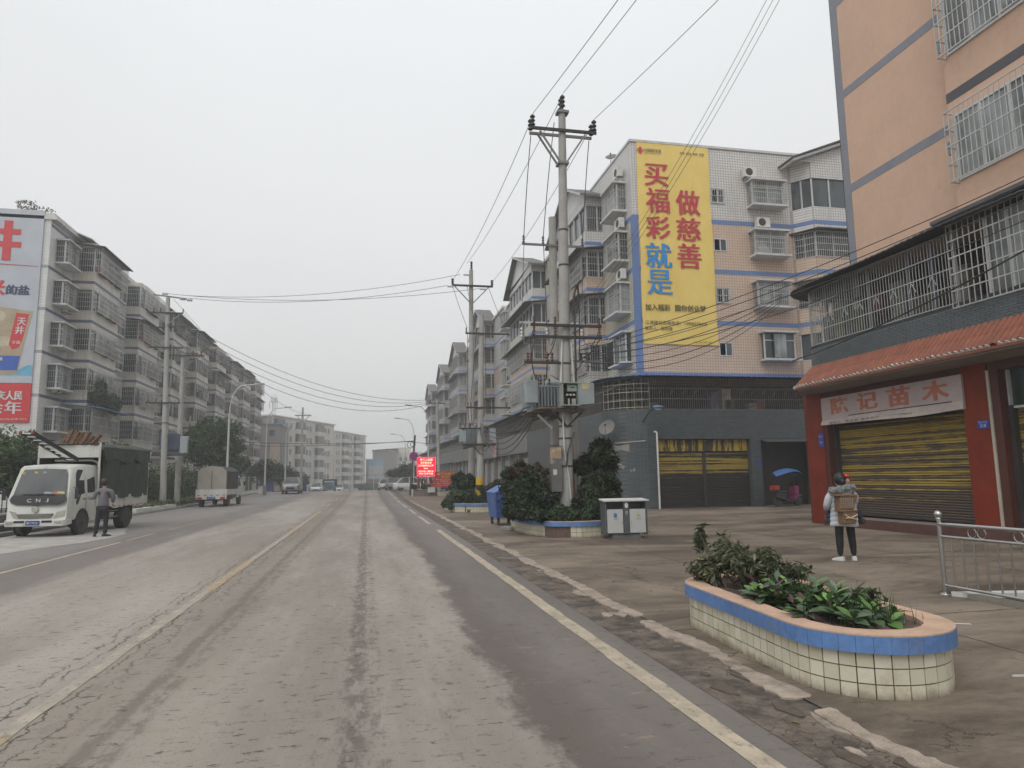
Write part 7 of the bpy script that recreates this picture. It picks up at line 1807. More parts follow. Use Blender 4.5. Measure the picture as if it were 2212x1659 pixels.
def planter(name_label, outline_fn, h, label, tile, rows, loc, indiv=True, cap=True, skip=None, seed=1, blue_h=.12, out_=.05):
    r_ = random.Random(seed); Pn = thing('planter', label, 'planter', loc)
    body = outline_fn(.0); build('core', MB().prism(outline_fn(.012), 0, h-.03), M['mortar'], Pn)
    ring_ = resample(outline_fn(0), tile); n = len(ring_); th = .012; rh = (h-blue_h-.0)/rows
    me = None; sm = MB()
    for r in range(rows):
        for k in range(n):
            a = Vector(ring_[k]); b = Vector(ring_[(k+1) % n]); d = b-a; l = d.length; mid = (a+b)/2; ang = math.atan2(d.y, d.x)
            if skip and skip(mid, r): continue
            if r_.random() < .006: continue
            g_ = .0045
            q = MB().box(-l/2+g_, l/2-g_, -.002, th, g_, rh-g_)       # +y inwards after the turn
            if indiv:
                if me is None:
                    me = mesh_of(q, M['pl_tile'], 'tile')
                inst('tile', me, (mid.x, mid.y, r*rh+.002), Pn, (r_.uniform(-.012,.012), 0, ang+r_.uniform(-.012,.012)), (1+r_.uniform(-.01,.004),1,1+r_.uniform(-.008,.004)))
            else:
                c_, s_ = math.cos(ang), math.sin(ang); sm.add([(mid.x+x*c_-y*s_, mid.y+x*s_+y*c_, z+r*rh) for x, y, z in q.v], q.f)
    if not indiv: build('tile', sm, M['pl_tile'], Pn, kind='stuff')
    # blue band of upright tiles standing proud, and the cap ring
    rb = resample(outline_fn(-out_), tile); nb = len(rb); me = None; sm = MB()
    for k in range(nb):
        a = Vector(rb[k]); b = Vector(rb[(k+1) % nb]); d = b-a; l = d.length; mid = (a+b)/2; ang = math.atan2(d.y, d.x)
        q = MB().box(-l/2+.0012, l/2-.0012, 0, .045, 0, blue_h-.002)
        if indiv:
            if me is None: me = mesh_of(q, M['pl_blue'], 'rim_tile')
            inst('rim_tile', me, (mid.x, mid.y, h-blue_h), Pn, (0,0,ang+r_.uniform(-.01,.01)))
        else:
            c_, s_ = math.cos(ang), math.sin(ang); sm.add([(mid.x+x*c_-y*s_, mid.y+x*s_+y*c_, z+h-blue_h) for x, y, z in q.v], q.f)
    if not indiv: build('rim_tile', sm, M['pl_blue'], Pn, kind='stuff')
    o1 = resample(outline_fn(-out_+.006), .12); o2 = []
    cx = sum(p[0] for p in o1)/len(o1); cy = sum(p[1] for p in o1)/len(o1)
    inn = outline_fn(.17); m_ = len(o1); q = MB(); ri = resample(inn, .12)
    k_ = len(ri)
    for i in range(m_):
        p = o1[i]; j = min(range(k_), key=lambda j: (ri[j][0]-p[0])**2+(ri[j][1]-p[1])**2); t = Vector(ri[j])
        w_ = r_.uniform(-.012,.012); dv = (t-Vector(p)).normalized()*w_; o2.append((t.x+dv.x, t.y+dv.y))
    q.v = [(x,y,h-.001) for x,y in o1]+[(x,y,h+.010) for x,y in o1]+[(x,y,h+.008) for x,y in o2]+[(x,y,h-.09) for x,y in o2]
    for i in range(m_):
        j = (i+1) % m_; q.f += [(i,j,m_+j,m_+i),(m_+i,m_+j,2*m_+j,2*m_+i),(2*m_+i,2*m_+j,3*m_+j,3*m_+i)]
    if cap: build('cap', q, M['pl_cap'], Pn)
    q = MB().prism(resample(outline_fn(.10), .2), 0, h-.05); n = len(q.v)//2
    bm_ = MB(); c0 = (cx, cy, h-.02); ro = resample(outline_fn(.10), .14); bm_.v = [(x,y,h-.055+r_.uniform(-.01,.01)) for x,y in ro]+[(cx+(x-cx)*.5,cy+(y-cy)*.5,h-.02+r_.uniform(-.02,.02)) for x,y in ro]+[c0]; n = len(ro)
    bm_.f = [(i,(i+1)%n,n+(i+1)%n,n+i) for i in range(n)]+[(n+i,n+(i+1)%n,2*n) for i in range(n)]; build('soil', bm_, M['soil'], Pn)
    return Pn
# front planter
pc, prot = (4.005, 6.125), R(86.8)
fo = lambda ins: stadium(pc, 3.17-2*ins, 1.22-2*ins, prot, 18)
P1 = planter('front', fo, .46, 'nearest long rounded planter tiled in cream with a blue rim and leafy plants', .118, 3, (pc[0],pc[1],0), True)
q = MB()
# second planter round the transformer poles
def poly_fn(pts, cx, cy):
    def f(ins):
        out_ = []
        n = len(pts)
        for i in range(n):
            p = Vector(pts[i]); a = Vector(pts[i-1]); b = Vector(pts[(i+1)%n])
            d1 = (p-a).normalized(); d2 = (b-p).normalized(); nn = Vector((-(d1.y+d2.y), d1.x+d2.x)).normalized(); out_.append(tuple(p+nn*ins))
        return out_
    return f
p2 = [(4.9,18.25),(5.6,18.0),(6.35,18.15),(6.95,18.7),(7.2,19.6),(7.2,21.6),(6.8,22.7),(5.9,23.1),(5.0,22.9),(4.55,22.2),(4.42,20.9),(4.47,19.6)]
P2 = planter('second', poly_fn(p2,5.8,20.5), .43, 'bushy rounded planter at the foot of the transformer poles, some cream tiles missing', .15, 2, (5.8,20.5,0), False, skip=lambda m_, r: 4.40 < m_.x < 5.28 and m_.y < 18.75 and m_.x > 4.78)
p3 = [(3.95,34.2),(4.05,33.1),(4.5,32.5),(5.2,32.3),(6.2,32.4),(6.9,33),(7,36.5),(6.5,38.3),(5,38.5),(4.2,38),(3.9,36.5)]
P3 = planter('third', poly_fn(p3,5.4,35), .43, 'third planter with a blue rim around the banded pole', .15, 2, (5.4,35,0), False)
P4 = thing('planter', 'low worn brown planter wall under the red screen', 'planter', (5,60,0.1))
z = gz(60); build('wall', MB().box(3.85,5.8,59.6,64.2,z,z+.52), mat('worn_planter', (.20,.16,.14), .9, .3, 3, dirt=.4), P4); build('cap', MB().box(3.8,5.85,59.55,64.25,z+.52,z+.56), mat('worn_cap', (.26,.22,.20), .9, .2), P4); build('post', MB().box(3.72,3.84,59.5,59.7,z,z+.6), M['slab'], P4); build('tiled_block', MB().box(5.86,6.6,59.4,60.2,z,z+.32), M['pl_tile'], P4)

# ------------------------------------------------------------------ bushes in the planters
LB1 = leaf_mat('bush_dark', (.014,.026,.011), (.045,.070,.026), (.10,.135,.05)); LB2 = leaf_mat('bush_olive', (.045,.040,.014), (.10,.085,.025), (.05,.07,.02)); LB3 = leaf_mat('bush_fresh', (.035,.065,.028), (.085,.13,.06), (.16,.20,.12))
def bush(label, blobs, n, leaf, lm, seed, loc, core=.35, long=1.6, name='bush', group=None, up=.3):
    B_ = thing(name, label, 'bush', loc, 0, group); r_ = random.Random(seed); q = MB()
    for b in blobs:
        for k in range(4): q.tube([(loc[0]+r_.uniform(-.1,.1),loc[1]+r_.uniform(-.1,.1),loc[2]),((loc[0]+b[0])/2,(loc[1]+b[1])/2,(loc[2]+b[2])/2+.05),(b[0]+r_.uniform(-.5,.5)*b[3],b[1]+r_.uniform(-.5,.5)*b[4],b[2]+r_.uniform(-.2,.6)*b[5])],[.014,.01,.004],4)
    b2 = []
    for b in blobs:
        b2.append((b[0],b[1],b[2]-.1*b[5],b[3]*.8,b[4]*.8,b[5]*.8, b[3]*b[4]*1.2))
        for k in range(9):
            d = Vector((r_.gauss(0,1),r_.gauss(0,1),r_.gauss(.25,.8))).normalized(); f = r_.uniform(.55,1.0); s_ = r_.uniform(.22,.45)
            b2.append((b[0]+d.x*b[3]*f, b[1]+d.y*b[4]*f, b[2]+d.z*b[5]*f, b[3]*s_, b[4]*s_, b[5]*s_*1.15, b[3]*b[4]*s_*s_*1.3))
            if k < 5: q.tube([(b[0],b[1],b[2]-b[5]*.5),(b[0]+d.x*b[3]*f*.6,b[1]+d.y*b[4]*f*.6,b[2]+d.z*b[5]*f*.5),(b[0]+d.x*b[3]*(f+.25),b[1]+d.y*b[4]*(f+.25),b[2]+d.z*b[5]*(f+.2))],[.012,.008,.003],4)
    blobs = b2; core = .1
    build('stem', q, M['bark'], B_, kind='stuff'); foliage('foliage', blobs, int(n*1.6), leaf, lm, B_, seed, core=core, long=long, up=up); return B_
bush('big dark feathery bush filling the left half of the pole planter', [(4.75,19.7,1.25,.60,.7,.62),(4.35,20.0,1.15,.5,.6,.55),(5.0,19.3,.85,.5,.5,.45),(4.55,19.2,.75,.4,.4,.35),(4.2,20.6,1.4,.4,.6,.4)], 9500, .075, LB1, 1, (4.9,20,.4))
bush('low dark bush drooping over the left rim of the pole planter beside the blue skip', [(4.3,19.4,.65,.3,.5,.3),(4.6,18.7,.6,.35,.3,.2),(4.15,20.2,.7,.3,.6,.35)], 3500, .07, LB1, 2, (4.6,19.5,.4))
bush('olive brown twiggy shrub top behind the dark feathery bush', [(4.7,20.9,1.85,.5,.5,.3),(5.1,20.6,1.75,.35,.4,.3)], 2600, .06, LB2, 3, (4.9,21,.4))
bush('dark broad bush filling the right half of the pole planter', [(6.35,19.2,1.2,.60,.6,.55),(6.8,19.4,1.05,.5,.6,.5),(6.1,18.9,.85,.45,.4,.35),(6.9,19.3,1.45,.3,.4,.3)], 8500, .07, LB1, 4, (6.5,19.4,.4))
bush('bright green leafy plant in front of the poles behind the litter bin', [(6.2,18.6,.72,.42,.25,.26),(6.55,18.6,.68,.3,.25,.24),(5.9,18.5,.6,.25,.2,.15)], 3000, .07, LB3, 5, (6.2,18.7,.4), long=1.9)
bush('pale green low plant at the front rim of the pole planter', [(5.2,18.6,.66,.40,.25,.22),(5.5,18.5,.58,.3,.2,.16)], 2400, .065, LB3, 6, (5.3,18.8,.4))
bush('reddish twigged shrub beside the dark grey box on the pole', [(5.0,19.9,1.5,.4,.4,.4),(4.4,20.2,1.75,.4,.4,.25)], 1500, .05, leaf_mat('red_twigs', (.05,.03,.02), (.09,.06,.03)), 7, (5,20,.4))
# tall oleander-like shrub with long leaves
OB = [(6.75,19.9,2.2,.42,.4,.38),(6.35,19.9,2.0,.3,.3,.3),(7.1,19.9,1.95,.25,.3,.3),(6.9,19.9,2.5,.25,.25,.2)]
bush('tall shrub with long narrow leaves above the right side of the pole planter', OB, 900, .17, LB1, 8, (6.75,19.9,.4), core=.1, long=2.6, up=.5)
bush('large dark bush in the banded pole planter, right of the pole', [(6.0,33.6,1.0,.6,.6,.5),(6.4,34.4,.9,.5,.6,.5)], 4200, .10, LB1, 9, (6,34,.4))
bush('pale green drooping bush at the left end of the banded pole planter', [(4.2,33.3,.75,.45,.5,.42),(3.9,33.4,.55,.35,.4,.35),(4.7,33.1,.75,.4,.4,.35)], 5200, .095, LB3, 10, (4.3,33.5,.4))
bush('tall dark bush behind the banded pole', [(4.9,34.8,1.4,.6,.6,.55),(4.6,35.4,1.2,.6,.6,.5),(5.2,33.2,.55,.45,.4,.22)], 6000, .10, LB1, 11, (4.9,35,.4))
z = gz(61)
bush('small green bush in the low planter left of the red screen posts', [(4.0,60.5,z+.75,.35,.6,.3)], 1200, .11, LB3, 12, (4,60.5,z+.5)); bush('grassy green bush in the low planter between the red screen posts', [(5.0,60.3,z+.72,.5,.5,.25)], 1300, .10, LEAF_H, 13, (5,60.3,z+.5))
# ------------------------------------------------------------------ plants of the front planter
def rot_pl(u, v): c_, s_ = math.cos(prot), math.sin(prot); return (pc[0]+u*c_-v*s_, pc[1]+u*s_+v*c_)
def leaf_mesh(m_, l=1.0, w=.38, curl=.25, n=4):
    q = MB()
    for k in range(n+1):
        t = k/n; ww = w*math.sin(math.pi*min(.97,t*.92+.04))**.8*.5; z = -curl*t*t+.0; q.v += [(-ww, t*l, z+.10*ww*2), (0, t*l, z-.02), (ww, t*l, z+.10*ww*2)]
    for k in range(n):
        b = 3*k; q.f += [(b,b+1,b+4,b+3),(b+1,b+2,b+5,b+4)]
    return mesh_of(q, m_, 'leaf', True)
def lmat(name, c, rough=.35):
    T = NT(name); g = T.n('ShaderNodeObjectInfo'); c_ = T.mix(T.ramp(g.outputs['Random'], 0, 1), dk(c,.72), dk(c,1.3)); c_ = T.mix(T.ramp(T.noise(40,3), .4, .7, 0, .4), c_, dk(c,.6))
    return T.done(c_, rough, 0, .45)
lm1 = leaf_mesh(lmat('glossy_dark_leaf', (.062,.105,.050)), w=.5); lm2 = leaf_mesh(lmat('fresh_broad_leaf', (.12,.23,.055)), w=.45, curl=.15); lm3 = leaf_mesh(lmat('purple_leaf', (.060,.022,.026)), w=.42, curl=-.05); lm4 = leaf_mesh(lmat('grey_green_leaf', (.12,.16,.11)), w=.36)
r_ = random.Random(21); cnt = 0
GRP = 'broad-leaved seedlings in the nearest planter'
for k in range(48):
    u = r_.uniform(-1.22, .40); v = r_.uniform(-.40, .40)*(1 if u > -1.0 else .7)
    x, y = rot_pl(u, v); big = r_.random()
    Pn = thing('seedling', 'leafy seedling with broad glossy leaves in the right half of the nearest planter', 'plant', (x, y, .43), 0, GRP)
    h = r_.uniform(.05, .17); build('stem', MB().tube([(x,y,.41),(x+.01,y,.43+h)], .005, 5), mat('stem_green', (.08,.09,.04)) if k == 0 else bpy.data.materials['stem_green'], Pn)
    nl = r_.randint(5, 8)
    for j in range(nl):
        lay = j//4; a = j*2.4+r_.random(); L_ = r_.uniform(.12,.21)*(1-.25*lay); pit = R(r_.uniform(5,35)+lay*22)
        m_ = lm2 if r_.random() < .28 else (lm4 if r_.random() < .25 else lm1)
        if lay and r_.random() < .3: m_ = lm3
        inst('leaf', m_, (x, y, .43+h*(.45+.55*lay)), Pn, (pit, r_.uniform(-.3,.3), a), (L_*1.0, L_, L_)); cnt += 1

gb_ = MB(); r2 = random.Random(9)      # upright grass blades among them
for k in range(420):
    u = r2.uniform(-1.15,.35); v = r2.gauss(-.12,.12); x, y = rot_pl(u, v); h = r2.uniform(.10,.27); a = r2.uniform(0,6.28); dx, dy = .004*math.cos(a), .004*math.sin(a); bx, by = r2.uniform(-.05,.05), r2.uniform(-.05,.05)
    gb_.add([(x-dx,y-dy,.42),(x+dx,y+dy,.42),(x+dx*.6+bx*.4,y+dy*.6+by*.4,.42+h*.6),(x-dx*.6+bx*.4,y-dy*.6+by*.4,.42+h*.6),(x+bx,y+by,.42+h)], [(0,1,2,3),(3,2,4)])
o = build('grass', gb_, leaf_mat('grass_blades', (.035,.085,.03), (.07,.14,.05)), None, kind='stuff'); tag(o, 'thin upright grass blades among the seedlings of the nearest planter', 'grass')
tx, ty = rot_pl(.85, .05)
def pt(u, v, z): x, y = rot_pl(u, v); return (x, y, z)
bush('twiggy grey green shrub with small leaves at the far end of the nearest planter', [(*pt(1.1,.15,.72),.34,.30,.25),(*pt(.72,.05,.68),.32,.30,.22),(*pt(.48,-.15,.60),.28,.24,.16),(*pt(1.2,.35,.60),.22,.22,.16),(*pt(.9,-.2,.62),.28,.24,.18)], 2100, .043, leaf_mat('shrub_small', (.06,.07,.035), (.16,.17,.10), (.28,.29,.16)), 31, (tx,ty,.42), core=.15, long=2.3)
bush('leafy top shoot standing above the twiggy shrub', [(*pt(1.22,.40,.92),.05,.05,.20)], 40, .06, leaf_mat('shoot', (.05,.07,.035), (.10,.12,.06)), 32, (*pt(1.0,.3,.42)[:2],.42), core=.1, long=2.3)
bush('low sprawling green weeds between the twiggy shrub and the seedlings', [(*pt(.25,0,.50),.35,.35,.13),(*pt(-.3,-.2,.50),.45,.28,.10)], 900, .05, leaf_mat('weed', (.04,.08,.025), (.09,.15,.05)), 33, (*pt(.25,0,.4)[:2],.42), core=.1, long=2)

# ------------------------------------------------------------------ litter bin with two doors
BIN = thing('litter_bin', 'grey two-compartment litter bin with a canopy standing beside the pole planter', 'litter bin', (6.68,17.7,0), R(-3))
bg_ = mat('bin_panel_grey', (.48,.49,.47), .45, .08, dirt=.2); bd_ = mat('bin_frame_dark', (.085,.095,.10), .45, .12)
B0_ = lambda *a: MB().box(*a)
build('foot', MB().add([(-.40,-.20,0),(.40,-.20,0),(.40,.20,0),(-.40,.20,0),(-.36,-.16,.14),(.36,-.16,.14),(.36,.16,.14),(-.36,.16,.14)],[(0,3,2,1),(4,5,6,7),(0,1,5,4),(1,2,6,5),(2,3,7,6),(3,0,4,7)]), bd_, BIN, world=False)
build('case', B0_(-.53,.53,-.20,.20,.14,.77), bd_, BIN, world=False)
for s_ in (-1,1): build('side_panel', B0_(s_*.53,s_*.575,-.23,.23,.10,.97), bd_, BIN, world=False, bevel=.01)
build('centre_post', B0_(-.075,.075,-.235,-.16,.13,.95), bd_, BIN, world=False); build('back_panel', B0_(-.53,.53,.17,.2,.77,.96), bd_, BIN, world=False)
build('canopy', loft([(0,[(-.62,.955,-.27),(.62,.955,-.27),(.62,1.0,-.27),(-.62,1.0,-.27)]),(0,[(-.60,.98,.27),(.60,.98,.27),(.60,1.03,.27),(-.60,1.03,.27)])]), M['slab'], BIN, world=False, bevel=.012)
for s_ in (-1,1):
    d_ = build('door', B0_(s_*.09,s_*.52,-.225,-.201,.145,.755), bg_, BIN, world=False, bevel=.008)
    build('lock', MB().lathe([(.005,0),(.018,0),(.018,-.012),(.005,-.012)], (s_*.13,-.226,.42), 10, 'Y'), M['steel'], d_, world=False)
for z_, r1, m_ in ((.855,.06,'white_paint'),(.68,.05,'steel')):
    q = MB().lathe([(r1*.6,0),(r1,0),(r1,-.012),(r1*.6,-.012)], (0,-.236,z_), 16, 'Y'); 
    q.v = [(x*.75, y, z_+(z-z_)*(1.15 if m_ == 'white_paint' else .9)) for x,y,z in q.v]; build('emblem', q, M[m_], BIN, world=False)
def rtext(s_, x, y, z, w, h, m_, parent, bold=.01): return ktext(s_, x, y, z, w, h, m_, bold, parent=parent)
rtext('♻', .32, -.228, .60, .12, .11, mat('bin_yellow', (.55,.48,.05), .5), BIN) if False else None
q = MB()
for k in range(3): a = math.pi/2+k*2.094; b = a+2.094; q.bar((.32+.055*math.cos(a),-.229,.60+.055*math.sin(a)),(.32+.055*math.cos(b)*.8,-.229,.60+.055*math.sin(b)*.8),.006,.02)
build('recycling_mark', q, mat('bin_yellow', (.50,.46,.06), .5), BIN, world=False)
q = MB(); q.add([(-.30+.045*math.cos(a/8*math.pi)*(1+.25*(a%2)),-.228,.60+.055*math.sin(a/8*math.pi)*(1+.15*(a%3))) for a in range(16)],[tuple(range(16))]); build('waste_mark', q, mat('bin_blue', (.10,.17,.42), .5), BIN, world=False)
rtext('不可回收', -.30, -.229, .505, .12, .022, M['greyband'], BIN); rtext('可回收物', .32, -.229, .505, .14, .022, M['greyband'], BIN)
rtext('江津', 0, -.237, .615, .06, .03, M['slab'], BIN)

# ------------------------------------------------------------------ blue wheeled skip
SK = thing('wheeled_skip', 'scuffed blue steel waste skip on castors left of the pole planter', 'skip', (4.66,24.0,0), R(4)); bs = mat('skip_blue', (.04,.11,.34), .45, .25, 2, dirt=.5, dirtcol=(.35,.33,.30), streak=True)
build('body', loft([(0,[(-.38,.26,-.55),(.38,.26,-.55),(.46,1.12,-.62),(-.46,1.12,-.62)]),(0,[(-.38,.26,.55),(.38,.26,.55),(.46,1.12,.62),(-.46,1.12,.62)])]), bs, SK, world=False, bevel=.02)
q = MB().add([(-.48,-.66,1.12),(.48,-.66,1.12),(.48,.66,1.12),(-.48,.66,1.12),(-.05,-.62,1.36),(.3,-.62,1.34),(.3,.62,1.34),(-.05,.62,1.36)],[(0,1,5,4),(1,2,6,5),(2,3,7,6),(3,0,4,7),(4,5,6,7)]); build('lid', q, bs, SK, world=False)
for x in (-.44,-.2,.05,.3): build('rib', MB().bar((x*.86,-.565,.3),(x,-.64,1.1),.04), bs, SK, world=False)
build('rim', MB().box(-.49,.49,-.66,-.62,.88,.93), bs, SK, world=False); build('rim', MB().box(-.42,.42,-.59,-.55,.42,.47), bs, SK, world=False)
for x in (-.3,.3):
    for y in (-.45,.45): c_ = build('castor', MB().lathe([(.02,-.03),(.09,-.03),(.09,.03),(.02,.03)], (x,y,.09), 14, 'X'), M['rubber'], SK, world=False); build('fork', MB().box(x-.04,x+.04,y-.03,y+.03,.14,.27), M['chassis'], c_, world=False)
STN = thing('kerb_stone', 'worn loose slab lying on the pavement under the blue skip', 'stone', (4.5,21.6,.02)); build('slab', MB().prism([(4.05,21.4),(4.3,21.1),(4.75,21.15),(4.95,21.4),(4.7,21.75),(4.2,21.7)],.014,.12), mat('worn_stone', (.26,.24,.22), .9, .25, 4), STN, bevel=.02)

# ------------------------------------------------------------------ stainless railing at the right
RLG = thing('railing', 'polished steel railing with ring ornaments by the drain at the right edge', 'railing', (7.55,8.15,0))
a0 = Vector((7.55,8.15,0)); dirn = Vector((.03,-1,0)).normalized(); 
rp = lambda s_, z: tuple(a0+dirn*s_+Vector((0,0,z)))
build('post', MB().tube([rp(0,.014),rp(0,1.02)], .028, 14), M['steel'], RLG, smooth=True); build('base_flange', MB().lathe([(.03,0),(.075,.0),(.07,.015),(.03,.03)], rp(0,.014), 16), M['steel'], RLG, smooth=True)
build('finial', MB().sphere(rp(0,1.06), .052, 16, 12), M['steel'], RLG, smooth='full'); build('collar', MB().lathe([(.03,0),(.04,.005),(.03,.02)], rp(0,1.0), 14), M['steel'], RLG, smooth=True)
for z_, rr in ((.93,.026),(.77,.020),(.13,.020)): build('rail', MB().tube([rp(.0,z_),rp(4.2,z_)], rr, 12), M['steel'], RLG, smooth=True)
for k in range(1, 20): build('baluster', MB().tube([rp(k*.17,.15),rp(k*.17,.75)], .0105, 8), M['steel'], RLG, smooth=True)
for c_ in (.50,.64,1.14,1.28,1.78,1.92,2.42,2.56):
    n = 18; build('ring', MB().tube([rp(c_+.062*math.cos(2*math.pi*k/n), .85+.062*math.sin(2*math.pi*k/n)) for k in range(n+1)], .007, 6), M['steel'], RLG, smooth=True)
for s_, z_ in ((1.9,0),(3.9,0)): build('post', MB().tube([rp(s_,.014),rp(s_,.95)], .026, 12), M['steel'], RLG, smooth=True)
DR = MB().prism([(7.75,7.75),(9.3,7.4),(9.4,3),(7.75,3)], .0155, .017); build('drain_shade', DR, M['dark'], kind='structure')  # thin dark sheet on the paving stands in for the drain's shade
cb_ = MB().prism([(7.5,8.0),(9.4,7.62),(9.42,7.42),(7.62,7.8)], .015, .075); build('drain_kerb', cb_, M['slab'], kind='structure'); cb_ = MB().prism([(7.55,7.8),(7.7,7.8),(7.72,3),(7.57,3)], .0152, .07); build('drain_kerb', cb_, mat('drain_concrete', (.22,.20,.17), .9), kind='structure')

# ------------------------------------------------------------------ signs down the street
z = gz(60)
LEDT = thing('led_sign', 'glowing red LED message screen on two posts in the low planter', 'sign', (4.98,60,z))
build('housing', MB().box(4.18,5.78,60,60.12,1.78,3.40), mat('led_housing', (.25,.02,.03), .5), LEDT)
build('screen', MB().box(4.25,5.71,59.985,60,1.85,3.33), emit_mat('led_red', (1,.01,.06), 1.1), LEDT)
eb = emit_mat('led_bright', (1,.55,.35), 2.2); ep = emit_mat('led_pink', (1,.05,.12), 2.4)
def stx(s_, xc, y, zc, w, h, m_, parent, bold=.02): build('lettering', place_text(s_, (xc,y,zc), (1,0,0), (0,-1,0), w, h, bold), m_, parent)
stx('桑黑二农家', 4.98,59.97,3.17,1.1,.22,eb,LEDT); stx('各种苗木花', 4.95,59.97,2.92,.95,.19,eb,LEDT); stx('承接园林绿化工程', 4.95,59.97,2.68,1.3,.17,eb,LEDT); stx('电话', 4.95,59.97,2.45,.35,.11,eb,LEDT); stx('欢迎光临 大量批发', 4.95,59.97,2.20,1.3,.15,eb,LEDT); stx('地址 江津大道', 4.95,59.97,2.0,1.2,.15,eb,LEDT)
fr = MB().box(4.19,5.77,59.97,59.982,3.34,3.39).box(4.19,5.77,59.97,59.982,1.79,1.84).box(4.19,4.23,59.97,59.981,1.85,3.33).box(5.73,5.77,59.97,59.981,1.85,3.33); build('light_border', fr, ep, LEDT, split=True)
for x in (4.22,5.7): build('post', MB().box(x-.03,x+.03,60.02,60.1,z+.4,1.78), M['iron'], LEDT)
SB = thing('sign_board', 'red plywood board with yellow heading leaning right of the red LED screen', 'sign', (6.5,59,z)); rdb = mat('board_red', (.42,.025,.02), .6, .12, dirt=.15)
build('board', MB().box(5.58,7.38,58.6,58.66,.85,2.14), rdb, SB); yl = mat('board_yellow', (.60,.45,.08), .6); pw = mat('board_pale', (.55,.40,.36), .6)
stx('喜黑儿农家', 6.5,58.58,1.95,1.5,.24,yl,SB); stx('（非遗农家乐）', 6.5,58.58,1.70,.75,.11,yl,SB); stx('主营：柴火鸡、烤鱼、豆花鱼火锅', 6.45,58.58,1.50,1.55,.11,pw,SB); stx('农家特色土菜', 6.35,58.58,1.35,.7,.11,pw,SB); stx('地址：江津区四面山大道旁', 6.45,58.58,1.18,1.5,.10,pw,SB); stx('电话：13908274414', 6.45,58.58,1.02,1.3,.09,pw,SB)
for x in (5.62,7.32): build('leg', MB().box(x-.03,x+.03,58.67,58.75,z,.9), M['iron'], SB)
WB = thing('switch_box', 'small pale box standing in front of the red board', 'box', (5.35,59.3,z)); build('case', MB().box(5.05,5.68,59.2,59.4,z+.32,z+.78), M['slab'], WB, bevel=.01); build('lid', MB().box(5.03,5.70,59.18,59.42,z+.78,z+.80), M['iron'], WB)
NS = thing('traffic_sign', 'round blue no stopping sign with red ring and cross above the LED screen', 'traffic sign', (3.95,60.8,z))
build('post', MB().tube([(3.98,60.9,z),(3.98,60.9,3.7)], .035, 8), M['lamp_white'], NS); sr = mat('sign_red', (.50,.03,.05), .4); sb = mat('sign_blue', (.03,.07,.35), .4)
build('disc', MB().lathe([(.01,0),(.385,0),(.385,-.02),(.01,-.02)], (3.98,60.86,3.52), 32, 'Y'), sr, NS); build('face', MB().lathe([(.01,0),(.30,0),(.30,-.006),(.01,-.006)], (3.98,60.838,3.52), 32, 'Y'), sb, NS)
q = MB(); 
for s_ in (-1,1): q.bar((3.98-.22,60.828,3.52-.22*s_),(3.98+.22,60.828,3.52+.22*s_),.008,.07)
build('cross', q, sr, NS)
CBL = thing('control_box', 'white and dark cabinet on the left pavement at the foot of a street lamp', 'cabinet', (-10.4,74,gz(74))); build('case', MB().box(-10.6,-10.15,73.8,74.2,gz(74)+.1,gz(74)+.85), M['slab'], CBL); build('cover', MB().box(-10.65,-10.1,73.75,74.25,gz(74)+.85,gz(74)+1.02), mat('navy_cover', (.05,.06,.14), .5), CBL)
for k, (x, y) in enumerate(((-11.6,90),(-8.9,104))):
    BNS = thing('wheelie_bin', ('dark blue bin on the left pavement behind the silver family car','dark blue bin beside the thin left lamp posts')[k], 'bin', (x,y,gz(y))); build('body', MB().box(x-.5,x+.5,y-.4,y+.4,gz(y),gz(y)+1.2), mat('navy_bin', (.03,.05,.14), .5), BNS, bevel=.03); build('lid', MB().box(x-.53,x+.53,y-.45,y+.45,gz(y)+1.2,gz(y)+1.3), mat('navy_lid', (.03,.05,.16), .5), BNS)
ST = thing('paper_scrap', 'thin pale stick lying on the pavement right of the nearest planter', 'litter', (5.3,4.9,.014)); build('strip', MB().bar((5.05,4.86,.02),(5.30,4.80,.02),.012), M['slab'], ST)
ST = thing('paper_scrap', 'small white scrap of paper on the pavement between the planter and the railing', 'litter', (6.3,6.4,.014)); build('strip', MB().bar((6.15,6.60,.02),(6.32,6.52,.02),.03,.006), M['slab'], ST)
# ------------------------------------------------------------------ people
M['skin'] = mat('skin', (.42,.25,.17), .6, .06); M['hair'] = mat('black_hair', (.012,.011,.011), .5, .3, 20)
M['coat'] = mat('pale_padded_coat', (.46,.48,.52), .7, .12, 4, bump=.3, bscale=20); M['leggings'] = mat('black_leggings', (.012,.012,.014), .8, .2)
M['shoe'] = mat('white_shoe', (.60,.60,.58), .6, .1); M['wicker'] = mat('woven_bamboo', (.21,.12,.065), .7, .35, 12, bump=.8, bscale=60, dirt=.3)
M['wicker_pale'] = mat('pale_strap', (.50,.42,.32), .8); M['fur'] = leaf_mat('coat_fur', (.30,.31,.32), (.44,.45,.46), None, .9, .1)
M['jacket'] = mat('grey_jacket', (.15,.145,.16), .85, .15, 4, bump=.3, bscale=14); M['trousers'] = mat('navy_trousers', (.014,.016,.022), .85, .2); M['dshoe'] = mat('dark_shoe', (.03,.025,.022), .6)
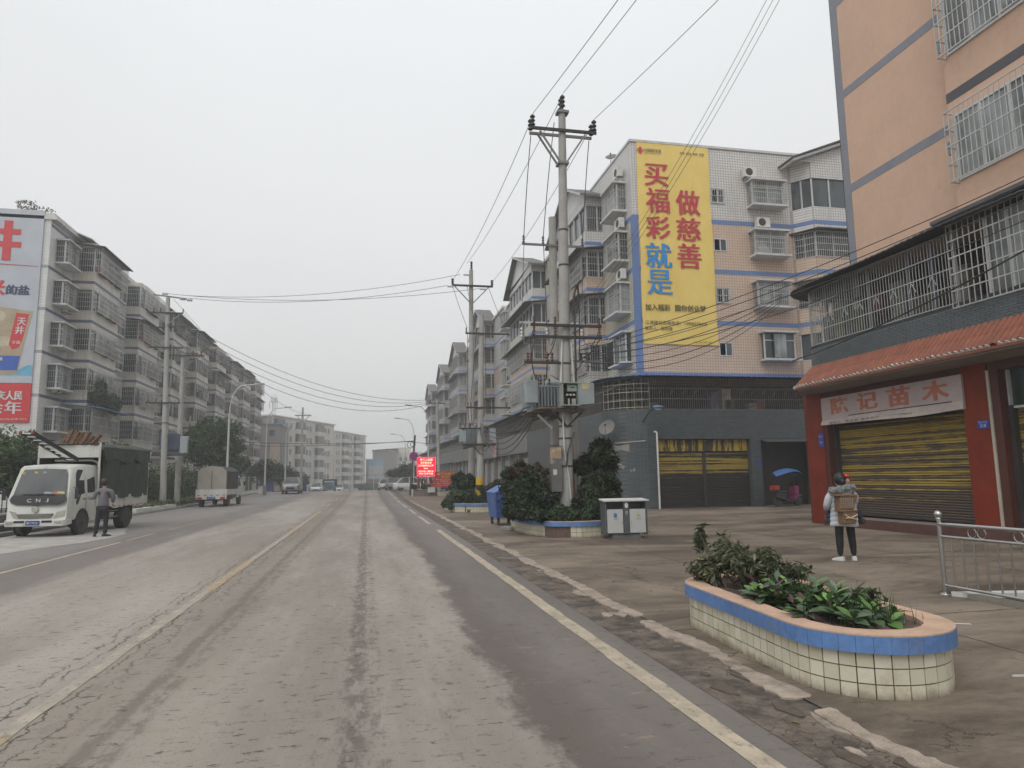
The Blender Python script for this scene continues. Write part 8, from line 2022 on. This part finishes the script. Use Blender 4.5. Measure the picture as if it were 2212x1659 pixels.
def skin(name, joints, edges, m_, parent, root=0, sub=2):
    me = bpy.data.meshes.new(name); me.from_pydata([j[0] for j in joints], edges, []); me.update(); me.materials.append(m_)
    o = bpy.data.objects.new(name, me); COL.objects.link(o); o.parent = parent
    if not me.skin_vertices: 
        bm = bmesh.new(); bm.from_mesh(me); bm.verts.layers.skin.verify(); bm.to_mesh(me); bm.free()
    for i, j in enumerate(joints):
        sv = me.skin_vertices[0].data[i]; rr = j[1]; sv.radius = rr if isinstance(rr, tuple) else (rr, rr); sv.use_root = (i == root)
    s = o.modifiers.new('skin', 'SKIN'); s.use_smooth_shade = True; s.branch_smoothing = .6
    b = o.modifiers.new('sub', 'SUBSURF'); b.levels = sub; b.render_levels = sub
    return o
def head(parent, c, r, hair=True, facing=1, bun=False, long=.0, name='head'):
    """head with face, ears; local, facing +y*facing"""
    q = MB().sphere(c, r, 16, 12, (.82,.95,1.18)); cx, cy, cz = c; f = facing
    q.sphere((cx, cy+f*r*.97, cz-.02*r), r*.16, 6, 5, (.8,1.1,1.3))
    for s_ in (-1,1): q.sphere((cx+s_*r*.82, cy-f*.02, cz-.05*r), r*.22, 6, 5, (.4,.8,1.2))
    q.sphere((cx, cy+f*r*.45, cz-r*.72), r*.42, 8, 6, (1,1,.8))
    h_ = build(name, q, M['skin'], parent, world=False, smooth='full')
    q = MB()
    for s_ in (-1,1): q.sphere((cx+s_*r*.32, cy+f*r*.86, cz+.08*r), r*.10, 6, 4, (1.3,.5,.7))
    build('eye', q, M['black'], h_, world=False, split=False)
    build('mouth', MB().sphere((cx, cy+f*r*.86, cz-.5*r), r*.15, 6, 4, (1.4,.5,.45)), mat('lips', (.30,.08,.06)) if 'lips' not in bpy.data.materials else bpy.data.materials['lips'], h_, world=False)
    if hair:
        q = MB().sphere((cx, cy-f*r*.16, cz+r*.17), r*1.05, 16, 10, (.90,.98,1.12)); build('hair', q, M['hair'], parent, world=False, smooth='full')
        if bun: build('hair_bun', MB().sphere((cx, cy-f*r*1.0, cz-r*.25), r*.55, 10, 8), M['hair'], parent, world=False, smooth='full')
    return h_
def hand(parent, wrist, d, up, m_='skin', L_=.17, s_=1):
    """palm and five curled fingers"""
    d = Vector(d).normalized(); up = Vector(up); up = (up-d*up.dot(d)).normalized(); sd = d.cross(up)*s_; w = Vector(wrist)
    j = [(tuple(w), (.026,.022)), (tuple(w+d*L_*.28), (.034,.018)), (tuple(w+d*L_*.5), (.038,.015))]; e = [(0,1),(1,2)]
    for k, (o_, l) in enumerate(((-.030,.40),(-.010,.47),(.010,.45),(.030,.36))):
        b = len(j); p = w+d*L_*.5+sd*o_; j += [(tuple(p+d*L_*l*.45), .0095), (tuple(p+d*L_*l*.8-up*.012), .0085), (tuple(p+d*L_*l-up*.028), .0075)]; e += [(2,b),(b,b+1),(b+1,b+2)]
    b = len(j); p = w+d*L_*.2+sd*.03; j += [(tuple(p+sd*.018), .011), (tuple(p+sd*.03+d*L_*.22-up*.01), .0095)]; e += [(1,b),(b,b+1)]
    return skin('hand', j, e, M[m_], parent, 1, 1)
# woman with a basket, carrying a child, seen from behind
WM = thing('person', 'woman in pale padded coat and black leggings seen from behind, holding a child', 'person', (8.72,11.63,.014), R(-8))
skin('trousers', [((0,0,.86),(.13,.11)),((-.095,0,.80),(.105,.10)),((-.115,.0,.47),(.074,.074)),((-.12,-.01,.30),(.068,.070)),((-.125,0,.08),(.044,.046)),
      ((.095,0,.80),(.105,.10)),((.12,.01,.47),(.074,.074)),((.13,0,.30),(.068,.070)),((.145,.01,.08),(.044,.046))], [(0,1),(1,2),(2,3),(3,4),(0,5),(5,6),(6,7),(7,8)], M['leggings'], WM)
for x, y, a in ((-.135,.02,-.5),(.16,.03,.45)):
    q = MB(); q.add([], []); Mz = Matrix.Rotation(-a, 3, 'Z')
    pts = [(-.042,-.10,0),(.042,-.10,0),(.05,.06,0),(.03,.15,0),(-.03,.15,0),(-.05,.06,0)]; tp = [(-.034,-.09,.085),(.034,-.09,.085),(.038,.02,.075),(.025,.13,.035),(-.025,.13,.035),(-.038,.02,.075)]
    v_ = [tuple(Mz @ Vector(p)+Vector((x,y,0))) for p in pts+tp]; q.add(v_, [tuple(range(6))[::-1], tuple(range(6,12))]+[(i,(i+1)%6,6+(i+1)%6,6+i) for i in range(6)]); build('shoe', q, M['shoe'], WM, world=False, bevel=.012)
# coat: a quilted shell with horizontal baffles
q = MB(); prof = []
zs = [.62,.64]; 
lev = []
for k in range(0, 57):
    z = .63+k*.0125; t = (z-.63)/.70
    wx = .262-.04*t if t < .75 else .232-.02*(t-.75)/.25*3.2; wy = .175-.015*t
    if t > .9: wx = .205-(t-.9)*.5; wy = .14-(t-.9)*.3
    b_ = abs(math.sin(math.pi*(z-.63)/.085))**.6*.014
    lev.append((z, wx+b_-.01, wy+b_-.01))
n = 28
for z, wx, wy in lev:
    for k in range(n): a = 2*math.pi*k/n; q.v.append((wx*math.cos(a)*(1+.03*math.sin(a*3+z*9)), wy*math.sin(a), z+.012*math.sin(a*2)))
for i in range(len(lev)-1):
    for k in range(n): q.f.append((i*n+k, i*n+(k+1)%n, (i+1)*n+(k+1)%n, (i+1)*n+k))
q.f.append(tuple(range(n))[::-1]); q.f.append(tuple((len(lev)-1)*n+k for k in range(n))); build('coat', q, M['coat'], WM, world=False, smooth='full')
skin('coat_sleeve', [((-.16,.0,1.27),(.075,.075)),((-.26,.0,1.16),(.075,.08)),((-.30,.03,1.00),(.068,.07)),((-.22,.19,.94),(.058,.058)),((-.06,.27,.96),(.048,.048))], [(0,1),(1,2),(2,3),(3,4)], M['coat'], WM)
skin('coat_sleeve', [((.16,.0,1.27),(.075,.075)),((.25,.02,1.17),(.078,.08)),((.29,.10,1.04),(.068,.07)),((.22,.24,1.02),(.058,.058)),((.10,.31,1.06),(.048,.048))], [(0,1),(1,2),(2,3),(3,4)], M['coat'], WM)
hand(WM, (-.05,.27,.96), (1,.25,.1), (0,1,0)); hand(WM, (.10,.31,1.06), (-1,.1,.1), (0,1,0), s_=-1)
skin('neck', [((0,0,1.26),.055),((0,.01,1.40),.05)], [(0,1)], M['skin'], WM, 0, 1)
head(WM, (-.03,.01,1.475), .108, bun=True)
skin('hood', [((-.14,-.05,1.28),(.055,.06)),((-.09,-.12,1.29),(.06,.06)),((0,-.145,1.30),(.06,.07)),((.09,-.12,1.29),(.06,.06)),((.14,-.05,1.28),(.055,.06))], [(0,1),(1,2),(2,3),(3,4)], M['coat'], WM, 2)
foliage('fur_trim', [(-.21,-.08,1.29,.085,.08,.065),(-.12,-.16,1.31,.09,.07,.065),(0,-.19,1.34,.09,.07,.06),(.10,-.15,1.35,.08,.06,.055),(.17,-.07,1.33,.06,.06,.05)], 5200, .02, M['fur'], WM, 3, world=False, long=2.2, core=.5)
# wicker basket on her back
BK = thing('back_basket', 'brown woven bamboo basket backpack with a pale strap on the woman back', 'basket', (8.60,11.645,.014), R(-8))
def taper(x0, x1, y0, y1, z0, z1, kx, ky, dx=0): return MB().add([(x0+dx,y0,z0),(x1+dx,y0,z0),(x1+dx,y1,z0),(x0+dx,y1,z0),(x0-kx,y0-ky,z1),(x1+kx,y0-ky,z1),(x1+kx,y1,z1),(x0-kx,y1,z1)],[(0,3,2,1),(4,5,6,7),(0,1,5,4),(1,2,6,5),(2,3,7,6),(3,0,4,7)])
build('body', taper(-.10,.16,-.36,-.16,.93,1.20,.04,.03,-.04), M['wicker'], BK, world=False, bevel=.02); build('lower_body', taper(-.07,.17,-.36,-.16,.69,.925,.02,.02,-.02), M['wicker'], BK, world=False, bevel=.02)
build('rim', MB().box(-.20,.18,-.405,-.155,1.195,1.22), M['wicker'], BK, world=False, bevel=.008); build('waist_band', MB().box(-.15,.17,-.395,-.155,.915,.94), M['wicker'], BK, world=False, bevel=.006)
q = MB()
for i in range(6):
    for k in range(5): q.box(-.13+i*.042,-.105+i*.042,-.378-.0035*k,-.37,.985+k*.036,1.005+k*.036)
build('lattice_opening', q, mat('basket_light', (.33,.28,.24), .8), BK, world=False, kind='stuff')
build('strap', MB().tube([(-.07,-.39,.86),(.03,-.40,.80),(.16,-.39,.77)], .012, 6), M['wicker_pale'], BK, world=False); build('strap', MB().tube([(-.06,-.39,.80),(.05,-.40,.81),(.16,-.39,.86)], .012, 6), M['wicker_pale'], BK, world=False)
for s_ in (-1,1): build('shoulder_strap', MB().tube([(.12+s_*.12,-.19,1.18),(.12+s_*.14,-.12,1.33),(.12+s_*.15,.05,1.35),(.12+s_*.16,.17,1.2)], .017, 6), M['wicker'], BK, world=False)
# child
CHL = thing('person', 'small child with a red bow looking over the woman shoulder, dark trousers and boots', 'person', (8.76,11.63,.014), R(-8))
skin('top', [((.07,.27,1.05),(.10,.09)),((.09,.24,1.22),(.10,.09)),((.10,.22,1.30),(.06,.06)),((.19,.20,1.27),(.045,.045)),((.22,.08,1.30),(.038,.038)),((.16,.01,1.33),(.032,.032))], [(0,1),(1,2),(2,3),(3,4),(4,5)], mat('child_top', (.40,.22,.16), .8), CHL)
skin('trousers', [((.07,.27,1.0),(.10,.09)),((.24,.18,.95),(.065,.065)),((.29,.05,.86),(.055,.055)),((.31,.03,.76),(.045,.045)),((-.12,.24,.95),(.06,.06)),((-.27,.12,.85),(.05,.05)),((-.29,.08,.76),(.042,.042))], [(0,1),(1,2),(2,3),(0,4),(4,5),(5,6)], mat('child_trousers', (.022,.026,.05), .85), CHL)
for x, y in ((.32,.03),(-.30,.08)): build('boot', MB().box(x-.04,x+.04,y-.05,y+.09,.66,.77), M['dshoe'], CHL, world=False, bevel=.02)
hd_ = head(CHL, (.14,.14,1.445), .082, facing=-1); build('bow', MB().sphere((.07,.10,1.555), .045, 10, 7, (1.3,.7,.8)).sphere((.13,.08,1.55), .04, 10, 7, (1.1,.7,.9)), mat('red_bow', (.60,.02,.03), .5), CHL, world=False, smooth='full'); build('bow_dots', MB().sphere((.06,.065,1.56), .012, 6, 4).sphere((.10,.06,1.57), .010, 6, 4), M['shoe'], CHL, world=False, kind='stuff')
hand(CHL, (.17,.02,1.33), (-.8,-.3,-.1), (0,-.3,1), L_=.09)
# man beside the truck
MN = thing('person', 'man in a grey jacket and dark trousers leaning one arm on the white truck door', 'person', (-8.02,24.05,.004), R(6))
skin('trousers', [((0,0,.92),(.15,.11)),((-.09,0,.84),(.09,.10)),((-.13,.02,.48),(.07,.075)),((-.17,.03,.07),(.06,.065)),((.10,0,.84),(.09,.10)),((.10,.01,.48),(.07,.075)),((.10,-.02,.07),(.06,.065))], [(0,1),(1,2),(2,3),(0,4),(4,5),(5,6)], M['trousers'], MN)
for x, y, a in ((-.18,.0,-.3),(.12,-.05,.9)):
    Mz = Matrix.Rotation(-a, 3, 'Z'); pts = [(-.045,-.10,0),(.045,-.10,0),(.05,.08,0),(.03,.18,0),(-.03,.18,0),(-.05,.08,0)]; tp = [(-.036,-.09,.09),(.036,-.09,.09),(.04,.03,.08),(.028,.16,.04),(-.028,.16,.04),(-.04,.03,.08)]
    q = MB().add([tuple(Mz @ Vector(p)+Vector((x,y,0))) for p in pts+tp], [tuple(range(6))[::-1], tuple(range(6,12))]+[(i,(i+1)%6,6+(i+1)%6,6+i) for i in range(6)]); build('shoe', q, M['dshoe'], MN, world=False, bevel=.012)
skin('jacket', [((0,0,.90),(.185,.14)),((.0,0,1.10),(.175,.135)),((.01,0,1.30),(.185,.13)),((.01,.0,1.42),(.12,.09)),((.01,.0,1.50),(.06,.06)),
      ((-.19,.0,1.38),(.085,.085)),((-.27,-.02,1.17),(.066,.068)),((-.46,.12,1.20),(.048,.048)),
      ((.21,.0,1.38),(.085,.085)),((.27,.03,1.18),(.065,.07)),((.24,.14,1.02),(.052,.052))], [(0,1),(1,2),(2,3),(3,4),(3,5),(5,6),(6,7),(3,8),(8,9),(9,10)], M['jacket'], MN, 1)
skin('neck', [((.01,.0,1.46),.058),((.0,.02,1.58),.055)], [(0,1)], M['skin'], MN, 0, 1)
head(MN, (-.01,.03,1.64), .108)
hand(MN, (-.46,.12,1.20), (-1,.25,.05), (0,0,1)); hand(MN, (.24,.15,1.01), (0,.4,-1), (1,0,0))
# two small figures seen between the posts of the red screen
for x, c_, lab in ((5.05,(.16,.03,.03),'small figure in dark red seen between the posts under the red screen'),(5.4,(.03,.03,.06),'small dark figure standing right of the one in dark red under the screen')):
    y = 70; z = gz(y); F_ = thing('person', lab, 'person', (x,y,z))
    skin('clothes', [((0,0,.9),(.15,.12)),((0,0,1.35),(.18,.12)),((-.1,0,.45),(.07,.07)),((-.1,0,.06),(.06,.06)),((.1,0,.45),(.07,.07)),((.1,0,.06),(.06,.06)),((-.24,0,1.3),(.06,.06)),((-.27,.05,.9),(.05,.05)),((.24,0,1.3),(.06,.06)),((.27,.05,.9),(.05,.05))], [(0,1),(0,2),(2,3),(0,4),(4,5),(1,6),(6,7),(1,8),(8,9)], mat('figure_%g' % x, c_, .9), F_, 0, 1)
    build('head', MB().sphere((0,0,1.58), .11, 10, 8, (.85,.95,1.15)), M['hair'], F_, world=False, smooth='full')

# ------------------------------------------------------------------ litter and small marks on the ground
q = MB(); r_ = random.Random(4)
lf = thing('fallen_leaves', 'a few small fallen leaves and chips scattered over the right pavement', 'litter', (6,8,.02))
for k in range(90):
    x = r_.uniform(2.6,11); y = r_.uniform(4,22); s = r_.uniform(.012,.035); a = r_.random()*6.3; q.add([(x+s*math.cos(a),y+s*math.sin(a),.0175),(x+s*.5*math.cos(a+1.6),y+s*.5*math.sin(a+1.6),.024),(x-s*math.cos(a),y-s*math.sin(a),.0175),(x+s*.5*math.cos(a-1.6),y+s*.5*math.sin(a-1.6),.019)], [(0,1,2,3)])
build('leaf', q, mat('dead_leaf', (.16,.12,.06), .9, .5, 5), lf, kind='stuff')
for o in [o for o in bpy.data.objects if 'label' in o.keys()]:
    if len(str(o['label']).split()) > 16: print('LONG', o.name, o['label'])
